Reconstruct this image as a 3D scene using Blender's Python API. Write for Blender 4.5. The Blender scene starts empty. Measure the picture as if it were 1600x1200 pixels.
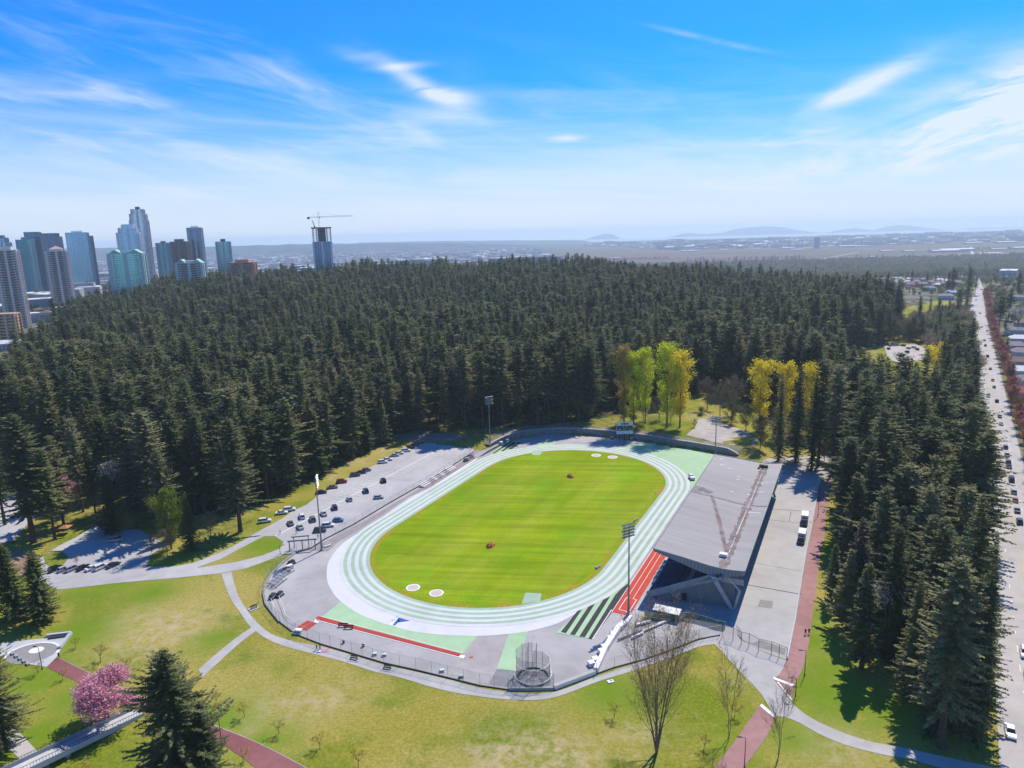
import bpy, bmesh, math, random
import numpy as np
from mathutils import Vector, Matrix
from mathutils.geometry import tessellate_polygon
R = math.radians
HAZE_D = 8.5e-5
rng = np.random.default_rng(7)
random.seed(7)
SC = bpy.context.scene
COL = SC.collection

# ------------------------------------------------------------------ camera
F, PIT, ROL, CAMH = 1098.6, 0.2083, -0.02735, 102.67     # recovered from the 400 m track
cd = bpy.data.cameras.new('camera'); cam = bpy.data.objects.new('camera', cd); COL.objects.link(cam)
cd.sensor_width = 36; cd.lens = 36 * F / 1600; cd.clip_start = 1; cd.clip_end = 120000
cr, sr, cp_, sp_ = math.cos(ROL), math.sin(ROL), math.cos(PIT), math.sin(PIT)
xr = Vector((cr, sr * sp_, sr * cp_)); yu = Vector((-sr, cr * sp_, cr * cp_)); zb = Vector((0, -cp_, sp_))
M = Matrix((xr, yu, zb)).transposed().to_4x4(); M.translation = (0, 0, CAMH)
cam.matrix_world = M
SC.camera = cam

# ------------------------------------------------------------------ view + render
SC.view_settings.view_transform = 'Standard'; SC.view_settings.look = 'None'
SC.view_settings.exposure = 0.15; SC.view_settings.gamma = 1
SC.render.engine = 'CYCLES'
cy = SC.cycles
cy.max_bounces = 5; cy.diffuse_bounces = 2; cy.glossy_bounces = 2; cy.transmission_bounces = 3
cy.transparent_max_bounces = 12; cy.volume_bounces = 1
cy.use_adaptive_sampling = True; cy.adaptive_threshold = 0.01
cy.use_denoising = True
try: cy.denoiser = 'OPENIMAGEDENOISE'; cy.denoising_prefilter = 'ACCURATE'
except Exception: pass
cy.sample_clamp_indirect = 6

# ------------------------------------------------------------------ sun and sky
SUN_EL = 52.7
sd = Vector((0.5477, 0.8367, 0)).normalized() * math.cos(R(SUN_EL)) + Vector((0, 0, math.sin(R(SUN_EL))))
sl = bpy.data.lights.new('sun', 'SUN'); sl.energy = 4.7; sl.angle = R(0.53); sl.color = (1, 0.91, 0.77)
so = bpy.data.objects.new('sun', sl); COL.objects.link(so)
so.rotation_euler = sd.to_track_quat('Z', 'Y').to_euler(); so.location = (0, 0, 600)
W = bpy.data.worlds.new('World'); SC.world = W; W.use_nodes = True
wn = W.node_tree; wn.nodes.clear()
def N(t, typ, **k):
    n = t.nodes.new(typ)
    for a, b in k.items(): setattr(n, a, b)
    return n
def L(t, a, b): t.links.new(a, b)
sky = N(wn, 'ShaderNodeTexSky', sky_type='NISHITA', sun_disc=False)
sky.sun_elevation = R(SUN_EL); sky.sun_rotation = math.atan2(sd.x, sd.y)
sky.altitude = 200; sky.air_density = 1.0; sky.dust_density = 0.6; sky.ozone_density = 3.0
wout = N(wn, 'ShaderNodeOutputWorld'); bg = N(wn, 'ShaderNodeBackground'); bg.inputs[1].default_value = 0.12
tc = N(wn, 'ShaderNodeTexCoord')
def math_(t, op, a, b=None, c=None, clamp=False):
    n = N(t, 'ShaderNodeMath', operation=op, use_clamp=clamp)
    for i, v in enumerate((a, b, c)):
        if v is None: continue
        if isinstance(v, (int, float)): n.inputs[i].default_value = v
        else: L(t, v, n.inputs[i])
    return n.outputs[0]
sep = N(wn, 'ShaderNodeSeparateXYZ'); L(wn, tc.outputs['Generated'], sep.inputs[0])
AZ = math_(wn, 'ARCTAN2', sep.outputs[0], sep.outputs[1])
EL = math_(wn, 'ARCSINE', sep.outputs[2])
def azel(px, py):
    x, y = px - 800, 600 - py
    d = xr * x + yu * y - zb * F
    d.normalize()
    return math.atan2(d.x, d.y), math.asin(d.z)
def blob(px, py, wpx, hpx, ang):
    a0, e0 = azel(px, py)
    ca, sa = math.cos(R(ang)), math.sin(R(ang))
    da = math_(wn, 'SUBTRACT', AZ, a0); de = math_(wn, 'SUBTRACT', EL, e0)
    u = math_(wn, 'ADD', math_(wn, 'MULTIPLY', da, ca * F / wpx), math_(wn, 'MULTIPLY', de, sa * F / wpx))
    v = math_(wn, 'ADD', math_(wn, 'MULTIPLY', da, -sa * F / hpx), math_(wn, 'MULTIPLY', de, ca * F / hpx))
    r2 = math_(wn, 'ADD', math_(wn, 'MULTIPLY', u, u), math_(wn, 'MULTIPLY', v, v))
    return math_(wn, 'EXPONENT', math_(wn, 'MULTIPLY', r2, -1.0))
def nz(scale, su, sv, ang, detail=6, off=0.0, dist=0.0, rough=0.6):
    ca, sa = math.cos(R(ang)), math.sin(R(ang))
    u = math_(wn, 'ADD', math_(wn, 'MULTIPLY', AZ, ca * su), math_(wn, 'MULTIPLY', EL, sa * su))
    v = math_(wn, 'ADD', math_(wn, 'MULTIPLY', AZ, -sa * sv), math_(wn, 'MULTIPLY', EL, ca * sv))
    cm = N(wn, 'ShaderNodeCombineXYZ'); L(wn, u, cm.inputs[0]); L(wn, v, cm.inputs[1]); cm.inputs[2].default_value = off
    n = N(wn, 'ShaderNodeTexNoise'); n.inputs['Scale'].default_value = scale; n.inputs['Detail'].default_value = detail
    n.inputs['Roughness'].default_value = rough; n.inputs['Distortion'].default_value = dist
    L(wn, cm.outputs[0], n.inputs['Vector'])
    return n.outputs[0]
def ramp(v, lo, hi):
    n = N(wn, 'ShaderNodeMapRange', interpolation_type='SMOOTHSTEP')
    n.inputs[1].default_value = lo; n.inputs[2].default_value = hi; L(wn, v, n.inputs[0]); return n.outputs[0]
def addall(l):
    o = l[0]
    for q in l[1:]: o = math_(wn, 'ADD', o, q)
    return o
n1 = nz(1.0, 5, 26, -12, 8, 0.3, 0.6); n2 = nz(1.0, 7, 26, 12, 8, 4.3, 0.5, 0.62); n3 = nz(1.0, 3, 30, -3, 7, 9.1, 0.5)
left = addall([math_(wn, 'MULTIPLY', blob(*a), w) for a, w in (((230, 60, 190, 60, -12), .55), ((430, 125, 260, 22, -9), .9), ((60, 200, 260, 60, 0), .7),
        ((300, 190, 420, 60, -4), .6), ((560, 235, 260, 40, 0), .35), ((200, 100, 160, 50, -8), .5))])
puff = addall([math_(wn, 'MULTIPLY', blob(*a), w) for a, w in (((650, 128, 60, 11, -30), .7), ((700, 150, 42, 11, -10), .95), ((625, 104, 36, 5, 4), .6),
        ((1345, 135, 70, 13, 20), 1.2), ((1240, 213, 50, 15, 4), 1.1), ((885, 216, 25, 5, 0), .8), ((550, 85, 30, 8, -10), .4), ((1110, 62, 70, 3.5, -16), .35),
        ((690, 180, 60, 12, -5), .5))])
right = addall([math_(wn, 'MULTIPLY', blob(*a), w) for a, w in (((1560, 168, 130, 30, 16), 1.7), ((1530, 222, 170, 24, 6), 1.4), ((1430, 246, 170, 16, 3), .9), ((1620, 150, 90, 44, 20), 1.4), ((1470, 192, 80, 12, 10), .8))])
cl = addall([math_(wn, 'MULTIPLY', left, math_(wn, 'MULTIPLY', ramp(n1, .42, .84), .44)), math_(wn, 'MULTIPLY', puff, ramp(n2, .30, .62)), math_(wn, 'MULTIPLY', right, ramp(n2, .32, .66)),
             math_(wn, 'MULTIPLY', ramp(EL, .24, .08), math_(wn, 'MULTIPLY', ramp(n3, .36, .68), .45)),
             math_(wn, 'MULTIPLY', ramp(n1, .45, .75), math_(wn, 'MULTIPLY', ramp(EL, .30, .10), .22))])
cl = math_(wn, 'MULTIPLY', math_(wn, 'MINIMUM', cl, 1.0), 0.88)
hz = math_(wn, 'MULTIPLY', math_(wn, 'POWER', ramp(EL, .225, .015), 1.5), 0.97)
def mixc(t, fac, a, b, bt='MIX'):
    n = N(t, 'ShaderNodeMix', data_type='RGBA', blend_type=bt, clamp_factor=True)
    for i, v in ((0, fac), (6, a), (7, b)):
        if isinstance(v, (int, float)): n.inputs[i].default_value = v
        elif isinstance(v, tuple): n.inputs[i].default_value = (*v, 1)[:4]
        else: L(t, v, n.inputs[i])
    return n.outputs[2]
skyc = mixc(wn, 1.0, sky.outputs[0], (0.08, 0.64, 1.4), 'MULTIPLY')
skyc = mixc(wn, hz, skyc, (5.5, 6.4, 7.5))
skyc = mixc(wn, cl, skyc, (6.2, 6.8, 7.6))
hi = N(wn, 'ShaderNodeMapRange'); [setattr(hi.inputs[i + 1], 'default_value', q) for i, q in enumerate((.38, .95, 1.0, .85))]; L(wn, EL, hi.inputs[0])
hic = N(wn, 'ShaderNodeCombineXYZ'); [L(wn, hi.outputs[0], hic.inputs[i]) for i in range(3)]
skyc = mixc(wn, 1.0, skyc, hic.outputs[0], 'MULTIPLY')
L(wn, skyc, bg.inputs[0]); L(wn, bg.outputs[0], wout.inputs[0])

# ------------------------------------------------------------------ helpers: ground plan
def smooth(x, a, b):
    t = np.clip((np.asarray(x, float) - a) / (b - a), 0, 1); return t * t * (3 - 2 * t)
def unproj(px, py, z=0.0):
    """ground position, at height z, of a spot measured in the survey photograph"""
    d = xr * (px - 800) + yu * (600 - py) - zb * F
    t = (z - CAMH) / d.z
    return Vector((d.x * t, d.y * t))
def on_ray(px, py, Y):
    d = xr * (px - 800) + yu * (600 - py) - zb * F
    t = Y / d.y
    return Vector((d.x * t, Y, CAMH + d.z * t))
TC = np.array([7.555, 253.8]); TA = 1.1085; TL, TR = 36.68, 40.0   # track centre, direction, half straight, radius
ue = np.array([math.cos(TA), math.sin(TA)]); ve = np.array([-math.sin(TA), math.cos(TA)])
def UV(u, v): p = TC + ue * u + ve * v; return Vector((p[0], p[1]))
WALL_PX = [(765, 698.5), (790, 689), (826, 682), (869, 678.5), (905, 679), (941, 681.7), (970, 684.5), (999, 688.3), (1028, 692.5), (1056, 697.5), (1080, 701), (1099, 704.5), (1122, 708.5), (1142, 712), (1153, 714)]
WALL = [unproj(*p) for p in WALL_PX]
WALLH = 3.2
_A = np.array([[p.x, p.y] for p in WALL[:-1]]); _B = np.array([[p.x, p.y] for p in WALL[1:]])
def wall_raise(x, y):
    x = np.asarray(x, float); y = np.asarray(y, float)
    best = np.full(x.shape, 1e9); sg = np.ones(x.shape); endd = np.zeros(x.shape)
    n = len(_A)
    for i in range(n):
        d = _B[i] - _A[i]; l2 = d @ d
        t = ((x - _A[i][0]) * d[0] + (y - _A[i][1]) * d[1]) / l2
        tc_ = np.clip(t, 0, 1)
        qx = _A[i][0] + d[0] * tc_; qy = _A[i][1] + d[1] * tc_
        dd = np.hypot(x - qx, y - qy); s = np.sign(d[0] * (y - _A[i][1]) - d[1] * (x - _A[i][0]))
        m = dd < best
        best = np.where(m, dd, best); sg = np.where(m, s, sg)
        e = np.zeros(x.shape)
        if i == 0: e = np.maximum(6 - t * math.sqrt(l2), 0)
        if i == n - 1: e = np.maximum(t - 1, 0) * math.sqrt(l2)
        endd = np.where(m, e, endd)
    dsg = best * sg
    return WALLH * smooth(dsg, 0.9, 5) * (1 - smooth(dsg, 70, 260)) * np.exp(-(endd / (5 + 0.10 * np.maximum(dsg, 0))) ** 2)
def hgt(x, y):
    x = np.asarray(x, float); y = np.asarray(y, float)
    r = 23 * smooth(y, 450, 1300) * (1 - smooth(x, 60, 470)) * (.25 + .75 * smooth(x, -750, -150))
    ys = 1000 + 800 * (1 - smooth(x, 150, 600))
    t = smooth(y, ys, ys + 1500)
    h = r * (1 - t) - 60 * t
    return h + wall_raise(x, y)
def G(px, py):
    z = 0.0
    for _ in range(12):
        p = unproj(px, py, z); z2 = float(hgt(p.x, p.y)); z += 0.6 * (z2 - z)
    p = unproj(px, py, z)
    return Vector((p.x, p.y, float(hgt(p.x, p.y))))

# ------------------------------------------------------------------ helpers: meshes, tags
_O1 = 'zeroth first second third fourth fifth sixth seventh eighth ninth tenth eleventh twelfth thirteenth fourteenth fifteenth sixteenth seventeenth eighteenth nineteenth'.split()
_T1 = {2: 'twenty', 3: 'thirty', 4: 'forty', 5: 'fifty', 6: 'sixty', 7: 'seventy'}; _T2 = {2: 'twentieth', 3: 'thirtieth', 4: 'fortieth', 5: 'fiftieth', 6: 'sixtieth', 7: 'seventieth'}
def ordw(n): return _O1[n] if n < 20 else (_T2[n // 10] if n % 10 == 0 else _T1[n // 10] + '-' + _O1[n % 10])
class MB:
    def __init__(s): s.v = []; s.f = []; s.m = []
    def add(s, vs, fs, m=0):
        o = len(s.v); s.v += [tuple(v) for v in vs]; s.f += [tuple(i + o for i in f) for f in fs]; s.m += [m] * len(fs); return s
    def box(s, c, d, rz=0, m=0, tilt=None):
        c = Vector(c); hx, hy, hz_ = d[0] / 2, d[1] / 2, d[2] / 2
        rot = Matrix.Rotation(rz, 3, 'Z')
        if tilt is not None: rot = rot @ tilt
        vs = [c + rot @ Vector((x * hx, y * hy, z * hz_)) for z in (-1, 1) for y in (-1, 1) for x in (-1, 1)]
        return s.add(vs, [(0, 2, 3, 1), (4, 5, 7, 6), (0, 1, 5, 4), (2, 6, 7, 3), (1, 3, 7, 5), (0, 4, 6, 2)], m)
    def tube(s, a, b, r0, r1=None, n=6, m=0, caps=True):
        a, b = Vector(a), Vector(b); r1 = r0 if r1 is None else r1
        d = (b - a).normalized() if (b - a).length > 1e-9 else Vector((0, 0, 1))
        x = d.orthogonal().normalized(); y = d.cross(x)
        vs = []
        for c, r in ((a, r0), (b, r1)):
            for i in range(n):
                t = 2 * math.pi * i / n; vs.append(c + (x * math.cos(t) + y * math.sin(t)) * r)
        fs = [(i, (i + 1) % n, n + (i + 1) % n, n + i) for i in range(n)]
        if caps: fs += [tuple(range(n - 1, -1, -1)), tuple(range(n, 2 * n))]
        return s.add(vs, fs, m)
    def path(s, pts, r, n=5, m=0):
        for a, b in zip(pts[:-1], pts[1:]): s.tube(a, b, r, r, n, m)
        return s
    def beam(s, a, b, w, h, m=0):
        a, b = Vector(a), Vector(b); d = (b - a).normalized()
        side = Vector((-d.y, d.x, 0)); side = side.normalized() if side.length > 1e-6 else Vector((1, 0, 0))
        up = d.cross(side) * -1 if abs(d.z) > .99 else Vector((0, 0, 1))
        if abs(d.z) > .99: up = d.cross(side)
        vs = [p + side * w / 2 * sx + up * h / 2 * su for p in (a, b) for su in (-1, 1) for sx in (-1, 1)]
        return s.add(vs, [(0, 1, 3, 2), (4, 6, 7, 5), (0, 4, 5, 1), (2, 3, 7, 6), (0, 2, 6, 4), (1, 5, 7, 3)], m)
    def prism(s, poly, z0, z1, m=0, mt=None):
        """poly: list of (x,y) or 3-vectors; z0,z1 scalars"""
        n = len(poly); vs = [(p[0], p[1], z0) for p in poly] + [(p[0], p[1], z1) for p in poly]
        area = sum(poly[i][0] * poly[(i + 1) % n][1] - poly[(i + 1) % n][0] * poly[i][1] for i in range(n))
        tri = tessellate_polygon([[Vector((p[0], p[1], 0)) for p in poly]])
        fs = []
        for t in tri:
            a, b, c = t
            cr_ = (poly[b][0] - poly[a][0]) * (poly[c][1] - poly[a][1]) - (poly[b][1] - poly[a][1]) * (poly[c][0] - poly[a][0])
            if cr_ < 0: a, c = c, a
            fs.append((a + n, b + n, c + n)); fs.append((c, b, a))
        o = len(s.f)
        for i in range(n):
            j = (i + 1) % n
            fs.append((i, j, n + j, n + i) if area > 0 else (j, i, n + i, n + j))
        s.add(vs, fs, m)
        if mt is not None:
            for k, f in enumerate(fs):
                if len(f) == 3 and f[0] >= n: s.m[o + k] = mt
        return s
    def build(s, name, mats, parent=None, smooth_=False):
        me = bpy.data.meshes.new(name); me.from_pydata(s.v, [], s.f); me.validate()
        mats = mats if isinstance(mats, (list, tuple)) else [mats]
        for q in mats: me.materials.append(q)
        if len(mats) > 1 and len(me.polygons) == len(s.m): me.polygons.foreach_set('material_index', s.m)
        if smooth_: me.polygons.foreach_set('use_smooth', [True] * len(me.polygons))
        o = bpy.data.objects.new(name, me); COL.objects.link(o)
        if parent: o.parent = parent
        return o
def tag(o, label=None, cat=None, group=None, kind=None):
    if label: o['label'] = label
    if cat: o['category'] = cat
    if group: o['group'] = group
    if kind: o['kind'] = kind
    return o
def empty(name, loc=(0, 0, 0), rz=0, label=None, cat=None, group=None):
    o = bpy.data.objects.new(name, None); COL.objects.link(o); o.location = loc; o.rotation_euler = (0, 0, rz)
    o.empty_display_size = 0.5
    return tag(o, label, cat, group)
KIDS = {}
def copy_tree(o, loc=None, rz=None, label=None, group=None, scale=None, parent=None):
    c = o.copy(); COL.objects.link(c)
    if parent is not None: c.parent = parent
    if loc is not None: c.location = loc
    if rz is not None: c.rotation_euler = (0, 0, rz)
    if scale is not None: c.scale = scale if hasattr(scale, '__len__') else (scale,) * 3
    if label: c['label'] = label
    if group: c['group'] = group
    for ch in kids(o): copy_tree(ch, parent=c)
    return c
def kids(o):
    if o.name not in KIDS: KIDS[o.name] = [x for x in bpy.data.objects if x.parent == o]
    return KIDS[o.name]
def join_np(parts):
    """parts: list of (V (n,3), faces (m,4))"""
    o = 0; V = []; Fc = []
    for v, f in parts: V.append(v); Fc.append(f + o); o += len(v)
    return np.concatenate(V), np.concatenate(Fc)
def np_mesh(name, V, Q, mats, matidx=None, smooth_=False):
    me = bpy.data.meshes.new(name)
    me.vertices.add(len(V)); me.vertices.foreach_set('co', np.asarray(V, np.float32).ravel())
    k = Q.shape[1]
    me.loops.add(Q.size); me.loops.foreach_set('vertex_index', Q.astype(np.int32).ravel())
    me.polygons.add(len(Q)); me.polygons.foreach_set('loop_start', np.arange(0, Q.size, k, dtype=np.int32))
    if smooth_: me.polygons.foreach_set('use_smooth', np.ones(len(Q), bool))
    for q in (mats if isinstance(mats, (list, tuple)) else [mats]): me.materials.append(q)
    if matidx is not None: me.polygons.foreach_set('material_index', matidx.astype(np.int32))
    me.update(calc_edges=True); me.validate()
    return me
def obj(name, me, parent=None):
    o = bpy.data.objects.new(name, me); COL.objects.link(o)
    if parent: o.parent = parent
    return o

# ------------------------------------------------------------------ materials
MATS = {}
def mat(name, col, rough=0.85, var=0.12, scale=0.5, metal=0.0, col2=None, scale2=None, rnd=0.0, spec=0.3, coord='pos', bump=0.0, detail=5, stretch=None, trans=0.0, emit=None, stain=0.0):
    if name in MATS: return MATS[name]
    m = bpy.data.materials.new(name); m.use_nodes = True; t = m.node_tree; t.nodes.clear()
    out = N(t, 'ShaderNodeOutputMaterial'); p = N(t, 'ShaderNodeBsdfPrincipled')
    p.inputs['Roughness'].default_value = rough; p.inputs['Metallic'].default_value = metal
    p.inputs['Specular IOR Level'].default_value = spec
    if coord == 'pos': vec = N(t, 'ShaderNodeNewGeometry').outputs['Position']
    else: vec = N(t, 'ShaderNodeTexCoord').outputs['Object']
    if stretch:
        mp = N(t, 'ShaderNodeMapping'); mp.inputs['Scale'].default_value = stretch[0]; mp.inputs['Rotation'].default_value = (0, 0, stretch[1])
        L(t, vec, mp.inputs[0]); vec = mp.outputs[0]
    nt = N(t, 'ShaderNodeTexNoise'); nt.inputs['Scale'].default_value = scale; nt.inputs['Detail'].default_value = detail; L(t, vec, nt.inputs['Vector'])
    c = (*col, 1)
    base = col
    if col2:
        n2_ = N(t, 'ShaderNodeTexNoise'); n2_.inputs['Scale'].default_value = scale2 or scale * .3; n2_.inputs['Detail'].default_value = 4; L(t, vec, n2_.inputs['Vector'])
        mr = N(t, 'ShaderNodeMapRange'); mr.inputs[1].default_value = .38; mr.inputs[2].default_value = .62; L(t, n2_.outputs[0], mr.inputs[0])
        base = mixc(t, mr.outputs[0], col, col2)
    mr = N(t, 'ShaderNodeMapRange'); mr.inputs[1].default_value = .25; mr.inputs[2].default_value = .75
    mr.inputs[3].default_value = 1 - var; mr.inputs[4].default_value = 1 + var; L(t, nt.outputs[0], mr.inputs[0])
    val = mr.outputs[0]
    if rnd:
        oi = N(t, 'ShaderNodeObjectInfo'); mr2 = N(t, 'ShaderNodeMapRange'); mr2.inputs[3].default_value = 1 - rnd; mr2.inputs[4].default_value = 1 + rnd
        L(t, oi.outputs['Random'], mr2.inputs[0]); val = math_(t, 'MULTIPLY', val, mr2.outputs[0])
    if stain:
        for sc4, lo4, hi4, am in ((.055, .52, .66, 1.0), (.35, .56, .66, .8), (2.3, .55, .70, .7)):
            ns = N(t, 'ShaderNodeTexNoise'); ns.inputs['Scale'].default_value = sc4; ns.inputs['Detail'].default_value = 7; ns.inputs['Roughness'].default_value = .65; ns.inputs['Distortion'].default_value = .6; L(t, vec, ns.inputs['Vector'])
            m4 = N(t, 'ShaderNodeMapRange'); m4.inputs[1].default_value = lo4; m4.inputs[2].default_value = hi4; m4.inputs[3].default_value = 1; m4.inputs[4].default_value = 1 - stain * am; L(t, ns.outputs[0], m4.inputs[0])
            val = math_(t, 'MULTIPLY', val, m4.outputs[0])
    cmb = N(t, 'ShaderNodeCombineXYZ')
    for i in range(3): L(t, val, cmb.inputs[i])
    colr = mixc(t, 1.0, base, cmb.outputs[0], 'MULTIPLY')
    L(t, colr, p.inputs['Base Color'])
    if bump:
        b = N(t, 'ShaderNodeBump'); b.inputs['Strength'].default_value = bump; b.inputs['Distance'].default_value = 0.3
        L(t, nt.outputs[0], b.inputs['Height']); L(t, b.outputs[0], p.inputs['Normal'])
    sh = p.outputs[0]
    if trans:
        tr = N(t, 'ShaderNodeBsdfTranslucent'); L(t, colr, tr.inputs[0]); mx = N(t, 'ShaderNodeMixShader'); mx.inputs[0].default_value = trans
        L(t, sh, mx.inputs[1]); L(t, tr.outputs[0], mx.inputs[2]); sh = mx.outputs[0]
    L(t, sh, out.inputs[0])
    MATS[name] = m
    return m
def foliage(name, c1, c2, trans=0.25, var=0.45, scale=0.9, rough=0.75):
    """leaf colour: drifts from tree to tree (Random) and from clump to clump (noise)"""
    if name in MATS: return MATS[name]
    m = bpy.data.materials.new(name); m.use_nodes = True; t = m.node_tree; t.nodes.clear()
    out = N(t, 'ShaderNodeOutputMaterial'); p = N(t, 'ShaderNodeBsdfPrincipled'); p.inputs['Roughness'].default_value = rough
    p.inputs['Specular IOR Level'].default_value = 0.15
    oi = N(t, 'ShaderNodeObjectInfo'); vec = N(t, 'ShaderNodeNewGeometry').outputs['Position']
    nt = N(t, 'ShaderNodeTexNoise'); nt.inputs['Scale'].default_value = scale; nt.inputs['Detail'].default_value = 3; L(t, vec, nt.inputs['Vector'])
    f = math_(t, 'ADD', math_(t, 'MULTIPLY', nt.outputs[0], 0.7), math_(t, 'SUBTRACT', math_(t, 'MULTIPLY', oi.outputs['Random'], 0.9), 0.25), clamp=True)
    c = mixc(t, f, c1, c2)
    nf = N(t, 'ShaderNodeTexNoise'); nf.inputs['Scale'].default_value = 1.7; nf.inputs['Detail'].default_value = 2; L(t, vec, nf.inputs['Vector'])
    mr = N(t, 'ShaderNodeMapRange'); mr.inputs[1].default_value = .35; mr.inputs[2].default_value = .65; mr.inputs[3].default_value = 1 - var; mr.inputs[4].default_value = 1 + var
    L(t, math_(t, 'ADD', math_(t, 'MULTIPLY', nt.outputs[0], .45), math_(t, 'MULTIPLY', nf.outputs[0], .55)), mr.inputs[0])
    cmb = N(t, 'ShaderNodeCombineXYZ')
    for i in range(3): L(t, mr.outputs[0], cmb.inputs[i])
    c = mixc(t, 1.0, c, cmb.outputs[0], 'MULTIPLY')
    L(t, c, p.inputs['Base Color'])
    tr = N(t, 'ShaderNodeBsdfTranslucent'); L(t, c, tr.inputs[0]); mx = N(t, 'ShaderNodeMixShader'); mx.inputs[0].default_value = trans
    L(t, p.outputs[0], mx.inputs[1]); L(t, tr.outputs[0], mx.inputs[2]); L(t, mx.outputs[0], out.inputs[0])
    MATS[name] = m; return m
def netmat(name, col, alpha):
    m = bpy.data.materials.new(name); m.use_nodes = True; t = m.node_tree; t.nodes.clear()
    out = N(t, 'ShaderNodeOutputMaterial'); p = N(t, 'ShaderNodeBsdfPrincipled'); p.inputs['Base Color'].default_value = (*col, 1); p.inputs['Roughness'].default_value = .6
    tr = N(t, 'ShaderNodeBsdfTransparent'); mx = N(t, 'ShaderNodeMixShader'); mx.inputs[0].default_value = alpha
    L(t, tr.outputs[0], mx.inputs[1]); L(t, p.outputs[0], mx.inputs[2]); L(t, mx.outputs[0], out.inputs[0]); MATS[name] = m; return m

m_asph = mat('pale_asphalt', (.36, .345, .34), .9, .10, .12, stain=0.14, col2=(.43, .41, .405), scale2=.03, detail=8)
m_lot = mat('parking_asphalt', (.40, .39, .395), .9, .08, .2, stain=0.13, col2=(.46, .45, .455), scale2=.04, detail=8)
m_road = mat('road_asphalt', (.42, .395, .375), .9, .07, .15, stain=0.1, col2=(.47, .445, .425), scale2=.03)
m_conc = mat('yard_concrete', (.40, .39, .385), .9, .07, .25, stain=0.1, col2=(.45, .44, .43), scale2=.05, detail=8)
m_path = mat('path_concrete', (.40, .39, .37), .9, .09, .4, stain=0.12, col2=(.47, .45, .43), scale2=.08)
m_redp = mat('red_asphalt', (.23, .085, .085), .9, .12, .5, stain=0.15, col2=(.28, .115, .115), scale2=.06)
m_redp2 = mat('pink_red_asphalt', (.33, .17, .16), .9, .12, .5, stain=0.12, col2=(.38, .21, .20), scale2=.05)
m_redt = mat('red_running_surface', (.52, .055, .035), .8, .12, .4, stain=0.1)
m_redr = mat('brick_red_surface', (.42, .05, .035), .8, .10, .4)
m_tg = mat('pale_green_surface', (.35, .52, .31), .85, .06, .3, stain=0.07, col2=(.38, .56, .34), scale2=.05)
m_tgr = mat('ring_green_surface', (.34, .46, .33), .85, .08, .3, stain=0.1, col2=(.38, .49, .37), scale2=.03)
m_tw = mat('white_track_surface', (.56, .60, .575), .8, .04, .3, stain=0.08, col2=(.60, .63, .63), scale2=.04)
m_tww = mat('chalk_white_surface', (.63, .63, .66), .8, .03, .3, stain=0.07)
m_blk = mat('charcoal_surface', (.045, .042, .045), .85, .12, .5, stain=0.2)
m_white = mat('white_paint', (.78, .78, .78), .7, .05, 1.0)
m_cream = mat('cream_line', (.75, .68, .5), .7, .05, 1.0)
def field_material():
    m = bpy.data.materials.new('field_grass'); m.use_nodes = True; t = m.node_tree; t.nodes.clear()
    out = N(t, 'ShaderNodeOutputMaterial'); p = N(t, 'ShaderNodeBsdfPrincipled'); p.inputs['Roughness'].default_value = .95; p.inputs['Specular IOR Level'].default_value = .04
    pos = N(t, 'ShaderNodeNewGeometry').outputs['Position']
    def tn(scale, det, sx, sy, rot, rough=.6, dist=0):
        mp = N(t, 'ShaderNodeMapping'); mp.inputs['Rotation'].default_value = (0, 0, rot); L(t, pos, mp.inputs[0])
        m2 = N(t, 'ShaderNodeMapping'); m2.inputs['Scale'].default_value = (sx, sy, 1); L(t, mp.outputs[0], m2.inputs[0])
        n = N(t, 'ShaderNodeTexNoise'); n.inputs['Scale'].default_value = scale; n.inputs['Detail'].default_value = det; n.inputs['Roughness'].default_value = rough; n.inputs['Distortion'].default_value = dist
        L(t, m2.outputs[0], n.inputs['Vector']); return n.outputs[0]
    def mr(v, a, b, c=0., d=1.):
        n = N(t, 'ShaderNodeMapRange'); [setattr(n.inputs[i + 1], 'default_value', q) for i, q in enumerate((a, b, c, d))]; L(t, v, n.inputs[0]); return n.outputs[0]
    c = mixc(t, mr(tn(.02, 3, 1, 1, 0), .38, .62), (.180, .278, .005), (.25, .325, .008))
    c = mixc(t, mr(tn(.06, 3, .25, 1, -TA), .45, .62, 0, .7), c, (.28, .33, .025))
    c = mixc(t, mr(tn(.05, 2, 1, 1, 0), .5, .7, 0, .6), c, (.14, .31, .005))
    st = mr(tn(.33, 2, .06, 1, .12), .32, .68, .84, 1.16); g = mr(tn(1.6, 8, 1, 1, 0, .85), .33, .67, .76, 1.24); s2 = mr(tn(.10, 2, .06, 1, -TA), .35, .65, .93, 1.07)
    v = math_(t, 'MULTIPLY', math_(t, 'MULTIPLY', st, g), s2); cm = N(t, 'ShaderNodeCombineXYZ'); [L(t, v, cm.inputs[i]) for i in range(3)]
    L(t, mixc(t, 1.0, c, cm.outputs[0], 'MULTIPLY'), p.inputs['Base Color']); L(t, p.outputs[0], out.inputs[0]); return m
m_field = field_material()
m_steel = mat('galvanised_steel', (.42, .44, .46), .5, .08, 1, metal=.6)
m_dark = mat('dark_metal', (.035, .04, .045), .5, .1, 1, metal=.3)
m_stone = mat('grey_stone', (.17, .175, .18), .9, .45, 1.6, col2=(.25, .25, .25), scale2=.6)
m_cgrey = mat('weathered_concrete', (.30, .31, .31), .9, .12, .6, col2=(.36, .37, .37), scale2=.15)
m_bark = mat('conifer_bark', (.075, .055, .042), .95, .3, 2, coord='obj')
m_barkg = mat('grey_bark', (.11, .095, .08), .95, .25, 2, coord='obj')
m_glass = mat('car_glass', (.02, .025, .03), .12, .02, 1, spec=.6)
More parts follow.
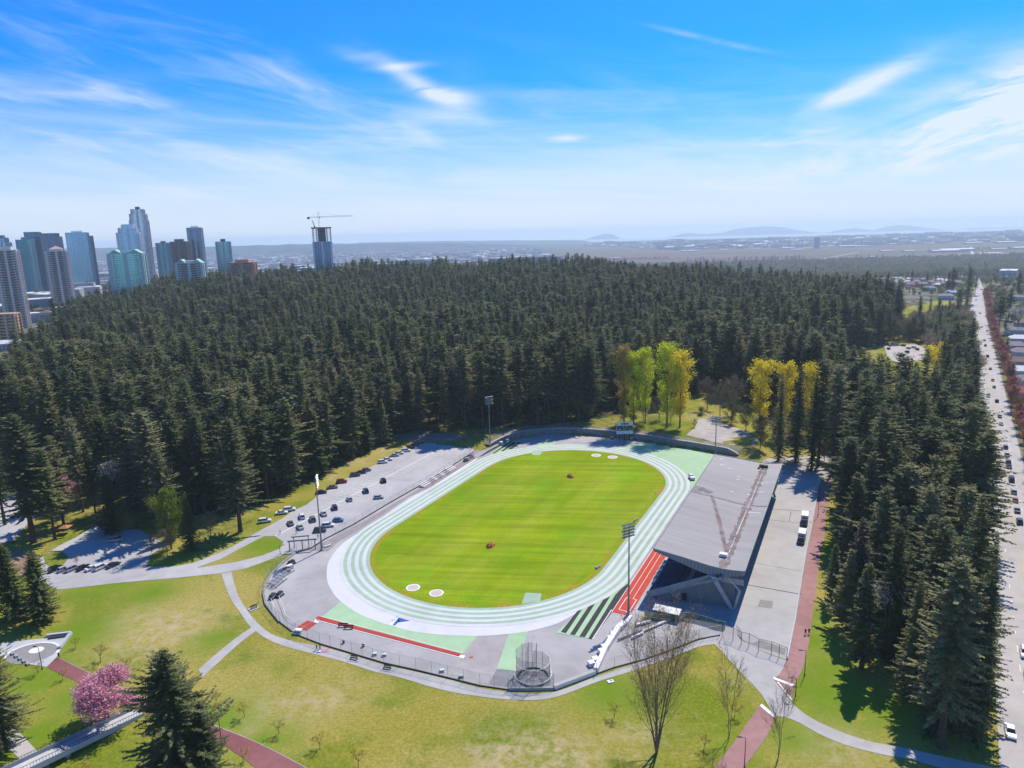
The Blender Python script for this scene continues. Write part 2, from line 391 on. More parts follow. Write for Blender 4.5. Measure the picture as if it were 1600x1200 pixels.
m_tyre = mat('tyre_rubber', (.02, .02, .02), .8, .1, 1)
m_rim = mat('wheel_rim', (.35, .35, .36), .4, .05, 1, metal=.5)
# ================================================================== SETTING
def inpoly(x, y, poly):
    x = np.asarray(x, float); y = np.asarray(y, float); r = np.zeros(x.shape, bool); n = len(poly)
    for i in range(n):
        x1, y1 = poly[i][0], poly[i][1]; x2, y2 = poly[(i + 1) % n][0], poly[(i + 1) % n][1]
        if y1 == y2: continue
        c = ((y1 > y) != (y2 > y)) & (x < (x2 - x1) * (y - y1) / (y2 - y1) + x1)
        r ^= c
    return r
def GP(pts): return [G(*p) for p in pts]
# the wood's outline: its front edge was measured, its far sides follow the plan
FOR_MAIN = [tuple(G(*p)[:2]) for p in [(-260, 800), (-120, 770), (0, 745), (90, 748), (190, 770), (225, 795), (300, 806), (372, 800), (400, 792), (452, 768), (512, 740), (560, 716), (600, 694), (628, 680),
     (700, 675), (760, 670), (850, 664), (925, 656), (965, 650), (1010, 642), (1050, 630), (1092, 612), (1130, 618), (1165, 628), (1215, 690), (1300, 705), (1338, 640)]] + \
     [(205, 440), (262, 560), (330, 610), (385, 690), (435, 800), (465, 890), (400, 1000), (320, 1120), (150, 1180), (-100, 1220), (-420, 1230), (-620, 1210), (-600, 1000), (-530, 830), (-430, 640), (-352, 483), (-330, 380)]
FOR_RIGHT = [tuple(G(*p)[:2]) for p in [(1303, 745), (1308, 800), (1305, 870), (1298, 925), (1315, 960), (1340, 1008), (1385, 1030), (1410, 1075), (1440, 1125), (1478, 1158), (1534, 1160), (1538, 1050), (1538, 900), (1535, 800), (1529, 700), (1520, 620), (1513, 592), (1470, 590), (1458, 655), (1374, 655), (1366, 612)]] + [(205, 420)]
CLEAR = [[tuple(G(*p)[:2]) for p in q] for q in ([(1378, 575), (1375, 540), (1450, 535), (1462, 560), (1440, 588), (1400, 590)],)]
def axis(a, b, step, lo, hi):
    c = list(np.arange(a, b + step / 2, step)); s = step; v = c[-1]
    while v < hi: s *= 1.16; v += s; c.append(v)
    s = step; v = c[0]; left_ = []
    while v > lo: s *= 1.16; v -= s; left_.append(v)
    return np.array(left_[::-1] + c)
gx = axis(-680, 700, 5, -15000, 17000); gy = axis(60, 1260, 5, -400, 19000)
XX, YY = np.meshgrid(gx, gy)
ZZ = hgt(XX, YY)
V = np.stack([XX.ravel(), YY.ravel(), ZZ.ravel()], 1); nx = len(gx); ny = len(gy)
ii, jj = np.meshgrid(np.arange(nx - 1), np.arange(ny - 1)); k0 = (jj * nx + ii).ravel()
Q = np.stack([k0, k0 + 1, k0 + nx + 1, k0 + nx], 1)

tm = bpy.data.materials.new('terrain'); tm.use_nodes = True; t = tm.node_tree; t.nodes.clear()
out = N(t, 'ShaderNodeOutputMaterial'); p = N(t, 'ShaderNodeBsdfPrincipled'); p.inputs['Roughness'].default_value = .95; p.inputs['Specular IOR Level'].default_value = .03
pos = N(t, 'ShaderNodeNewGeometry').outputs['Position']; sp3 = N(t, 'ShaderNodeSeparateXYZ'); L(t, pos, sp3.inputs[0])
def tn(scale, detail=5, vec=None, stretch=None, rough=.55, dist=0.0):
    v = vec or pos
    if stretch:
        mp = N(t, 'ShaderNodeMapping'); mp.inputs['Scale'].default_value = stretch; L(t, v, mp.inputs[0]); v = mp.outputs[0]
    n = N(t, 'ShaderNodeTexNoise'); n.inputs['Scale'].default_value = scale; n.inputs['Detail'].default_value = detail; n.inputs['Roughness'].default_value = rough
    n.inputs['Distortion'].default_value = dist; L(t, v, n.inputs['Vector']); return n.outputs[0]
def mr(v, a, b, c=0.0, d=1.0, sm=True):
    n = N(t, 'ShaderNodeMapRange'); n.interpolation_type = 'SMOOTHSTEP' if sm else 'LINEAR'
    for i, q in enumerate((a, b, c, d)): n.inputs[i + 1].default_value = q
    L(t, v, n.inputs[0]); return n.outputs[0]
patch = tn(.045, 6, dist=.6); patch2 = tn(.018, 5, dist=.5); fine = tn(1.3, 9, rough=.85); mid = tn(.30, 8, rough=.78)
lawn = mixc(t, mr(patch, .40, .60), (.165, .205, .016), (.29, .255, .045))
lawn = mixc(t, mr(patch2, .43, .62), lawn, (.345, .29, .075))
lawn = mixc(t, mr(mid, .52, .74, 0, .75), lawn, (.43, .345, .15))
lawn = mixc(t, mr(tn(.08, 6), .58, .72, 0, .7), lawn, (.115, .19, .016))
fa = mr(fine, .34, .66, .52, 1.48, False); cm = N(t, 'ShaderNodeCombineXYZ'); [L(t, fa, cm.inputs[i]) for i in range(3)]
lawn = mixc(t, 1.0, lawn, cm.outputs[0], 'MULTIPLY')
floor_ = mixc(t, mr(tn(.12, 6), .40, .6), (.045, .06, .02), (.15, .105, .06))
floor_ = mixc(t, mr(tn(.3, 6), .5, .7), floor_, (.10, .14, .03))
town = N(t, 'ShaderNodeAttribute', attribute_name='town').outputs['Fac']
at = N(t, 'ShaderNodeAttribute', attribute_name='cover').outputs['Fac']
at = math_(t, 'ADD', at, math_(t, 'MULTIPLY', math_(t, 'SUBTRACT', mid, .5), 1.6))
near = mixc(t, mr(at, .35, .65), lawn, floor_)
dry = N(t, 'ShaderNodeAttribute', attribute_name='dry').outputs['Fac']
near = mixc(t, math_(t, 'MULTIPLY', dry, mr(mid, .40, .6), clamp=True), near, (.46, .37, .21))
lush = N(t, 'ShaderNodeAttribute', attribute_name='lush').outputs['Fac']
near = mixc(t, math_(t, 'MULTIPLY', lush, mr(mid, .25, .5), clamp=True), near, (.14, .235, .014))
# built-up slopes, river flats, far shore
vo = N(t, 'ShaderNodeTexVoronoi'); vo.inputs['Scale'].default_value = .022; L(t, pos, vo.inputs['Vector'])
sub = mixc(t, mr(tn(.03, 6), .42, .6), (.10, .12, .05), (.24, .215, .19)); sub = mixc(t, mr(tn(.05, 5), .55, .66), sub, (.045, .06, .035))
mpf = N(t, 'ShaderNodeMapping'); mpf.inputs['Scale'].default_value = (.0009, .006, 1); mpf.inputs['Rotation'].default_value = (0, 0, .12); L(t, pos, mpf.inputs[0])
vf = N(t, 'ShaderNodeTexVoronoi'); vf.inputs['Scale'].default_value = 1.0; vf.inputs['Randomness'].default_value = .9; L(t, mpf.outputs[0], vf.inputs['Vector'])
sepf = N(t, 'ShaderNodeSeparateColor'); L(t, vf.outputs['Color'], sepf.inputs[0])
fld = mixc(t, mr(sepf.outputs[0], .2, .8), (.15, .095, .10), (.19, .14, .125)); fld = mixc(t, mr(sepf.outputs[1], .74, .82), fld, (.10, .135, .06))
ind = mixc(t, mr(tn(.004, 6, stretch=(.3, 2, 1)), .42, .58), (.05, .075, .04), (.16, .15, .12)); ind = mixc(t, mr(tn(.011, 6, stretch=(.5, 3, 1)), .64, .70), ind, (.42, .42, .42))
Y_ = sp3.outputs[1]; Yn = math_(t, 'ADD', Y_, mr(tn(.0012, 5), .2, .8, -500, 500, False))
c = mixc(t, math_(t, 'MAXIMUM', mr(Y_, 1150, 1320), mr(town, .3, .7)), near, sub)
c = mixc(t, mr(Yn, 2600, 3100), c, fld)
c = mixc(t, mr(Yn, 5900, 6500), c, ind)
c = mixc(t, mr(Yn, 9500, 10300), c, (.05, .08, .07))
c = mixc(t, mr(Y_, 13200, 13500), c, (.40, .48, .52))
L(t, c, p.inputs['Base Color'])
L(t, p.outputs[0], out.inputs[0])
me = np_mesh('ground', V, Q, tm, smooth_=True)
cov = (inpoly(V[:, 0], V[:, 1], FOR_MAIN) | inpoly(V[:, 0], V[:, 1], FOR_RIGHT)).astype(np.float32)
for q in CLEAR: cov[inpoly(V[:, 0], V[:, 1], q)] = 0
cg = cov.reshape(ny, nx)
for _ in range(2): cg[1:-1, 1:-1] = (cg[1:-1, 1:-1] * 2 + cg[:-2, 1:-1] + cg[2:, 1:-1] + cg[1:-1, :-2] + cg[1:-1, 2:]) / 6
LITTER = [tuple(G(*p)[:2]) for p in [(55, 862), (130, 828), (200, 815), (228, 838), (262, 842), (300, 868), (345, 858), (400, 815), (380, 790), (0, 740), (-60, 800), (20, 850)]]
LIT2 = [tuple(G(*p)[:2]) for p in [(600, 702), (640, 690), (700, 690), (762, 692), (826, 678), (941, 676), (1010, 682), (1060, 690), (1060, 655), (1000, 645), (800, 655), (640, 672)]]
lit = (inpoly(V[:, 0], V[:, 1], LITTER) | inpoly(V[:, 0], V[:, 1], LIT2)).reshape(ny, nx); cg[lit] = np.maximum(cg[lit], .45)
a_ = me.attributes.new('cover', 'FLOAT', 'POINT'); a_.data.foreach_set('value', cg.ravel())
TOWN = [[tuple(G(*p)[:2]) for p in [(1503, 525), (1519, 525), (1519, 470), (1526, 442), (1512, 455), (1504, 482)]], [tuple(G(*p)[:2]) for p in [(1462, 470), (1505, 472), (1514, 455), (1521, 436)]] + [(800, 1350), (450, 1350), (520, 900)],
        [tuple(G(*p)[:2]) for p in [(1640, 700), (1600, 640), (1572, 560), (1556, 500), (1546, 470), (1540, 445)]] + [(1100, 1400), (1500, 1000), (700, 400)], [(-352, 475), (-430, 640), (-530, 830), (-600, 1000), (-640, 1250), (-1500, 1300), (-900, 600), (-500, 440)]]
tw = np.zeros(len(V), np.float32)
for q in TOWN: tw[inpoly(V[:, 0], V[:, 1], q)] = 1
a_ = me.attributes.new('town', 'FLOAT', 'POINT'); a_.data.foreach_set('value', tw)
def spots(lst):
    o = np.zeros(len(V), np.float32)
    for px, py, r in lst:
        g = G(px, py); o = np.maximum(o, np.exp(-(((V[:, 0] - g.x) ** 2 + (V[:, 1] - g.y) ** 2) / r ** 2)).astype(np.float32))
    return o
a_ = me.attributes.new('dry', 'FLOAT', 'POINT'); a_.data.foreach_set('value', spots([(845, 1175, 8), (780, 1185, 8), (900, 1180, 6), (250, 985, 13), (210, 970, 8), (1090, 650, 9), (400, 1120, 8), (500, 1095, 6), (1300, 1165, 7), (1000, 1150, 5), (1170, 1060, 4), (560, 722, 5), (600, 705, 5), (520, 745, 4)]))
a_ = me.attributes.new('lush', 'FLOAT', 'POINT'); a_.data.foreach_set('value', spots([(410, 852, 9), (180, 905, 14), (240, 925, 9), (60, 1060, 9), (130, 990, 10), (350, 1125, 8), (420, 1155, 6), (950, 1080, 9), (1275, 1000, 9), (1300, 1090, 13), (1380, 1110, 9), (1290, 1050, 9), (1240, 1150, 6), (1150, 1170, 5), (1478, 482, 22), (60, 1150, 6), (330, 1000, 5), (1270, 960, 6), (120, 1090, 8)]))
terrain = obj('ground', me); terrain['kind'] = 'structure'

# air: closed box of thin haze round everything, the sky outside it
hm = bpy.data.materials.new('haze'); hm.use_nodes = True; ht = hm.node_tree; ht.nodes.clear()
ho = N(ht, 'ShaderNodeOutputMaterial'); hv = N(ht, 'ShaderNodeVolumePrincipled')
hv.inputs['Color'].default_value = (.72, .88, 1, 1); hv.inputs['Density'].default_value = HAZE_D; hv.inputs['Anisotropy'].default_value = .25
L(ht, hv.outputs[0], ho.inputs['Volume'])
try: hm.cycles.homogeneous_volume = True
except Exception: pass
if HAZE_D > 0:
    hz_ = MB().box((0, 11500, 61.5), (46000, 27000, 249)).build('haze', hm); hz_['kind'] = 'stuff'

def sheet(name, px, m, lift, z=None, pts=None, kind='structure', parent=None):
    """flat ground sheet laid from points measured on the ground"""
    P = [Vector(q) for q in pts] if pts is not None else GP(px)
    P = [Vector((q[0], q[1], (hgt(q[0], q[1]) if z is None else z) + lift)) for q in P]
    tri = tessellate_polygon([[Vector((q.x, q.y, 0)) for q in P]])
    fs = []
    for a, b, c_ in tri:
        cr_ = (P[b].x - P[a].x) * (P[c_].y - P[a].y) - (P[b].y - P[a].y) * (P[c_].x - P[a].x)
        fs.append((a, b, c_) if cr_ > 0 else (c_, b, a))
    o = MB().add(P, fs).build(name, m, parent)
    if kind and not parent: o['kind'] = kind
    return o
def spline(pts, n=6):
    P = [Vector(p) for p in pts]; o = []
    for i in range(len(P) - 1):
        a = P[max(i - 1, 0)]; b = P[i]; c_ = P[i + 1]; d = P[min(i + 2, len(P) - 1)]
        for k in range(n):
            s = k / n
            o.append(0.5 * ((2 * b) + (c_ - a) * s + (2 * a - 5 * b + 4 * c_ - d) * s * s + (3 * b - a - 3 * c_ + d) * s ** 3))
    o.append(P[-1]); return o
def strip(name, Lp, Rp, m, lift, follow=False, n=6, kind='structure', parent=None, smoothpath=True):
    A = [Vector((q.x, q.y, 0)) for q in Lp]; B = [Vector((q.x, q.y, 0)) for q in Rp]
    if smoothpath: A = spline(A, n); B = spline(B, n)
    vs = []
    for a, b in zip(A, B):
        for q in (a, b): vs.append((q.x, q.y, float(hgt(q.x, q.y)) * (1 if follow else 0) + lift))
    fs = [(2 * i, 2 * i + 1, 2 * i + 3, 2 * i + 2) for i in range(len(A) - 1)]
    e = (Vector(vs[1]) - Vector(vs[0])).cross(Vector(vs[2]) - Vector(vs[0]))
    if e.z < 0: fs = [f[::-1] for f in fs]
    o = MB().add(vs, fs).build(name, m, parent)
    if kind and not parent: o['kind'] = kind
    return o

APRON = [(738.8, 706), (667.5, 753), (611, 785), (555, 819), (508, 843), (487, 858), (464, 864), (440, 883), (425, 898), (415, 915), (412, 928), (416, 945), (437.5, 972), (462.5, 991), (500, 1005), (550, 1020), (600, 1035), (650, 1046),
         (700, 1058), (750, 1070.5), (800, 1077.5), (865, 1077.5), (930, 1052.5), (960, 1042), (1010, 1028.8), (1060, 1010), (1092, 997.5), (1128, 990), (1170, 960), (1215, 800), (1232, 745), (1210, 728), (1153, 714), (1142, 712), (1099, 704.5), (1056, 697.5), (999, 688.3), (941, 681.7), (869, 678.5), (826, 682), (790, 689), (768, 697)]
sheet('stadium_apron', APRON, m_asph, .03, z=0)
LOT = [(480, 788), (500, 772), (521, 762.5), (545.6, 744.7), (566, 736), (590.6, 724), (626, 704), (648.8, 691), (663.8, 687), (705, 690), (738.8, 700), (742, 705.5), (667.5, 752.5), (611, 784.5), (555, 818.3), (508, 842.5), (487, 857), (462, 862), (440, 868), (385, 888), (344, 896), (302, 888), (320, 886),
       (370, 878), (410, 868), (438, 857), (443, 847), (430, 838), (412.5, 838), (385, 852), (344, 874), (308, 886.5), (275, 890), (275, 885), (302.5, 879.5), (330, 869), (357.5, 857.5), (382, 843), (407, 828.6), (440, 811), (455, 800)]
sheet('parking_lot', LOT, m_lot, .045, z=0)
ROADL = [(344, 896), (308, 886.5), (275, 885), (228, 886), (205, 886), (186, 884), (66, 896), (58, 905), (88, 921), (96, 921), (110, 919.5), (192.5, 910), (275, 903)]
sheet('park_road', ROADL, m_lot, .05)
sheet('side_parking', [(66, 896), (62, 872), (92, 853), (118, 840), (150, 821), (180, 826), (220, 828), (236, 840), (262, 850), (235, 868), (228, 886), (205, 886), (186, 884)], m_lot, .055)
sheet('grass_island', [(70, 880), (68, 866), (88, 861), (101, 864), (108, 872), (98, 884), (80, 888)], mat('island_grass', (.15, .20, .015), .95, .2, .6, col2=(.24, .22, .04)), .09)
sheet('gravel_track', [(24, 858), (60, 868), (62, 880), (50, 905), (30, 900), (10, 870)], mat('brown_soil', (.24, .15, .10), .95, .25, .5, col2=(.30, .2, .14)), .04)
# paths
pth_u = [(362, 893), (366, 912), (373, 932), (385, 952), (402, 973), (425, 991), (462, 1003), (500, 1010), (550, 1024), (600, 1039), (650, 1050), (700, 1062), (750, 1075), (800, 1082), (865, 1081.5), (932, 1057), (990, 1038), (1060, 1014), (1092, 1001), (1120, 996)]
pth_l = [(346, 897), (351, 912), (360, 935), (377, 960), (392, 980), (420, 1000), (455, 1013), (498, 1024), (540, 1035), (582, 1049), (625, 1059), (675, 1074), (725, 1085), (800, 1093.5), (862, 1091), (935, 1065), (990, 1048), (1060, 1023), (1095, 1010), (1117, 1007)]
strip('footpath', GP(pth_u), GP(pth_l), m_path, .06)
sheet('plaza_paving', [(1117, 996), (1146, 985), (1152, 1000), (1170, 1008), (1200, 1022), (1232, 1033), (1216, 1056), (1209, 1060), (1241, 1072), (1236, 1095), (1212, 1122), (1190, 1085), (1179, 1072.5), (1151, 1044), (1128, 1018), (1117, 1007)], m_conc, .05)
sheet('plaza_paving', [(1098, 996), (1112, 985), (1136, 972), (1150, 984), (1140, 1000), (1116, 1004)], m_conc, .046)
strip('curving_path', GP([(1236, 1094), (1243, 1104), (1270, 1123.5), (1312.5, 1143), (1355, 1157.5), (1397.5, 1166), (1440, 1174.5), (1500, 1188), (1556, 1200)]),
      GP([(1211, 1119), (1230, 1122), (1250, 1130), (1284, 1149), (1326.6, 1166), (1383, 1180), (1426, 1188), (1490, 1206), (1548, 1222)]), m_path, .055)
strip('lawn_path', GP([(398, 977), (370, 996), (340, 1020), (310, 1046)]), GP([(404, 983), (376, 1004), (347, 1030), (317, 1058)]), m_path, .055, n=3)
strip('lower_path', GP([(-20, 1118), (20, 1137), (50, 1165), (80, 1200), (105, 1230)]), GP([(-20, 1146), (5, 1163), (30, 1185), (52, 1210), (72, 1240)]), m_path, .05, n=4)
strip('red_trail', GP([(1300, 745), (1297, 760), (1291, 800), (1288, 840), (1281, 870), (1275.6, 917), (1270, 959), (1258.6, 1030), (1241.6, 1071)]),
      GP([(1284, 752), (1278, 766), (1273, 800), (1266, 840), (1259, 868), (1252.5, 902.5), (1241.6, 973), (1230, 1030), (1214.7, 1058)]), m_redp2, .06)
strip('red_trail', GP([(1241, 1073), (1236, 1096)]), GP([(1209, 1062), (1228, 1086)]), m_redp2, .06, n=1, smoothpath=False)
strip('red_trail', GP([(1210.5, 1121.5), (1199, 1149), (1162, 1200), (1140, 1232), (1120, 1262)]), GP([(1187, 1102), (1157, 1146), (1117, 1200), (1095, 1232), (1070, 1262)]), m_redp2, .06, n=3)
strip('red_trail', GP([(90, 1027), (150, 1057), (222, 1090), (335, 1134), (395, 1158), (440, 1180), (500, 1212), (560, 1244)]), GP([(73, 1043), (130, 1070), (220, 1110), (330, 1155), (370, 1178), (402, 1202), (440, 1230), (480, 1262)]), m_redp, .06)
strip('trail_edging', GP([(88, 1026), (150, 1056), (222, 1089), (335, 1133), (395, 1157), (440, 1179), (500, 1211)]), GP([(90, 1027.5), (151, 1057.5), (223, 1090.5), (336, 1134.5), (396, 1158.5), (441, 1180.5), (501, 1213)]), m_path, .075)
strip('trail_bar', GP([(1208, 1057.5), (1241, 1070)]), GP([(1209, 1061.5), (1241, 1074)]), m_white, .08, n=1, smoothpath=False)
strip('trail_bar', GP([(1190, 1100), (1212, 1118)]), GP([(1187, 1103), (1209, 1122)]), m_white, .08, n=1, smoothpath=False)
strip('trail_line', GP([(1214, 1066), (1236, 1094)]), GP([(1216, 1065.5), (1238, 1093)]), m_white, .085, n=1, smoothpath=False)
YARD = [(1140, 975), (1152, 1000), (1170, 1008), (1200, 1021), (1229, 1031), (1241, 973), (1252, 902.5), (1259, 868), (1266, 840), (1272, 800), (1277, 766), (1283, 750), (1298, 742), (1295, 734), (1235, 732), (1205, 745), (1190, 800), (1160, 880)]
sheet('concrete_yard', YARD, m_conc, .04)
for q in (((1168, 914), (1252, 929), .16), ((1204, 795.5), (1267, 799.5), .12), ((1200, 812), (1263, 819), .1), ((1236, 800), (1233, 815), .08), ((1180, 880), (1252, 893), .05)):
    a, b = G(*q[0]), G(*q[1]); d = (b - a).normalized(); s_ = Vector((-d.y, d.x, 0)) * q[2]
    sheet('expansion_joint', None, m_blk, .06, z=0, pts=[a - s_, b - s_, b + s_, a + s_])
sheet('asphalt_patch', [(1188, 937), (1208, 940), (1206, 951.5), (1183.5, 948)], mat('grey_patch', (.27, .26, .25), .9, .12, .8), .06)
sheet('asphalt_patch', [(1150, 975), (1158, 984), (1158, 1000), (1168, 1003), (1175, 1005), (1190, 1000), (1228, 1014), (1226, 1024), (1200, 1016), (1185, 1012), (1166, 1004), (1152, 992)], mat('grey_patch', (.27, .26, .25)), .055)
# upper plaza beyond the wall
sheet('gravel_plaza', [(1092, 655), (1112, 652), (1130, 662), (1160, 672), (1186, 688), (1172, 700), (1150, 707), (1128, 696), (1098, 686), (1072, 680), (1086, 668)], mat('dusty_paving', (.38, .345, .32), .95, .15, .3, col2=(.44, .41, .38)), .10, z=None)
sheet('yard_entry', [(1298, 742), (1295, 734), (1260, 722), (1200, 716), (1190, 722), (1222, 740)], m_asph, .05)
sheet('service_track', [(640, 690), (600, 683), (655, 672), (720, 668), (760, 668), (762, 676), (735, 682), (700, 690)], mat('dirt_track', (.25, .22, .18), .95, .2, .4), .05)
sheet('gravel_track', [(1200, 716), (1240, 712), (1310, 712), (1312, 722), (1260, 724)], mat('dusty_paving', (.38, .345, .32)), .06)
sheet('woodland_car_park', [(1381, 540), (1432, 538), (1452, 548), (1442, 562), (1405, 570), (1388, 560)], m_road, .06)
sheet('woodland_clearing', [(-30, 760), (40, 775), (60, 800), (20, 845), (-40, 860), (-80, 800)], m_lot, .05)
# playing field, rings, painted areas
def oval(d, n=40, uoff=0.0):
    o = []
    for k in range(n + 1):
        a = -math.pi / 2 + math.pi * k / n; o.append(UV(TL + uoff + (TR + d) * math.cos(a), (TR + d) * math.sin(a)))
    for k in range(n + 1):
        a = math.pi / 2 + math.pi * k / n; o.append(UV(-TL + (TR + d) * math.cos(a), (TR + d) * math.sin(a)))
    return o
sheet('playing_field', None, m_field, .10, z=0, pts=[(*q, 0) for q in oval(0.3, 90)])
for rr0, rr1 in ((-1.9, .02),):
    A, B = oval(rr0, 90), oval(rr1, 90); n = len(A)
    o = MB().add([(q.x, q.y, .112) for q in A] + [(q.x, q.y, .112) for q in B], [(k, n + k, n + (k + 1) % n, (k + 1) % n) for k in range(n)]).build('worn_verge', mat('worn_verge_grass', (.19, .30, .008), .95, .2, 1.2, spec=.04, col2=(.34, .25, .03), scale2=.16)); o['kind'] = 'structure'
rb = [0.0, 1.25, 2.45, 3.65, 4.85, 6.05, 7.25, 8.45, 9.75]
mb = MB()
for i in range(8):
    A, B = oval(rb[i], 90), oval(rb[i + 1], 90); n = len(A)
    vs = [(q.x, q.y, .115) for q in A] + [(q.x, q.y, .115) for q in B]
    mb.add(vs, [(k, n + k, n + (k + 1) % n, (k + 1) % n) for k in range(n)], i % 2)
o = mb.build('running_track', [m_tgr, m_tw]); o['kind'] = 'structure'
WIDE = [(679, 759), (648.8, 773.8), (615, 796), (585, 817), (558, 834), (536, 849), (523, 863), (514, 877), (511, 888), (510.5, 899), (512, 911), (517.5, 922), (524, 932), (534, 941.6), (546, 950.5), (560.6, 959.4), (585, 969.7), (611, 978), (639, 985.6), (667.5, 990), (695, 992.5), (723.8, 993.7), (752, 994), (780, 992.5), (803, 990), (825, 987), (848, 981.5), (870, 975), (893, 963), (911, 952), (930, 942), (954, 929), (978, 912)]
sheet('white_run_off', None, m_tww, .085, z=0, pts=[q for q in spline([Vector((p.x, p.y, 0)) for p in GP(WIDE)], 4)] + [G(1000, 880), G(960, 860), G(800, 850), G(700, 800), G(700, 755)])
sheet('green_run_off', [(532.5, 940), (502.5, 964.5), (722, 1022.5), (747.5, 992), (700, 985), (600, 960)], m_tg, .065)
sheet('green_run_off', [(795, 990), (826, 985), (804, 1048), (776, 1045.3)], m_tg, .065)
sheet('green_run_off', [(965, 700), (990, 694.5), (1015, 691), (1056, 699), (1099, 706), (1122, 710), (1120, 760), (1085, 790), (1075, 745), (1030, 715)], m_tg, .065)
sheet('green_run_off', [(869, 989), (925, 999), (958, 953), (983, 908), (950, 925), (909, 952)], m_tg, .09)
sheet('green_run_off', [(770, 711), (762, 714), (785, 695), (796, 689), (816, 691), (799, 705)], m_tg, .065)
sheet('green_run_off', [(845, 690), (862, 687), (868, 692), (858, 699), (838, 699)], m_tg, .065)
sheet('grass_mat', [(832, 704.5), (848.5, 704), (844, 711.5), (831.5, 711.5)], m_tgr, .132)
sheet('grass_mat', [(821, 926.6), (846, 927.8), (844, 940), (815, 944)], m_tgr, .132)
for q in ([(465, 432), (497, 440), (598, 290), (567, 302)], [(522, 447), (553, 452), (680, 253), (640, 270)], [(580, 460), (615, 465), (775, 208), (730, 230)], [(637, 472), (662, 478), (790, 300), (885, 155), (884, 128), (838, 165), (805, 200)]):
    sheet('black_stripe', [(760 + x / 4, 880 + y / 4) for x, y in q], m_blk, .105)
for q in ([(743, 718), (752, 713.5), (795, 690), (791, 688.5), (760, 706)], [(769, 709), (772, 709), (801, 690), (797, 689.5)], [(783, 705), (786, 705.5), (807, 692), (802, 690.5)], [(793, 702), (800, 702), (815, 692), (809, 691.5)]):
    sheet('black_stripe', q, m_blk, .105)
strip('white_line', GP([(925, 999), (955, 953)]), GP([(926.2, 999.5), (956.3, 953.3)]), m_white, .11, n=1, smoothpath=False)
u0, u1 = -60.5, 55.0
sheet('red_straight', None, m_redt, .10, z=0, pts=[(*UV(u, v), 0) for u, v in ((u0, -50.7), (u0, -55.7), (u1, -55.7), (u1, -50.7))])
for v in (-52.2, -53.9, -50.62):
    sheet('lane_line', None, m_cream if v < -51 else m_white, .112, z=0, pts=[(*UV(u, v + w), 0) for u, w in ((-51.5 if v < -51 else u0, -.08), (u1, -.08), (u1, .08), (-51.5 if v < -51 else u0, .08))])
for a, b in ((( -51.3, -52.0), (-58.6, -52.0)), ((-58.6, -52.0), (-58.6, -55.0)), ((-58.6, -55.0), (-51.3, -55.0)), ((-51.3, -55.0), (-51.3, -54.0)), ((-51.3, -53.0), (-51.3, -52.0))):
    pa, pb = UV(*a), UV(*b); d = (pb - pa).normalized() * .1; s_ = Vector((-d.y, d.x))
    sheet('box_line', None, m_white, .118, z=0, pts=[(*(pa - d - s_), 0), (*(pb + d - s_), 0), (*(pb + d + s_), 0), (*(pa - d + s_), 0)])
sheet('concrete_walk', None, m_path, .08, z=0, pts=[(*UV(u, v), 0) for u, v in ((-59, -55.9), (-59, -57.6), (u1, -57.6), (u1, -55.9))])
sheet('red_runway', [(495, 963.8), (499, 963.5), (724, 1022.5), (721.5, 1027), (494, 968.2)], m_redr, .095)
strip('white_line', GP([(494, 968.6), (721, 1027.6)]), GP([(493.7, 969.5), (720.7, 1028.6)]), m_white, .1, n=1, smoothpath=False)
strip('white_line', GP([(500, 963.2), (600, 988.5), (724, 1021.6)]), GP([(500, 962.5), (600, 987.8), (724, 1020.9)]), m_white, .1, n=1, smoothpath=False)
sheet('white_box', [(493, 968), (500, 969.5), (497, 974), (490, 972.5)], m_white, .10)
sheet('white_box', [(720, 1023), (727, 1025), (724, 1029.5), (716, 1027.5)], m_white, .102)
for q in ([(480.5, 970), (487, 971.6), (468.5, 982.4), (462.5, 981)], [(488, 971.8), (495, 974), (478.7, 986), (469.5, 983)]): sheet('red_mat', q, m_redr, .10)
sheet('red_mat', [(733, 1027), (738.5, 1025.8), (740, 1027.2), (735, 1029)], m_redr, .07)
sheet('dark_pad', [(776, 1046), (866, 1052), (866, 1075), (800, 1075), (764, 1069)], mat('worn_asphalt', (.24, .235, .24), .9, .15, .4), .05)
sheet('pink_pad', [(747, 994), (795, 992), (776, 1045), (762, 1068), (700, 1052), (724, 1024)], mat('pinkish_asphalt', (.36, .32, .31), .9, .12, .3, col2=(.40, .37, .36)), .045)
sheet('brown_strip', [(480, 860), (555, 822.5), (667, 757), (738, 711), (750, 716), (712, 738), (676, 760), (640, 776), (600, 803), (570, 822), (530, 846), (512, 862)], mat('brown_asphalt', (.29, .26, .25), .9, .14, .5), .05)
strip('white_line', GP([(673, 762), (745, 716), (752, 712)]), GP([(674.5, 763), (746.5, 717), (753.5, 713)]), m_white, .09, n=1, smoothpath=False)
for (px, py, r) in ((645.5, 918.5, 2.15), (682, 927, 2.15), (931.5, 711.7, 2.3), (957, 714.6, 2.3)):
    g = G(px, py); mb = MB()
    for r0_, r1_, mm in ((0, r * .8, 0), (r * .8, r, 1)):
        n = 28; vs = [(g.x + math.cos(2 * math.pi * k / n) * rr, g.y + math.sin(2 * math.pi * k / n) * rr, .125) for rr in (r0_, r1_) for k in range(n)]
        mb.add(vs, [(k, n + k, n + (k + 1) % n, (k + 1) % n) for k in range(n)] if r0_ else [tuple(range(n, 2 * n))], mm)
    o = mb.build('throwing_circle', [mat('circle_concrete', (.55, .47, .42), .85, .1, 1), m_white]); o['kind'] = 'structure'
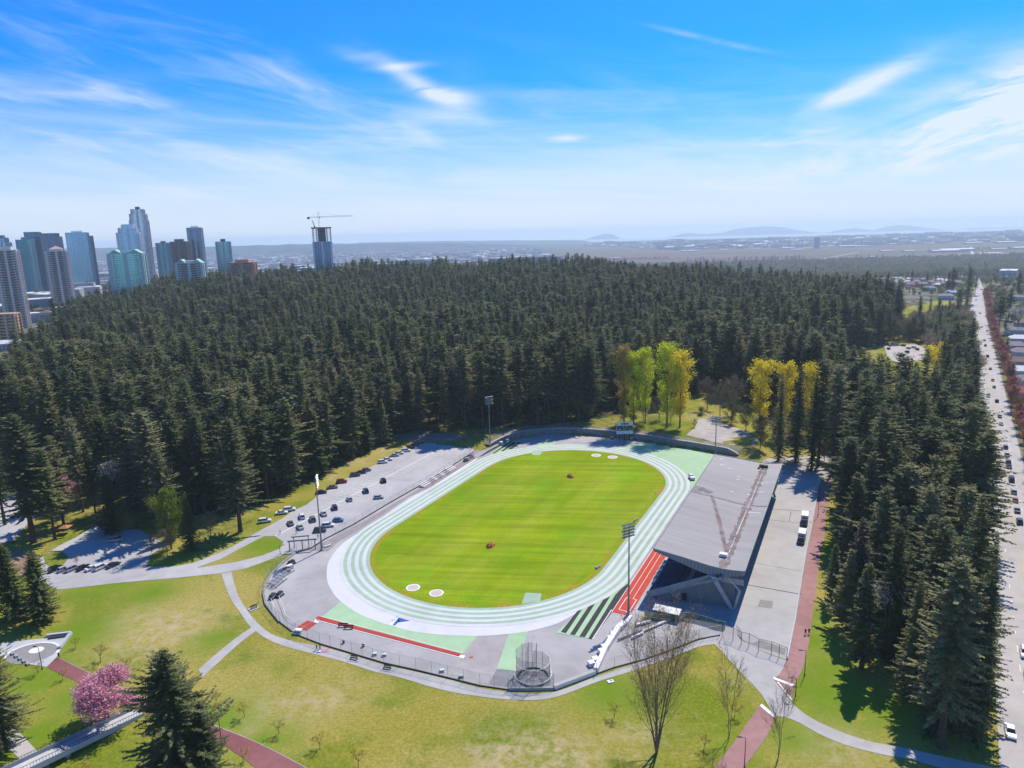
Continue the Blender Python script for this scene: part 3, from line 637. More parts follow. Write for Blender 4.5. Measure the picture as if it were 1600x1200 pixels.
for (px, py, r) in ((620, 874, 1.2),):
    g = G(px, py); mb = MB(); n = 24
    mb.add([(g.x + math.cos(2 * math.pi * k / n) * rr, g.y + math.sin(2 * math.pi * k / n) * rr, .118) for rr in (2.2 * r, 2.7 * r) for k in range(n)], [(k, n + k, n + k + 1, k + 1) for k in range(n - 8)])
    o = mb.build('worn_arc', mat('worn_grass', (.27, .29, .03), .95, .2, 1)); o['kind'] = 'structure'
m_blue = mat('blue_paint', (.03, .10, .36), .7, .1, 1)
for q, mm in (([(622.5, 965), (641, 970.6), (622, 973)], m_blue), ([(613.5, 977.5), (617, 977.8), (624.5, 971), (622, 966.5)], m_blue), ([(609.5, 976), (611.5, 977), (621, 966), (619, 965.5)], m_white), ([(612, 969.5), (614, 969.8), (613.5, 971), (611.5, 970.7)], m_blue), ([(615.5, 967.5), (617.5, 967.8), (617, 969), (615, 968.7)], m_blue), ([(619, 964), (621, 964.3), (620.5, 965.4), (618.5, 965.1)], m_blue)):
    sheet('painted_emblem', q, mm, .10)
# parking stall lines
c0, c1 = G(430, 838), G(679, 706); dv = (c1 - c0); Ln = dv.length; dv /= Ln; sv = Vector((-dv.y, dv.x, 0)); mb = MB()
mb.beam(c0 + Vector((0, 0, .06)), c1 + Vector((0, 0, .06)), .45, .01)
k = 0
while k * 2.75 < Ln:
    q = c0 + dv * k * 2.75
    if k > Ln / 2.75 * .30:
        for s_ in (1, -1): mb.beam(q + Vector((0, 0, .055)), q + sv * 5.0 * s_ + Vector((0, 0, .055)), .2, .01)
    k += 1
o = mb.build('stall_lines', mat('worn_white_paint', (.72, .70, .66), .8, .1, 1)); o['kind'] = 'structure'

# the long road on the right with its pavement and markings
RL = [(1566, 1260), (1562, 1200), (1556, 1080), (1551, 950), (1544, 800), (1537, 700), (1528, 600), (1521, 550), (1517.5, 515), (1516.5, 485), (1519, 468), (1523, 452), (1522, 436)]
RR = [(1812, 1260), (1776, 1200), (1715, 1080), (1665, 950), (1617, 800), (1592, 700), (1567, 600), (1554, 550), (1545, 515), (1539.5, 485), (1537, 468), (1534, 452), (1529.5, 436)]
gl, gr = GP(RL), GP(RR)
strip('long_road', gl, gr, m_road, .07, follow=True, n=8)
mid_ = [a.lerp(b, .5) for a, b in zip(gl, gr)]
def offs(fr, w): return [a.lerp(b, fr - w / 2) for a, b in zip(gl, gr)], [a.lerp(b, fr + w / 2) for a, b in zip(gl, gr)]
a, b = offs(.5, .009); strip('centre_line', a[:10], b[:10], mat('yellow_paint', (.55, .38, .06), .8, .1, 1), .085, follow=True, n=8)
mb = MB()
for fr in (.27, .73):
    P = spline([Vector((q.x, q.y, .085)) for q in [a.lerp(b, fr) for a, b in zip(gl, gr)][:9]], 12); acc = 0
    for i in range(len(P) - 1):
        seg = (P[i + 1] - P[i]).length; m_ = 0
        dd = (P[i + 1] - P[i]).normalized()
        while m_ < seg:
            if (acc + m_) % 9 < 0.5: mb.beam(P[i] + dd * m_, P[i] + dd * min(m_ + 3, seg), .16, .008)
            m_ += .5
            if (acc + m_) % 9 < 0.5: pass
        acc += seg
o = mb.build('lane_dashes', m_white); o['kind'] = 'structure'
strip('roadside_verge', [b.lerp(a, -.015) for a, b in zip(gl, gr)][:11], [b.lerp(a, -.22) for a, b in zip(gl, gr)][:11], mat('verge_grass', (.15, .17, .05), .95, .25, .4, col2=(.22, .18, .10)), .05, follow=True)
strip('road_kerb', [b.lerp(a, -.002) for a, b in zip(gl, gr)][:11], [b.lerp(a, -.018) for a, b in zip(gl, gr)][:11], m_path, .16, follow=True)
# the road splits and runs on down to the flats
for k_, (A_, B_) in enumerate((([(1524, 446), (1521, 430), (1520, 418)], [(1529, 446), (1524.5, 430), (1522, 418)]), ([(1532, 452), (1529, 440), (1524, 424)], [(1537, 452), (1532, 440), (1526, 424)]))):
    strip('far_road', GP(A_), GP(B_), m_road, .25, follow=True, n=5)
fr0, fr1 = unproj(1524, 416, -60), unproj(1517, 386, -60)
mb = MB(); mb.beam(Vector((*fr0, -59.4)), Vector((*fr1, -59.4)), 16, .3); o = mb.build('far_road', m_path); o['kind'] = 'structure'
for a, b, w in (((1342, 394), (1268, 408), 14), ((1100, 399), (1240, 392), 9), ((1300, 399), (1470, 397), 8), ((650, 402), (720, 388), 14), ((1060, 405), (1200, 404), 8), ((1240, 402), (1514, 401), 7)):
    mb = MB(); mb.beam(Vector((*unproj(*a, -60), -59.3)), Vector((*unproj(*b, -60), -59.3)), w, .3); o = mb.build('far_lane', m_path); o['kind'] = 'structure'

# far hills, islands and the river
def hill(name, prof, Y, base_z, depth, m):
    """ridge with real depth: prof = skyline points (px,py)"""
    T_ = [on_ray(px, py, Y) for px, py in prof]; vs = []; n = len(T_)
    rows = ((-.5, 0.0), (-.32, .55), (-.14, .86), (0, 1.0), (.2, .8), (.5, 0.0))
    for k, (dy, fz) in enumerate(rows):
        for i, q in enumerate(T_): vs.append((q.x * (1 + dy * depth / Y), Y + dy * depth, base_z + (q.z - base_z) * fz * (1 + (0.05 * math.sin(i * 2.3 + k) if 0 < fz < 1 else 0))))
    fs = [(r * n + i, r * n + i + 1, (r + 1) * n + i + 1, (r + 1) * n + i) for r in range(len(rows) - 1) for i in range(n - 1)]
    o = MB().add(vs, fs).build(name, m, smooth_=True); o['kind'] = 'structure'; return o
m_hill = mat('wooded_hills', (.015, .04, .05), .95, .5, .006, col2=(.05, .08, .09), scale2=.003)
def jag(pts, step=12, amp=.5, seed=1):
    r_ = random.Random(seed); o = []
    for (x0, y0), (x1, y1) in zip(pts[:-1], pts[1:]):
        n = max(1, int((x1 - x0) / step))
        for k in range(n): f = k / n; o.append((x0 + (x1 - x0) * f, y0 + (y1 - y0) * f + r_.uniform(-amp, amp)))
    o.append(pts[-1]); return o
hill('wooded_ridge', jag([(-200, 394), (60, 390), (160, 387), (300, 385.5), (420, 382.5), (500, 380.5), (600, 380), (720, 380), (800, 381.5), (830, 384)], 14, .7, 2), 9000, -60, 2500, m_hill)
hill('wooded_ridge', jag([(560, 379), (640, 377.5), (720, 376), (800, 375.5), (880, 375), (914, 375.5), (920, 378)], 14, .3, 3), 13500, -60, 2500, m_hill)
hill('wooded_ridge', jag([(880, 385), (940, 382.5), (1010, 381), (1100, 379), (1250, 375), (1400, 371), (1530, 367), (1620, 365), (1800, 361)], 12, .6, 4), 11500, -60, 2500, m_hill)
hill('island_hill', jag([(915, 373.5), (930, 368.5), (945, 365), (958, 366.5), (968, 372)], 6, .3, 5), 19500, -60, 1500, m_hill)
hill('island_hill', jag([(1040, 371), (1075, 364), (1100, 366), (1130, 363.5), (1148, 358), (1172, 355), (1200, 353.5), (1225, 355.5), (1255, 361), (1290, 364), (1318, 358), (1335, 356), (1365, 359.5), (1385, 354), (1405, 351.5), (1428, 353), (1450, 356.5), (1490, 360)], 7, .3, 6), 19500, -60, 1600, m_hill)
hill('island_hill', jag([(1500, 360), (1512, 356.5), (1560, 355.5), (1620, 355), (1760, 352)], 10, .3, 7), 19500, -60, 1600, m_hill)
# ================================================================== TREES
def conifer_np(h, zb_, rad, seed, dens=1.0, kite=1.0, drop=.30, top_pow=.8, ragged=.35, quad=None):
    """crown of a fir: whorls of drooping limbs, each carrying flat sprays of needles"""
    r = np.random.default_rng(seed); P = []; D = []; S = []
    z = zb_; turn = r.uniform(0, 6.28)
    gaps = [r.uniform(0, 6.28) for _ in range(3)]; lump = r.uniform(0, 6.28); bl = [(r.uniform(0, 6.28), r.uniform(zb_, h), r.uniform(.45, 1.0) * r.choice([-1, 1, 1]), r.uniform(1.2, 3.4)) for _ in range(int(h * .6))]
    while z < h - .3:
        t = (z - zb_) / (h - zb_)
        env = rad * ((1 - t) ** top_pow) * (0.55 + 0.45 * min(1, t / .18)) * (1 + .08 * math.sin(z * .47 + lump * 2)) + .25
        nb = max(3, int(round((5.2 + r.uniform(-1, 1)) * (1 if env > 1.2 else .8))))
        turn += r.uniform(.3, 1.3)
        for b in range(nb):
            az = turn + b * 2 * math.pi / nb + r.normal(0, .22)
            Lb = env * r.uniform(1 - ragged, 1 + ragged * .6)
            for ba_, bz_, bs_, bw_ in bl:
                da_ = abs((az - ba_ + math.pi) % (2 * math.pi) - math.pi)
                if da_ < 1.0 and abs(z - bz_) < bw_ * 1.5: Lb *= 1 + .55 * bs_ * math.exp(-(da_ / .5) ** 2 - ((z - bz_) / bw_) ** 2)
            if r.random() < .07: Lb *= 1.35
            if any(abs((az - g + math.pi) % (2 * math.pi) - math.pi) < .35 for g in gaps) and r.random() < .4: Lb *= .65
            z0 = z + r.normal(0, .25); pitch = drop * (t * 2.0 - 1.15) + r.normal(0, .08)
            ca, sa = math.cos(az), math.sin(az); n = max(2, int(Lb / (.62 / dens)))
            for k in range(n):
                s = (k + 0.6) / n; d = Lb * s
                zz = z0 + d * pitch + (.14 * d * d / max(Lb, .5)) * (1 if t < .6 else .4)
                w = (1 - s * .55) * (.55 + .28 * Lb ** .5) * kite
                for side in (-1, 1, 0):
                    if side == 0 and k < n - 1 and r.random() < .45: continue
                    aa = az + side * r.uniform(.55, 1.05); ln = w * r.uniform(.75, 1.25) * (1.15 if side == 0 else 1)
                    P.append((ca * d, sa * d, zz)); D.append((math.cos(aa), math.sin(aa), r.uniform(-.55, .18))); S.append((ln, ln * r.uniform(.32, .5)))
        z += (.52 + .35 * (1 - t)) / dens * r.uniform(.75, 1.25) * (h / 42) ** .5
    # leader
    for k in range(10):
        a = r.uniform(0, 6.28); P.append((0, 0, h - 1.6 + k * .17)); D.append((math.cos(a) * .5, math.sin(a) * .5, .6)); S.append((.45, .2))
    P = np.array(P); D = np.array(D); S = np.array(S); D /= np.linalg.norm(D, axis=1)[:, None]
    roll = r.normal(0, .42, len(P)); side = np.cross(D, [0, 0, 1]); side /= np.linalg.norm(side, axis=1)[:, None] + 1e-9
    up = np.cross(side, D); side = side * np.cos(roll)[:, None] + up * np.sin(roll)[:, None]
    a = P - D * S[:, :1] * .1; b = P + D * S[:, :1] * .45 + side * S[:, 1:]; c_ = P + D * S[:, :1]; d = P + D * S[:, :1] * .45 - side * S[:, 1:]
    V = np.stack([a, b, c_, d], 1).reshape(-1, 3); Q = np.arange(len(V)).reshape(-1, 4)
    return V, Q
def trunk_mesh(name, h, r0, lean=0.0, seed=0, m=None, n=8, stubs=0, flare=1.25):
    r = random.Random(seed); mb = MB(); pts = []; K = 6
    for k in range(K + 1):
        t = k / K; pts.append(Vector((lean * h * t * t + r.uniform(-.08, .08) * (k > 0), r.uniform(-.08, .08) * (k > 0), h * t - (.3 if k == 0 else 0))))
    rad = lambda t: r0 * (flare if t == 0 else 1) * (1 - .93 * t)
    for k in range(K): mb.tube(pts[k], pts[k + 1], rad(k / K), rad((k + 1) / K), n, caps=(k in (0, K - 1)))
    for k in range(stubs):
        z = h * r.uniform(.08, .42); a = r.uniform(0, 6.28); l = r.uniform(.8, 2.2)
        mb.tube((0, 0, z), (math.cos(a) * l, math.sin(a) * l, z + r.uniform(-.3, .4)), .05, .02, 3)
    me = bpy.data.meshes.new(name); me.from_pydata(mb.v, [], mb.f); me.materials.append(m or m_bark); me.validate(); return me
m_fir = foliage('fir_needles', (.066, .102, .046), (.262, .262, .112), .38, .42, .30)  # wide needle tone range puts sunlit highlight contrast into the colour
m_firg = foliage('cedar_needles', (.065, .10, .035), (.15, .17, .055), .25, .3, .5)
m_pine = foliage('olive_needles', (.10, .13, .05), (.29, .28, .135), .28, .3, .35)
m_brn = foliage('dry_needles', (.13, .11, .07), (.27, .21, .13), .3, .35, .35)
FIR = []
specs = [(42, 9, 6.2, .52, .30, 1.0), (40, 13, 5.6, .48, .34, .95), (44, 7, 7.0, .62, .24, 1.0), (38, 15, 5.4, .42, .30, .95), (43, 11, 6.0, .58, .38, 1.0), (36, 8, 6.2, .55, .2, 1.0), (41, 18, 6.6, .40, .3, 1.0), (30, 5, 5.2, .7, .2, 1.0), (39, 12, 6.2, .42, .26, 1.05), (45, 14, 5.0, .46, .34, .95), (41, 10, 5.4, .85, .30, .9), (37, 20, 4.6, .34, .3, 1.0), (44, 16, 6.0, .55, .36, 1.0), (33, 9, 4.6, .6, .26, .95)]
for i, (h, zb_, rad, tp, dr, kt) in enumerate(specs):
    V, Q = conifer_np(h, zb_, rad, 100 + i, kite=kt * 1.05, drop=dr, top_pow=tp, dens=1.10, ragged=.5)
    FIR.append((np_mesh('crown', V, Q, m_pine if i in (3, 6, 8) else (m_firg if i in (7, 11) else (m_brn if i == 13 else m_fir))), trunk_mesh('trunk', h * .97, .48, .004 * (i % 3 - 1), i, stubs=26), h))
BUSHY = []   # shorter trees clothed nearly to the ground
for i, (h, zb_, rad, tp) in enumerate([(24, 2.2, 4.4, .95), (22, 1.2, 4.0, 1.05), (26, 3, 4.8, .85)]):
    V, Q = conifer_np(h, zb_, rad, 200 + i, kite=1.1, drop=.25, top_pow=tp, dens=1.15, ragged=.22)
    BUSHY.append((np_mesh('crown', V, Q, [m_fir, m_firg, m_fir][i]), trunk_mesh('trunk', h * .95, .34, 0, 20 + i), h))
def new_tree(name, crown_me, trunk_me, loc, rz, s, label, cat='tree', group=None):
    r = empty(name, loc, rz, label, cat, group); r.scale = s if hasattr(s, '__len__') else (s,) * 3
    c_ = obj('crown', crown_me, r); t_ = obj('trunk', trunk_me, r); KIDS[r.name] = [c_, t_]
    return r
# ---- positions of the wood, a jittered plan inside its outline
def scatter(poly, step, seed, jit=.5, avoid=()):
    r = np.random.default_rng(seed); xs = [p[0] for p in poly]; ys = [p[1] for p in poly]
    X, Y = np.meshgrid(np.arange(min(xs), max(xs), step), np.arange(min(ys), max(ys), step * .87))
    X = X + (np.arange(X.shape[0]) % 2)[:, None] * step / 2
    X = X + r.uniform(-jit, jit, X.shape) * step; Y = Y + r.uniform(-jit, jit, Y.shape) * step
    X, Y = X.ravel(), Y.ravel(); k = inpoly(X, Y, poly)
    for q in avoid: k &= ~inpoly(X, Y, q)
    return np.stack([X[k], Y[k]], 1)
def near_edge(P, poly):
    d = np.full(len(P), 1e9)
    for i in range(len(poly)):
        a = np.array(poly[i]); b = np.array(poly[(i + 1) % len(poly)]); ab = b - a; t = np.clip(((P - a) @ ab) / (ab @ ab + 1e-9), 0, 1)
        d = np.minimum(d, np.linalg.norm(P - a - t[:, None] * ab, axis=1))
    return d
FREE = [[tuple(G(*p)[:2]) for p in q] for q in ([(1158, 622), (1225, 640), (1295, 650), (1300, 712), (1215, 712), (1165, 690)], [(950, 632), (1095, 628), (1095, 675), (950, 675)])]
PM = scatter(FOR_MAIN, 9.2, 11, avoid=CLEAR + FREE); PR = scatter(FOR_RIGHT, 8.6, 12, avoid=CLEAR)
PR = PR[near_edge(PR, FOR_RIGHT) > 1.5]
allP = np.concatenate([PM, PR]); isR = np.concatenate([np.zeros(len(PM), bool), np.ones(len(PR), bool)])
dd = np.hypot(allP[:, 0], allP[:, 1]); keep = dd > 60; allP, isR, dd = allP[keep], isR[keep], dd[keep]
zz = hgt(allP[:, 0], allP[:, 1])
r_ = np.random.default_rng(5)
nvar = len(FIR); kind = r_.choice(nvar, len(allP), p=[.09, .08, .07, .07, .09, .07, .07, .05, .06, .10, .08, .06, .08, .03]); sc_ = np.clip(r_.normal(.93, .13, len(allP)), .55, 1.14); rot = r_.uniform(0, 6.28, len(allP))
n_ = np.sin(allP[:, 0] * .021) * np.cos(allP[:, 1] * .017) + np.sin(allP[:, 0] * .05 + 1) * .5
sc_ *= 1 + .11 * n_
gap = np.sin(allP[:, 0] * .043 + 2) * np.sin(allP[:, 1] * .037 + 1) + .5 * np.sin(allP[:, 0] * .11 + allP[:, 1] * .09)
sc_ *= np.where(r_.random(len(allP)) < .10 + .18 * (gap > .8), .66, 1.0)
edge = np.where(isR, near_edge(allP, FOR_RIGHT), near_edge(allP, FOR_MAIN))
sc_[isR] *= .95
sc_ *= 1 - .22 * smooth(-allP[:, 0] / np.maximum(allP[:, 1], 1), .42, .72) * smooth(allP[:, 1], 420, 600)
# screen size decides which stand as individuals; trees buried behind the front rows score lower
f_ = dd.copy(); f_ += np.where(edge > 22, 60, 0); f_ += np.where((edge > 45) & (dd < 500), 40, 0)
px_ = np.array([0.0] * len(allP))
vis = (allP[:, 1] > 50) & (np.abs(allP[:, 0]) < allP[:, 1] * .80 + 12)
f_[~vis] = 1e9
order = np.argsort(f_)
NIND = 262
ind = order[:NIND]; rest = order[NIND:]; rest = rest[f_[rest] < 1e8]
MARKS = []   # landmarks used to say which stand a tree belongs to (position, phrase)
def mk(px, py, s): g = G(px, py); MARKS.append((g.x, g.y, s))
mk(180, 850, 'behind the shaded side parking'); mk(330, 860, 'above the forked park road'); mk(445, 805, 'beside the lowest parked suvs')
mk(534, 753, 'behind the dark red car'); mk(610, 718, 'behind the white cars'); mk(660, 688, 'at the car park far end')
mk(765, 690, 'behind the far left mast'); mk(850, 670, 'behind the left stone wall'); mk(960, 655, 'behind the scoreboard')
mk(1080, 610, 'behind the yellow-green poplars'); mk(1190, 640, 'behind the dusty plaza'); mk(1240, 715, 'beside the tall cedar pair')
mk(1300, 760, 'at the red trail top'); mk(1295, 850, 'along the middle red trail'); mk(1300, 935, 'at the lawn corner')
mk(1390, 1030, 'across the sunny lawn'); mk(1470, 1150, 'by the curving footpath'); mk(1552, 1100, 'by the lower long road')
mk(1546, 850, 'by the middle long road'); mk(1530, 650, 'facing the rust-red street trees'); mk(1470, 620, 'mid-wood near the road'); mk(1420, 700, 'deep right of the grandstand'); mk(1400, 860, 'deep right of the yard')
mk(0, 740, 'at the left border'); mk(200, 740, 'behind the pink blossom tree'); mk(1415, 590, 'below the woodland car park')
def stand_info(i):
    x, y = allP[i]; w = min(MARKS, key=lambda q: (q[0] - x) ** 2 + (q[1] - y) ** 2)[2]
    row = 'front row' if edge[i] < 10 else ('second row' if edge[i] < 20 else 'back row')
    look = 'olive loose' if kind[i] in (3, 6, 8) else 'dark dense'
    return w, row, look
clus = {}
for i in ind: clus.setdefault(stand_info(int(i)), []).append(int(i))
ORDW = ['first', 'second', 'third', 'fourth', 'fifth', 'sixth', 'seventh', 'eighth', 'ninth', 'tenth', 'eleventh', 'twelfth', 'thirteenth', 'fourteenth', 'fifteenth', 'sixteenth', 'seventeenth', 'eighteenth', 'nineteenth', 'twentieth']
LAB = {}
for (w, row, look), l in clus.items():
    l.sort(key=lambda i: allP[i][0] / allP[i][1])
    for n_i, i in enumerate(l):
        LAB[i] = (f'{look} fir {w}, {row}' + (f', {ordw(n_i + 1)} from left' if len(l) > 1 else ''), f'{look} firs {w}, {row}')
protos = {}
for i in ind:
    i = int(i); k = int(kind[i]); lab, grp = LAB[i]
    s = float(sc_[i]); loc = (float(allP[i][0]), float(allP[i][1]), float(zz[i]) - .1)
    wd = s * float(r_.uniform(.85, 1.3))
    if k not in protos: protos[k] = new_tree('fir_tree', FIR[k][0], FIR[k][1], loc, float(rot[i]), (wd, wd, s), lab, 'tree', grp)
    else: copy_tree(protos[k], loc, float(rot[i]), lab, grp, (wd, wd, s))
# ---- the rest of the wood: one mass
def stuff_points(name, pts, scl, rotz, var, sources, wide=None):
    """points carrying scale/rotation; geometry nodes put one of the source trees on each"""
    me = bpy.data.meshes.new(name); me.vertices.add(len(pts)); me.vertices.foreach_set('co', np.asarray(pts, np.float32).ravel())
    sv = np.stack([scl * (wide if wide is not None else 1), scl * (wide if wide is not None else 1), scl], 1).astype(np.float32)
    a = me.attributes.new('tscale', 'FLOAT_VECTOR', 'POINT'); a.data.foreach_set('vector', sv.ravel())
    rv = np.zeros((len(pts), 3), np.float32); rv[:, 2] = rotz; a = me.attributes.new('trot', 'FLOAT_VECTOR', 'POINT'); a.data.foreach_set('vector', rv.ravel())
    a = me.attributes.new('tvar', 'INT', 'POINT'); a.data.foreach_set('value', np.asarray(var, np.int32))
    o = obj(name, me); o['kind'] = 'stuff'
    ng = bpy.data.node_groups.new(name, 'GeometryNodeTree')
    ng.interface.new_socket('Geometry', in_out='INPUT', socket_type='NodeSocketGeometry'); ng.interface.new_socket('Geometry', in_out='OUTPUT', socket_type='NodeSocketGeometry')
    gi = N(ng, 'NodeGroupInput'); go = N(ng, 'NodeGroupOutput'); ip = N(ng, 'GeometryNodeInstanceOnPoints'); ip.inputs['Pick Instance'].default_value = True
    L(ng, gi.outputs[0], ip.inputs['Points'])
    jn = N(ng, 'GeometryNodeJoinGeometry')
    for objs in reversed(sources):
        j2 = N(ng, 'GeometryNodeJoinGeometry')
        for q in objs:
            oi = N(ng, 'GeometryNodeObjectInfo', transform_space='ORIGINAL'); oi.inputs['Object'].default_value = q; L(ng, oi.outputs['Geometry'], j2.inputs[0])
        g2 = N(ng, 'GeometryNodeGeometryToInstance'); L(ng, j2.outputs[0], g2.inputs[0]); L(ng, g2.outputs[0], jn.inputs[0])
    L(ng, jn.outputs[0], ip.inputs['Instance'])
    def na(nm, ty):
        n = N(ng, 'GeometryNodeInputNamedAttribute', data_type=ty); n.inputs['Name'].default_value = nm; return n.outputs['Attribute']
    L(ng, na('tvar', 'INT'), ip.inputs['Instance Index']); L(ng, na('tscale', 'FLOAT_VECTOR'), ip.inputs['Scale'])
    er = N(ng, 'FunctionNodeEulerToRotation'); L(ng, na('trot', 'FLOAT_VECTOR'), er.inputs[0]); L(ng, er.outputs[0], ip.inputs['Rotation'])
    L(ng, ip.outputs[0], go.inputs[0])
    md = o.modifiers.new('trees', 'NODES'); md.node_group = ng
    return o
src = [list(KIDS[protos[k].name]) for k in sorted(protos)]
kmap = {k: i for i, k in enumerate(sorted(protos))}
pr = np.stack([allP[rest][:, 0], allP[rest][:, 1], zz[rest] - .1], 1)
stuff_points('conifer_forest', pr, sc_[rest], rot[rest], [kmap.get(int(k), 0) for k in kind[rest]], src, wide=r_.uniform(.85, 1.3, len(rest)))

# ---- broadleaf trees: real branching, leaves as small separate faces
def branches(h, r0, seed, spread=.55, levels=4, trunk_f=.3, nb=(4, 3, 3, 3), up=.35, curve=.15, lenf=.62):
    r = random.Random(seed); segs = []; tips = []
    def grow(p, d, l, rad, lev):
        n = 3 if lev < 2 else 2; q = p
        for k in range(n):
            d = (d + Vector((r.uniform(-1, 1), r.uniform(-1, 1), r.uniform(-.2, 1) * up)) * curve).normalized(); q2 = q + d * l / n
            segs.append((q, q2, rad * (1 - .25 * k / n), rad * (1 - .25 * (k + 1) / n), lev)); q = q2
            if lev >= levels - 2: tips.append((q, d))
        if lev >= levels: return
        m = nb[min(lev, len(nb) - 1)]
        a0 = r.uniform(0, 6.28)
        for k in range(m):
            a = a0 + k * 6.283 / m + r.uniform(-.4, .4); x = d.orthogonal().normalized(); y = d.cross(x); s = spread * r.uniform(.6, 1.25)
            nd = (d * math.cos(s) + (x * math.cos(a) + y * math.sin(a)) * math.sin(s)).normalized()
            grow(q if k < m - 1 or lev == 0 else q, nd, l * lenf * r.uniform(.8, 1.2), rad * .58, lev + 1)
        if lev > 0: grow(q, d, l * lenf, rad * .62, lev + 1)
    grow(Vector((0, 0, -.2)), Vector((0, 0, 1)), h * trunk_f, r0, 0)
    return segs, tips
def wood_mesh(name, segs, m, lo=0, hi=9):
    mb = MB()
    for a, b, ra, rb_, lev in segs:
        if lo <= lev <= hi: mb.tube(a, b, max(ra, .012), max(rb_, .01), 7 if lev == 0 else (5 if lev == 1 else 3), caps=lev == 0)
    me = bpy.data.meshes.new(name); me.from_pydata(mb.v, [], mb.f); me.materials.append(m); return me
def leaf_mesh(name, tips, m, n, size, sp, seed, flat=0.0):
    r = np.random.default_rng(seed); T_ = np.array([tuple(t[0]) for t in tips]); c_ = T_[r.integers(0, len(T_), n)] + r.normal(0, sp, (n, 3))
    D = r.normal(0, 1, (n, 3)); D[:, 2] *= (1 - flat); D /= np.linalg.norm(D, axis=1)[:, None]; S_ = np.cross(D, r.normal(0, 1, (n, 3))); S_ /= np.linalg.norm(S_, axis=1)[:, None]
    s = size * r.uniform(.6, 1.3, n)[:, None]
    V = np.stack([c_ - D * s, c_ + S_ * s * .55, c_ + D * s, c_ - S_ * s * .55], 1).reshape(-1, 3)
    return np_mesh(name, V, np.arange(len(V)).reshape(-1, 4), m)
def rescale_h(segs, tips, h):
    zt = max(max(s[1].z for s in segs), .1); f = h / zt
    return [(a * f, b * f, ra * f ** .5, rb_ * f ** .5, l) for a, b, ra, rb_, l in segs], [(p * f, d) for p, d in tips]
def broadleaf(h, seed, m_leaf, n, size, sp, r0=.25, spread=.5, trunk_f=.28, up=.35, bark=None, squeeze=1.0, levels=4, nb=(4, 3, 3, 3), lenf=.62, flat=0.0, lo=0):
    segs, tips = rescale_h(*branches(h, r0, seed, spread, levels, trunk_f, nb, up, lenf=lenf), h)
    sq = lambda v: Vector((v.x * squeeze, v.y * squeeze, v.z))
    segs = [(sq(a), sq(b), ra, rb_, l) for a, b, ra, rb_, l in segs]; tips = [(sq(p), d) for p, d in tips]
    return leaf_mesh('crown', tips, m_leaf, n, size, sp, seed + 1, flat), wood_mesh('trunk', segs, bark or m_barkg)
def leader(h, seed, m_leaf, n, size, sp, rad=4.0, z0=.15, prof=None, r0=.3, nl=34, rise=.9, bark=None, m_sub=3, flat=0.0, stems=1, tiplen=.35):
    """upright stem(s) clothed with ascending limbs from z0 to the top; rad = crown half width"""
    r = random.Random(seed); segs = []; tips = []; prof = prof or (lambda t: math.sin(min(1, t * 1.15 + .12) * math.pi) ** .6)
    for st__ in range(stems):
        an = 6.283 * st__ / max(stems, 1) + r.uniform(-.4, .4); leanv = Vector((math.cos(an), math.sin(an), 0)) * (rad * .45 if stems > 1 else r.uniform(0, .3)); hs = h * (1 if st__ == 0 else r.uniform(.82, .97))
        base = Vector((0, 0, -.2)); K = 8; P = [base]
        for k in range(1, K + 1): t_ = k / K; P.append(Vector((leanv.x * t_ ** 1.1 + r.uniform(-.12, .12), leanv.y * t_ ** 1.1 + r.uniform(-.12, .12), hs * t_)))
        rs = r0 * (1 if stems == 1 else .62)
        for k in range(K): segs.append((P[k], P[k + 1], rs * (1 - .9 * k / K), rs * (1 - .9 * (k + 1) / K), 0))
        for j in range(nl // stems):
            t_ = z0 + (1 - z0) * ((j + r.random()) / (nl // stems)); f = t_ * K; i = min(int(f), K - 1); p = P[i].lerp(P[i + 1], f - i)
            tt = (t_ - z0) / (1 - z0); l = rad * prof(tt) * r.uniform(.65, 1.15) * (.75 if stems > 1 else 1); a = r.uniform(0, 6.28); up = rise * r.uniform(.7, 1.3)
            d = Vector((math.cos(a), math.sin(a), up)).normalized(); q = p; seg = l * 1.15 / 3
            for c_ in range(3):
                d = (d + Vector((r.uniform(-.15, .15), r.uniform(-.15, .15), .12))).normalized(); q2 = q + d * seg; segs.append((q, q2, max(.02, rs * .28 * (1 - tt * .6) * (1 - c_ * .28)), max(.015, rs * .28 * (1 - tt * .6) * (.72 - c_ * .25)), 1))
                for s_ in range(m_sub if c_ else 1):
                    d2 = (d + Vector((r.uniform(-.8, .8), r.uniform(-.8, .8), r.uniform(-.1, .8)))).normalized(); e_ = q2 + d2 * seg * r.uniform(.6, 1.2)
                    segs.append((q2, e_, .022, .012, 2)); tips.append((e_, d2))
                    for s2 in range(2):
                        d3 = (d2 + Vector((r.uniform(-.7, .7), r.uniform(-.7, .7), r.uniform(0, .7)))).normalized(); e2_ = e_ + d3 * seg * tiplen * r.uniform(.7, 1.6); segs.append((e_, e2_, .014, .01, 2)); tips.append((e2_, d3))
                tips.append((q2, d)); q = q2
    return leaf_mesh('crown', tips, m_leaf, n, size, sp, seed + 1, flat), wood_mesh('trunk', segs, bark or m_barkg)
def place(name, meshes, px, py, h_px=None, h=None, h0=1.0, label='', cat='tree', group=None, rz=None, wide=1.0, loc=None):
    g = Vector(loc) if loc is not None else G(px, py)
    if h_px is not None: h = height_of(g, h_px)
    s = h / h0
    return new_tree(name, meshes[0], meshes[1], tuple(g), random.uniform(0, 6.28) if rz is None else rz, (s * wide, s * wide, s), label, cat, group)
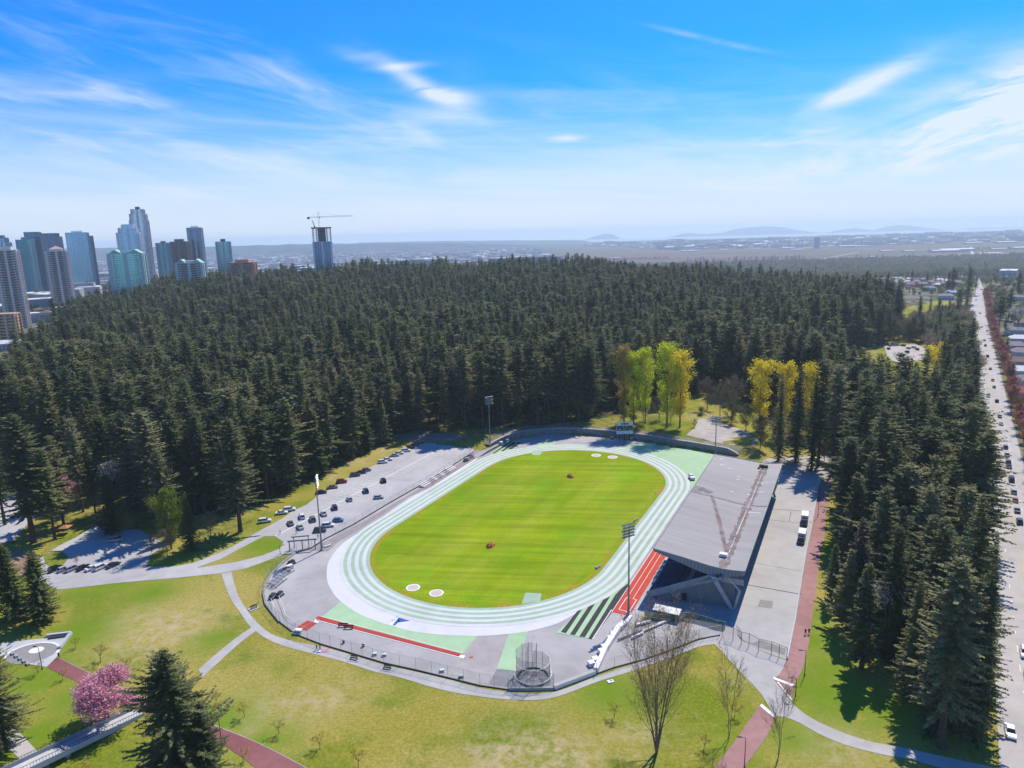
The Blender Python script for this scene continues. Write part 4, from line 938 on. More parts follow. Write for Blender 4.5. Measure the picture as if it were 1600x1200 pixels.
def height_of(g, py_top):
    """height of something standing at g whose top was sighted at image row py_top"""
    lo_, hi_ = 0.0, 400.0
    for _ in range(40):
        z = (lo_ + hi_) / 2; d = Vector((g.x, g.y, g.z + z - CAMH)); row = 600 - F * d.dot(yu) / -d.dot(zb)
        if row > py_top: lo_ = z
        else: hi_ = z
    return lo_
# yellow-green poplars by the wall
m_lime = foliage('lime_leaves', (.52, .60, .03), (.72, .72, .04), .6, .25, .6)
m_gold = foliage('golden_leaves', (.78, .64, .03), (.86, .72, .05), .6, .22, .6)
m_ochre = foliage('ochre_leaves', (.36, .27, .07), (.46, .34, .09), .45, .25, .6)
m_limeb = foliage('spring_leaves', (.12, .20, .02), (.22, .27, .03), .3, .3, .6)
POP = [leader(40, 31 + i, mm, 7200, .42, .9, rad=8.0, z0=.14, r0=.5, nl=46, rise=1.1, prof=lambda t: .38 + .62 * math.sin(min(1, .02 + t * .98) ** 1.4 * math.pi)) for i, mm in enumerate((m_lime, m_gold, m_ochre))]
place('poplar_tree', POP[2], 975, 662, h_px=552, h0=40, label='ochre leafing poplar, left end of the clump by the scoreboard', wide=.8)
place('poplar_tree', POP[0], 990, 664, h_px=562, h0=40, label='slim lime-green poplar just right of the ochre poplar', wide=.9)
place('poplar_tree', POP[0], 1008, 662, h_px=556, h0=40, label='lime-green poplar in the middle of the clump right of the scoreboard', wide=.7, rz=2)
place('poplar_tree', POP[0], 1042, 668, h_px=550, h0=40, label='tallest lime-green poplar rising left of the far plaza', wide=1.0, rz=1)
place('poplar_tree', POP[1], 1062, 668, h_px=562, h0=40, label='yellow-green poplar right of the tallest poplar', wide=1.05, rz=4)
place('poplar_tree', POP[1], 1186, 672, h_px=574, h0=40, label='bright yellow poplar left of the dark cedar pair', wide=1.1, rz=.4)
place('poplar_tree', POP[1], 1224, 674, h_px=578, h0=40, label='yellow poplar crown showing between two dark cedars', wide=.9, rz=3)
place('poplar_tree', POP[1], 1264, 676, h_px=580, h0=40, label='yellow poplar right of the dark cedar pair', wide=.95, rz=5)
RND = [leader(20, 51 + i, mm, 6000, .34, .7, rad=6, z0=.12, r0=.3, nl=40, rise=.9) for i, mm in enumerate((m_gold, m_limeb))]
place('maple_tree', RND[0], 1470, 600, h_px=538, h0=20, label='round golden tree in the wood near the hidden car park', wide=1.2)
place('maple_tree', RND[0], 442, 690, h_px=655, h0=20, label='faint yellow tree among dark firs beyond the lot', wide=.8)
place('maple_tree', RND[1], 268, 858, h_px=768, h0=20, label='light green leafing tree at the left car park corner', wide=.85, rz=2)
place('maple_tree', RND[1], 975, 660, h_px=632, h0=20, label='small bright green tree right behind the scoreboard', wide=1.0)
for px, py, tp in ((62, 545, 522), (140, 545, 515), (48, 575, 550)): place('maple_tree', RND[1], px, py + 20, h_px=tp, h0=20, label='olive-green broadleaf tree near the left apartment blocks %s' % ('nearest the orange block', 'right of the white low-rise', 'below the pale pitched roofs')[[62, 140, 48].index(px)])
# named firs and cedars standing clear of the wood
V, Q = conifer_np(24, .6, 5.4, 301, kite=.62, drop=.1, top_pow=.62, dens=1.9, ragged=.15); CED = (np_mesh('crown', V, Q, m_firg), trunk_mesh('trunk', 22, .35, 0, 31), 24)
V, Q = conifer_np(34, 2, 9.4, 302, kite=.62, drop=.28, top_pow=.62, dens=1.9, ragged=.34); BIG = (np_mesh('crown', V, Q, m_fir), trunk_mesh('trunk', 33, .6, 0, 32), 34)
V, Q = conifer_np(42, 1.5, 6.0, 303, kite=.72, drop=.28, top_pow=.66, dens=1.6, ragged=.34); TALL = (np_mesh('crown', V, Q, m_fir), trunk_mesh('trunk', 40, .5, 0, 33), 42)
V, Q = conifer_np(48, 11, 8.6, 304, kite=.85, drop=.25, top_pow=.55, dens=1.5, ragged=.38); GIANT = (np_mesh('crown', V, Q, m_pine), trunk_mesh('trunk', 47, .75, .004, 34, stubs=20), 48)
NT = [('fir_tree', FIR[9], 150, 806, 690, 'slim dark fir just left of the cone-shaped cedar', 1.1), ('fir_tree', FIR[4], 214, 826, 700, 'dark fir shading the top of the side parking', 1.1), ('fir_tree', FIR[0], 100, 822, 680, 'dark fir between giant fir and cone-shaped cedar', 1.1), ('fir_tree', FIR[12], 262, 835, 700, 'fir with thin crown right behind the side parking', 1.2), ('fir_tree', FIR[2], 128, 778, 640, 'dense fir above the pink tree', 1.0), ('fir_tree', FIR[5], 306, 800, 670, 'dense fir behind the light green leafing tree', 1.1), ('fir_tree', FIR[10], 348, 806, 690, 'dark fir left of the lone clear-trunked fir', 1.1),
      ('fir_tree', GIANT, 53, 848, 645, 'giant olive fir with a bare reddish trunk at the left edge', 1.3), ('fir_tree', GIANT, 8, 820, 655, 'tall fir at the left border behind the giant one', .8),
      ('fir_tree', FIR[1], 86, 842, 700, 'dark fir tucked right behind the giant olive fir', 1.2),
      ('cedar_tree', CED, 22, 966, 852, 'broad dark cedar at the left border above the lawn', 1.15), ('cedar_tree', CED, 66, 972, 862, 'broad dark cedar at the lawn edge, right of its twin', 1.15),
      ('cedar_tree', CED, -25, 962, 868, 'broad dark cedar cut by the left border', 1.1),
      ('cedar_tree', CED, 177, 834, 740, 'cone-shaped cedar behind the silver van', 1.1), ('cedar_tree', CED, 300, 862, 772, 'narrow dark cedar beside the light green tree', .75), ('cedar_tree', CED, 268, 845, 775, 'dusky cedar left of the narrow dark cedar', .8),
      ('fir_tree', GIANT, 376, 831, 652, 'lone fir with a clear trunk beside the forked road', 1.1), ('fir_tree', GIANT, 242, 818, 640, 'great fir with a long bare trunk behind the side parking', 1.3), ('fir_tree', GIANT, 208, 790, 640, 'great fir left of the long bare trunk', .9),
      ('fir_tree', FIR[3], 130, 800, 655, 'thin dark fir right of the pink tree', .85), ('fir_tree', FIR[1], 325, 775, 640, 'fir with a dark stem behind the forked road', .95),
      ('fir_tree', BIG, 288, 1262, 1016, 'big dark fir in front of the red trail, bottom left', 1.12), ('fir_tree', BIG, 330, 1262, 1100, 'shorter dark fir leaning out right of the big one', .85), ('fir_tree', BIG, 8, 1170, 1004, 'dark fir at the left border beside the paved circle', .9),
      ('cedar_tree', TALL, 1243, 722, 572, 'left of the two tall dark cedars above the yard', .95), ('cedar_tree', TALL, 1216, 722, 582, 'slimmer dark cedar left of the tall pair', .85), ('cedar_tree', TALL, 1268, 735, 580, 'right of the two tall dark cedars above the yard', .8),
      ('fir_tree', FIR[1], 1278, 728, 560, 'thin-stemmed fir with a see-through crown above the yard entry', 1.0), ('fir_tree', FIR[3], 1300, 740, 570, 'bare-legged fir by the top end of the pink-red trail', .95)]
for nm, tr, px, py, tp, lab, w in NT: place(nm, tr, px, py, h_px=tp, h0=tr[2], label=lab, wide=w)
for k, (px, py, tp) in enumerate(((600, 694, 624), (572, 706, 632), (548, 716, 640), (512, 728, 648), (498, 742, 640), (470, 752, 650), (452, 766, 655), (636, 676, 600), (1345, 1046, 880), (1322, 985, 858), (1395, 1040, 930), (1300, 940, 850))):
    b = BUSHY[k % 3]; place('fir_tree', b, px, py, h_px=tp, h0=b[2], label='low-skirted %s fir %s' % (('young', 'full', 'pointed')[k % 3], ('nearest the far end of the parking row', 'second from the far end of the parking row', 'behind the gap in the parked cars', 'with drooping skirt behind the white hatchbacks', 'behind the dark red car', 'between dark red car and black cars', 'at the bend of the parking kerb', 'at the dirt track behind the lot',
        'standing out onto the sunny lawn at the right', 'beside the pale blossoming tree', 'at the far side of the sunny lawn', 'hugging the red trail')[k]), wide=1.05)
# right-hand big firs beside the curving path
for px, py, tp, w, lab in ((1470, 1168, 868, 1.1, 'tallest dark fir at the lower right beside the curving path'), (1452, 1150, 985, .95, 'shorter fir in front of the tallest one, lower right'), (1522, 1160, 880, .8, 'large ragged fir overhanging the long road, lower right'), (1420, 1095, 900, 1.0, 'dark fir at the lawn tip near the curving path'), (1498, 1120, 770, .9, 'very tall fir behind the ragged one, right border'), (1530, 1060, 830, .75, 'ragged fir on the road verge at the right border')):
    place('fir_tree', TALL if w < 1.05 else GIANT if 'tallest' in lab else TALL, px, py, h_px=tp, h0=48 if 'tallest' in lab and w >= 1.05 else 42, label=lab, wide=w)
# cherry, pink
m_pink = foliage('pink_blossom', (.66, .27, .36), (.82, .42, .50), .3, .2, .9)
m_palebl = foliage('pale_blossom', (.50, .45, .42), (.62, .58, .55), .2, .2, .9)
CH = broadleaf(10.5, 71, m_pink, 9500, .22, .50, .28, .75, .16, .1, nb=(5, 4, 3, 3), lenf=.68)
place('cherry_tree', CH, 168, 1128, h_px=1057, h0=10.5, label='pink blossoming cherry tree beside the dark red trail', wide=1.22, rz=4.2)
place('cherry_tree', CH, 103, 795, h_px=748, h0=10.5, label='red-pink blossoming tree among the firs at the left', wide=.9, rz=2)
PB = broadleaf(16, 73, m_palebl, 1500, .22, .5, .22, .5, .25, .2)
place('cherry_tree', PB, 178, 795, h_px=722, h0=16, label='pale bare-looking blossom tree above the cone-shaped cedar', wide=.9)
place('cherry_tree', PB, 1382, 1010, h_px=900, h0=16, label='whitish blossoming tree at the foot of the right-hand wood', wide=.9, rz=1)
place('cherry_tree', PB, 1590, 520, h_px=478, h0=16, label='whitish blossoming tree behind the houses at the right border', wide=1.2)
# bare trees
m_bud = foliage('bare_buds', (.30, .20, .10), (.44, .29, .14), .3, .2, .9)
m_twig = mat('twig_bark', (.19, .145, .11), .95, .2, 2, coord='obj')
def bare(h, seed, spread, nb=(4, 3, 3, 3), levels=5, trunk_f=.17, up=.9, buds=900, r0=.32, squeeze=1.0, lenf=.72):
    return broadleaf(h, seed, m_bud, buds, .10, .25, r0, spread, trunk_f, up, bark=m_twig, levels=levels, nb=nb, lenf=lenf, squeeze=squeeze)
B1 = leader(22, 81, m_bud, 13000, .10, .38, rad=11.5, z0=.10, r0=.32, nl=84, rise=1.5, bark=m_twig, stems=5, m_sub=4, tiplen=.7, prof=lambda t: .95 - .55 * t); B2 = leader(14, 83, m_bud, 2400, .06, .2, rad=5.2, z0=.22, r0=.12, nl=30, rise=1.3, bark=m_twig, stems=2, tiplen=.6, prof=lambda t: .95 - .5 * t); B3 = leader(14, 85, m_bud, 2400, .06, .2, rad=6.0, z0=.2, r0=.13, nl=34, rise=1.1, bark=m_twig, stems=2, tiplen=.6, prof=lambda t: 1 - .5 * t)
place('bare_tree', B1, 1026, 1176, h_px=985, h0=22, label='large leafless tree with orange-brown twigs on the near lawn', wide=.86, rz=.6)
place('bare_tree', B2, 1139, 1152, h_px=1032, h0=14, label='slim leafless tree on the lawn left of the plaza', wide=.8, rz=2)
place('bare_tree', B3, 1216, 1184, h_px=1078, h0=14, label='leafless tree beside the lower red trail', wide=.85, rz=1)
GREYB = [leader(16, 91 + i, foliage('grey_twigs', (.16, .14, .095), (.24, .20, .13), .15, .2, .9), 4200, .15, .45, rad=4.6, z0=.15, r0=.2, nl=34, rise=1.0, bark=m_twig) for i in range(2)]
m_ol = foliage('olive_buds', (.13, .13, .05), (.19, .18, .07), .2, .25, .9)
OLV = [leader(16, 95 + i, m_ol, 5000, .26, .55, rad=4.6, z0=.1, r0=.2, nl=34, rise=.9, bark=m_twig) for i in range(2)]
i = 0
for px, py, tp, o_, lab in ((120, 882, 866, 0, 'reddish leafless shrub-like tree beside the row of parked cars'), (262, 872, 828, 0, 'grey leafless tree at the corner of the side parking'), (238, 868, 838, 0, 'smaller grey leafless tree left of the corner one'), (330, 845, 800, 0, 'pinkish-grey bare tree right of the narrow dark cedar'),
        (1030, 655, 612, 0, 'grey bare tree behind the stone wall, left of the sunny bank'), (1005, 658, 622, 0, 'bushy bare tree behind the wall near the scoreboard'), (1048, 660, 628, 0, 'short bare tree beside the sunny bank'), (1105, 640, 590, 0, 'grey bare tree at the top corner of the far plaza'), (1125, 650, 600, 0, 'bare tree at the middle of the far plaza edge'),
        (1145, 650, 588, 0, 'tall bare tree behind the far plaza'), (1165, 672, 632, 1, 'olive budding tree right of the far plaza'), (1188, 700, 650, 1, 'olive budding tree beside the dark cedars'), (1142, 662, 630, 1, 'olive budding bush at the far plaza edge'), (1085, 668, 655, 0, 'low bare bush on the sunny bank'),
        (1405, 532, 490, 0, 'pale bare tree behind the hidden car park'), (1425, 532, 496, 1, 'olive tree behind the hidden car park'), (1395, 536, 500, 1, 'olive tree left of the hidden car park'), (1480, 520, 488, 1, 'yellowish budding tree below the bright green lawn'), (1492, 530, 494, 1, 'olive tree nearer the road below the green lawn'), (1466, 522, 492, 1, 'ochre budding tree left of the green lawn'),
        (920, 655, 625, 1, 'olive bush-like tree left of the scoreboard'), (905, 652, 620, 0, 'grey bare tree behind the wall left of the scoreboard'), (60, 478, 452, 0, 'rusty bare tree below the cream tower'), (85, 482, 455, 0, 'wide brown bare tree right of the small dark conifer'), (110, 478, 458, 1, 'yellowish tree right of the cream tower'),
        (110, 802, 770, 1, 'olive shrub under the firs near the shaded lawn'), (1302, 725, 690, 1, 'light green shrub beside the yard entry'), (1288, 720, 685, 1, 'light green shrub behind the yard entry'), (1330, 690, 660, 1, 'lime shrub right of the bare-legged fir')):
    src_ = (GREYB, OLV)[o_][i % 2]; i += 1
    place('budding_tree' if o_ else 'bare_tree', src_, px, py, h_px=tp, h0=16, label=lab, wide=1.15)
# sapling rows with yellow buds
SAP = broadleaf(4, 61, foliage('yellow_buds', (.40, .27, .03), (.52, .36, .05), .25, .2, .9), 420, .10, .22, .06, .5, .35, .4, levels=3)
first = None
ORD = ['beside the dark cedars', 'by the wall of the paved circle', 'above the red trail near the paved circle', 'above the red trail, left of the cherry', 'left of the lamp on the paved circle', 'below the red trail near the lamp', 'below the red trail left of the cherry', 'right of the big dark fir', 'upper right of the big dark fir', 'above the trail right of the fir', 'nearest the trail at bottom centre', 'below the trail right of the fir', 'at the bottom edge below the trail',
       'on the near lawn, bottom centre', 'left of the large leafless tree', 'right of the slim leafless tree', 'on the lawn by the bare tree foot', 'at the bottom edge near the ramp']
for k, (px, py, tp) in enumerate([(38, 978, 962), (118, 1012, 998), (157, 1034, 1011), (200, 1048, 1030), (12, 1062, 1050), (60, 1052, 1035), (98, 1062, 1048), (338, 1102, 1084), (345, 1115, 1098), (382, 1120, 1100), (436, 1146, 1126), (380, 1190, 1172), (135, 1216, 1196), (500, 1170, 1150), (960, 1120, 1100), (1148, 1120, 1100), (1100, 1172, 1152), (560, 1200, 1176)]):
    if first is None: first = place('sapling', SAP, px, py, h_px=tp, h0=4, label='yellow-budded sapling ' + ORD[k], cat='sapling', group='yellow-budded saplings on the lawns', wide=1.3)
    else:
        g = G(px, py); s = height_of(g, tp) / 4; copy_tree(first, tuple(g), k * 1.3, 'yellow-budded sapling ' + ORD[k], None, (s * 1.3, s * 1.3, s))
# street trees, rust-red, along the far kerb of the long road
m_rust = foliage('rust_buds', (.33, .14, .12), (.46, .22, .17), .3, .2, .9)
RUST = leader(13, 64, m_rust, 4600, .26, .5, rad=4.2, z0=.2, r0=.2, nl=30, rise=1.1)
RUSTO = broadleaf(13, 65, foliage('orange_buds', (.25, .15, .06), (.30, .18, .07), .2, .2, .9), 2400, .22, .5, .18, .42, .25, .5, levels=4)
edgeR = spline([Vector((b.x, b.y, 0)) for b in [b.lerp(a, -.14) for a, b in zip(gl, gr)]], 10)
tot = 0; acc = 0; st = []; 
for i in range(len(edgeR) - 1):
    seg = (edgeR[i + 1] - edgeR[i]).length; acc += seg
    if acc > 11.5 + (i % 3) * 2 and edgeR[i].length > 175: st.append(edgeR[i]); acc = 0
st = [p for p in st if p.y < 1000]
first = None; first2 = None
where = lambda k, n: ordw(k + 1) + ' from the near end of the kerb row'
for k, q in enumerate(st):
    g = (q.x + random.uniform(-1, 1), q.y + random.uniform(-2, 2), float(hgt(q.x, q.y))); s = random.uniform(.85, 1.1); mm = RUSTO if k % 11 == 6 else RUST
    lab = ('orange-budded' if mm is RUSTO else 'rust-red') + ' street tree, ' + where(k, len(st))
    f0 = first2 if mm is RUSTO else first
    if f0 is None:
        f0 = new_tree('street_tree', mm[0], mm[1], g, k, s, lab, 'tree', 'street trees along the far kerb of the long road')
        if mm is RUSTO: first2 = f0
        else: first = f0
    else: copy_tree(f0, g, k * 1.7, lab, None, s)
MSY = [leader(11, 121 + i, mm, 3000, .42, .6, rad=5.6, z0=.12, r0=.16, nl=24, rise=.7, bark=m_bark) for i, mm in enumerate((foliage('pale_olive_leaves', (.21, .21, .10), (.31, .28, .15), .3, .3, .2), foliage('soft_green_leaves', (.14, .18, .07), (.22, .24, .10), .3, .3, .2), foliage('buff_leaves', (.27, .20, .14), (.36, .27, .19), .3, .3, .2)))]
msy = [place('garden_tree', MSY[i], px, py, h_px=tp, h0=11, label=lab, wide=1.2) for i, (px, py, tp, lab) in enumerate(((1562, 470, 452, 'round pale olive tree above the rust-red street trees, right border'), (1500, 466, 452, 'round green garden tree beside the white-gabled house'), (1548, 458, 446, 'round buff tree just right of the road junction')))]
# undergrowth at the wood's feet and far woods and gardens, each one mass
SH = broadleaf(4, 111, m_ol, 700, .28, .5, .08, .7, .2, .1, levels=3); SHg = broadleaf(4, 113, m_limeb, 800, .26, .5, .08, .7, .2, .1, levels=3); SHb = broadleaf(4, 115, foliage('brown_twigs', (.12, .085, .06), (.18, .12, .08), .1, .2, .9), 600, .2, .5, .08, .7, .2, .1, levels=3)
bush = [place('shrub', SH, 640, 674, h=4, h0=4, label='olive shrub beside the dirt track at the far end of the lot', cat='shrub'), place('shrub', SHg, 985, 660, h=5, h0=4, label='bright green shrub right behind the scoreboard', cat='shrub'), place('shrub', SHb, 1095, 648, h=4, h0=4, label='brown shrub at the corner of the far plaza', cat='shrub')]
up_ = []
for poly, st_, sd_ in ((FOR_MAIN, 5.5, 21), (FOR_RIGHT, 6.5, 22)):
    q = scatter(poly, st_, sd_, avoid=CLEAR); e = near_edge(q, poly); q = q[(e < 30) & (q[:, 1] < 620) & (np.random.default_rng(3).random(len(q)) < (.65 if poly is FOR_MAIN else .3))]; up_.append(q)
up_ = np.concatenate(up_); n = len(up_); r2 = np.random.default_rng(9)
stuff_points('undergrowth', np.stack([up_[:, 0], up_[:, 1], hgt(up_[:, 0], up_[:, 1])], 1), r2.uniform(.3, 1.0, n), r2.uniform(0, 6, n), r2.choice([0, 1, 2], n, p=[.4, .15, .45]), [list(KIDS[b.name]) for b in bush])
# gardens and slopes beyond: mixed crowns
def mass(name, poly, step, seed, srcs, probs, smin, smax, n_max=4000, zf=None, avoid=(), fir=.5, nfir=3):
    q = scatter(poly, step, seed, avoid=avoid); r3 = np.random.default_rng(seed); q = q[r3.permutation(len(q))[:n_max]]; n = len(q)
    z = hgt(q[:, 0], q[:, 1]) if zf is None else np.full(n, zf)
    kd = r3.choice(len(srcs), n, p=probs); sc4 = r3.uniform(smin, smax, n) * np.where(kd < nfir, fir, 1.0)
    return stuff_points(name, np.stack([q[:, 0], q[:, 1], z], 1), sc4, r3.uniform(0, 6.28, n), kd, srcs)
# ================================================================== GRANDSTAND
U0, V0 = 4.0, -70.0
g0 = UV(U0, V0)
st_ = empty('grandstand', (g0.x, g0.y, 0), TA, 'concrete grandstand with a wide pale grey roof beside the running track', 'grandstand')
def lp(u, v, z): return Vector((u - U0, v - V0, z))
m_roof = mat('membrane_roof', (.32, .305, .295), .85, .10, .35, col2=(.37, .355, .345), scale2=.02, coord='obj', stretch=((1.6, .12, 1), .0), detail=7)
m_stain = mat('rusty_stain', (.19, .14, .13), .9, .22, .8, coord='obj', col2=(.26, .215, .205), scale2=.35)
m_fascia = mat('grey_metal_fascia', (.24, .28, .31), .6, .05, .5)
top = [(-58.1, 14.0), (-62, 13.5), (-66, 13.0), (-70, 12.4), (-74, 11.75), (-77.5, 11.5), (-80.5, 11.6), (-83.3, 11.9)]
bot = [(-58.1, 13.3), (-62, 12.2), (-66, 11.1), (-70, 9.9), (-74, 9.0), (-77.5, 9.1), (-80.5, 9.8), (-83.3, 10.6)]
uE = lambda v: -46.0; uF = lambda v: 48.5 + (v + 58.1) / (-25.2) * 4.5
NS = 24
mb = MB(); n = len(top)
for side_, prof in ((0, top), (1, bot)):
    for a in range(NS + 1):
        for v, z in prof: mb.v.append(tuple(lp(uE(v) + (uF(v) - uE(v)) * a / NS, v, z)))
W_ = (NS + 1) * n
for a in range(NS):
    for k in range(n - 1):
        i = a * n + k
        mb.f.append((i, i + 1, i + n + 1, i + n)); mb.m.append(0)
        mb.f.append((W_ + i, W_ + i + n, W_ + i + n + 1, W_ + i + 1)); mb.m.append(1)
    mb.f.append((a * n, (a + 1) * n, W_ + (a + 1) * n, W_ + a * n)); mb.m.append(1)
    k = n - 1; mb.f.append((a * n + k, W_ + a * n + k, W_ + (a + 1) * n + k, (a + 1) * n + k)); mb.m.append(1)
for k in range(n - 1):
    mb.f.append((k, W_ + k, W_ + k + 1, k + 1)); mb.m.append(1)
    i = NS * n + k; mb.f.append((i, i + 1, W_ + i + 1, W_ + i)); mb.m.append(1)
roof = mb.build('roof', [m_roof, m_fascia], st_)
def zt(v):
    for (a, za), (b, zb2) in zip(top[:-1], top[1:]):
        if b <= v <= a: return za + (zb2 - za) * (v - a) / (b - a)
    return top[-1][1]
def roofstrip(name, pts, w, m, lift=.03, parent=roof, jit=0):
    mb = MB(); r = random.Random(len(pts)); P = []
    for (u1_, v1), (u2_, v2) in zip(pts[:-1], pts[1:]):
        nn = max(2, int(math.hypot(u2_ - u1_, v2 - v1) / 1.2))
        for k in range(nn): P.append((u1_ + (u2_ - u1_) * k / nn, v1 + (v2 - v1) * k / nn))
    P.append(pts[-1]); d0 = None; vs = []
    for i, (u, v) in enumerate(P):
        a = P[max(i - 1, 0)]; b = P[min(i + 1, len(P) - 1)]; dx, dy = b[0] - a[0], b[1] - a[1]; l = math.hypot(dx, dy); nx_, ny_ = -dy / l, dx / l
        for s in (-1, 1):
            ww = w / 2 * (1 + r.uniform(-jit, jit)); uu, vv = u + nx_ * ww * s, min(-58.15, max(-83.2, v + ny_ * ww * s)); vs.append(tuple(lp(uu, vv, zt(vv) + lift)))
    fs = [(2 * i, 2 * i + 1, 2 * i + 3, 2 * i + 2) for i in range(len(P) - 1)]
    e = (Vector(vs[1]) - Vector(vs[0])).cross(Vector(vs[2]) - Vector(vs[0]))
    if e.z < 0: fs = [f[::-1] for f in fs]
    return mb.add(vs, fs).build(name, m, parent)
roofstrip('drain_stain', [(-45.9, -77.3), (-20, -77.2), (10, -77.2), (47, -77.4)], 2.6, m_stain, .03, jit=.35)
roofstrip('drain_stain', [(-36, -77.0), (-24, -73.6), (-8, -69), (4.5, -65)], 1.2, m_stain, .036, jit=.3)
roofstrip('drain_stain', [(8.5, -60.5), (6.5, -64.5)], 3.0, mat('rusty_patch', (.21, .18, .175), .9, .15, .6, coord='obj'), .04, jit=.1)
roofstrip('walkway_pipe', [(-40, -77.4), (46, -77.4)], .22, mat('grey_pipe', (.5, .5, .5), .5, .3, .4, coord='obj'), .10, jit=.6)
roofstrip('expansion_seam', [(3.2, -58.2), (4.2, -83.2)], .35, m_dark, .06)
for u in (3.6,): roofstrip('expansion_seam', [(u + .9, -58.3), (u + 1.9, -83.0)], .12, mat('pale_seam', (.5, .5, .5)), .05)
for u in (4.6, 6.2, 7.8, 9.4): roofstrip('roof_slot', [(u, -58.3), (u + .05, -61.4)], .45, m_dark, .05)
for u, v, w in ((45, -61.5, 1.6), (38, -62.5, 1.4), (36, -66, 1.3), (30, -70.2, .9), (26.5, -70.3, .9), (27, -79, .9), (18.5, -79.6, .9), (14, -76, .9), (13, -70.5, .8), (-2, -79.8, 3.6), (-14, -76.5, .8), (-23, -77.3, .8)):
    roofstrip('roof_patch', [(u, v + w * .6), (u + .05, v - w * .6)], .38, m_white, .045)
mb = MB(); a, b = lp(-38.2, -76.4, 0), lp(-38.2, -76.4, 0)
mb.box((a.x, a.y, zt(-76.4) + .45), (1.3, 2.0, .8)); mb.box((a.x, a.y, zt(-76.4) + .9), (1.5, 2.2, .12)); mb.build('roof_hatch', m_white, st_)
mb = MB(); a = lp(46.5, -77, 0)
mb.box((a.x, a.y, zt(-77) + .5), (1.4, 3.2, .9)); mb.tube((a.x - 2, a.y, zt(-77)), (a.x - 2, a.y, zt(-77) + 1.6), .25, .25, 8); mb.box((a.x - 2.6, a.y + 1.5, zt(-77) + .3), (.8, .8, .6)); mb.build('vent_unit', m_dark, st_)
mb = MB()
for v0_, v1_ in zip(top[:-1], top[1:]):
    mb.beam(lp(uE(0) - .06, v0_[0], v0_[1] + .08), lp(uE(0) - .06, v1_[0], v1_[1] + .08), .22, .3)
    mb.beam(lp(uF(v0_[0]) + .06, v0_[0], v0_[1] + .08), lp(uF(v1_[0]) + .06, v1_[0], v1_[1] + .08), .22, .3)
mb.beam(lp(uE(0), -58.05, 14.1), lp(uF(-58), -58.05, 14.1), .22, .3); mb.beam(lp(uE(0), -83.35, 12.0), lp(uF(-83.3), -83.35, 12.0), .22, .3)
mb.build('roof_edging', m_cgrey, roof)
for k in range(24):   # fascia ribs on the near end
    v = -59 - k; zt_ = zt(v); zb3 = np.interp(-v, [-b[0] for b in bot], [b[1] for b in bot]); MB().box(lp(-46.06, v, (zt_ + zb3) / 2 - .05), (.10, .12, zt_ - zb3 - .2)).build('fascia_rib', mat('dark_rib', (.13, .16, .18), .6, .05, 1), roof)
# seating: stepped rows rising away from the track
m_seat = mat('navy_seating', (.03, .075, .17), .6, .15, .8, coord='obj'); m_step = mat('bluish_concrete_step', (.28, .31, .35), .9, .1, .6, coord='obj')  # navy seats on steps of one even blue-grey concrete
nr = 22; v_s, v_e, z_s, z_e = -58.6, -77.6, 1.6, 9.4
mb = MB()
for k in range(nr):
    v1 = v_s + (v_e - v_s) * k / nr; v2 = v_s + (v_e - v_s) * (k + 1) / nr; z1 = z_s + (z_e - z_s) * (k + 1) / nr
    c_ = lp(-1.5 + (v1 + 58.6) * -.06, (v1 + v2) / 2, z1 - .45); mb.box(c_, (93 - 0 , v1 - v2, .9))
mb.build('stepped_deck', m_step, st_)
for k in range(nr):
    if k in (10, 11): continue
    v1 = v_s + (v_e - v_s) * k / nr; z1 = z_s + (z_e - z_s) * (k + 1) / nr
    for a0, a1 in ((-46.5, -30), (-28.8, -10), (-8.8, 12), (13.2, 30), (31.2, 44.5)):
        mb = MB(); mb.box(lp((a0 + a1) / 2, v1 - .45, z1 + .38), (a1 - a0, .42, .07)); mb.box(lp((a0 + a1) / 2, v1 - .63, z1 + .60), (a1 - a0, .06, .42)); mb.box(lp((a0 + a1) / 2, v1 - .45, z1 + .17), (a1 - a0 - .3, .06, .34)); mb.build('seat_row', m_seat, st_)
mb = MB()
mb.prism([tuple(lp(-48.3, -57.9, 0)[:2]), tuple(lp(-48.3, -58.4, 0)[:2]), tuple(lp(46, -58.4, 0)[:2]), tuple(lp(46, -57.9, 0)[:2])], 0, 2.0)
mb.build('front_wall', m_dark, st_)
mb = MB()   # rail along the terrace
for u in np.arange(-46, 45, 3.0): mb.tube(lp(u, -66.9, 5.2), lp(u, -66.9, 6.3), .04, .04, 4)
mb.beam(lp(-46, -66.9, 6.3), lp(44, -66.9, 6.3), .06, .06); mb.build('hand_rail', m_steel, st_)
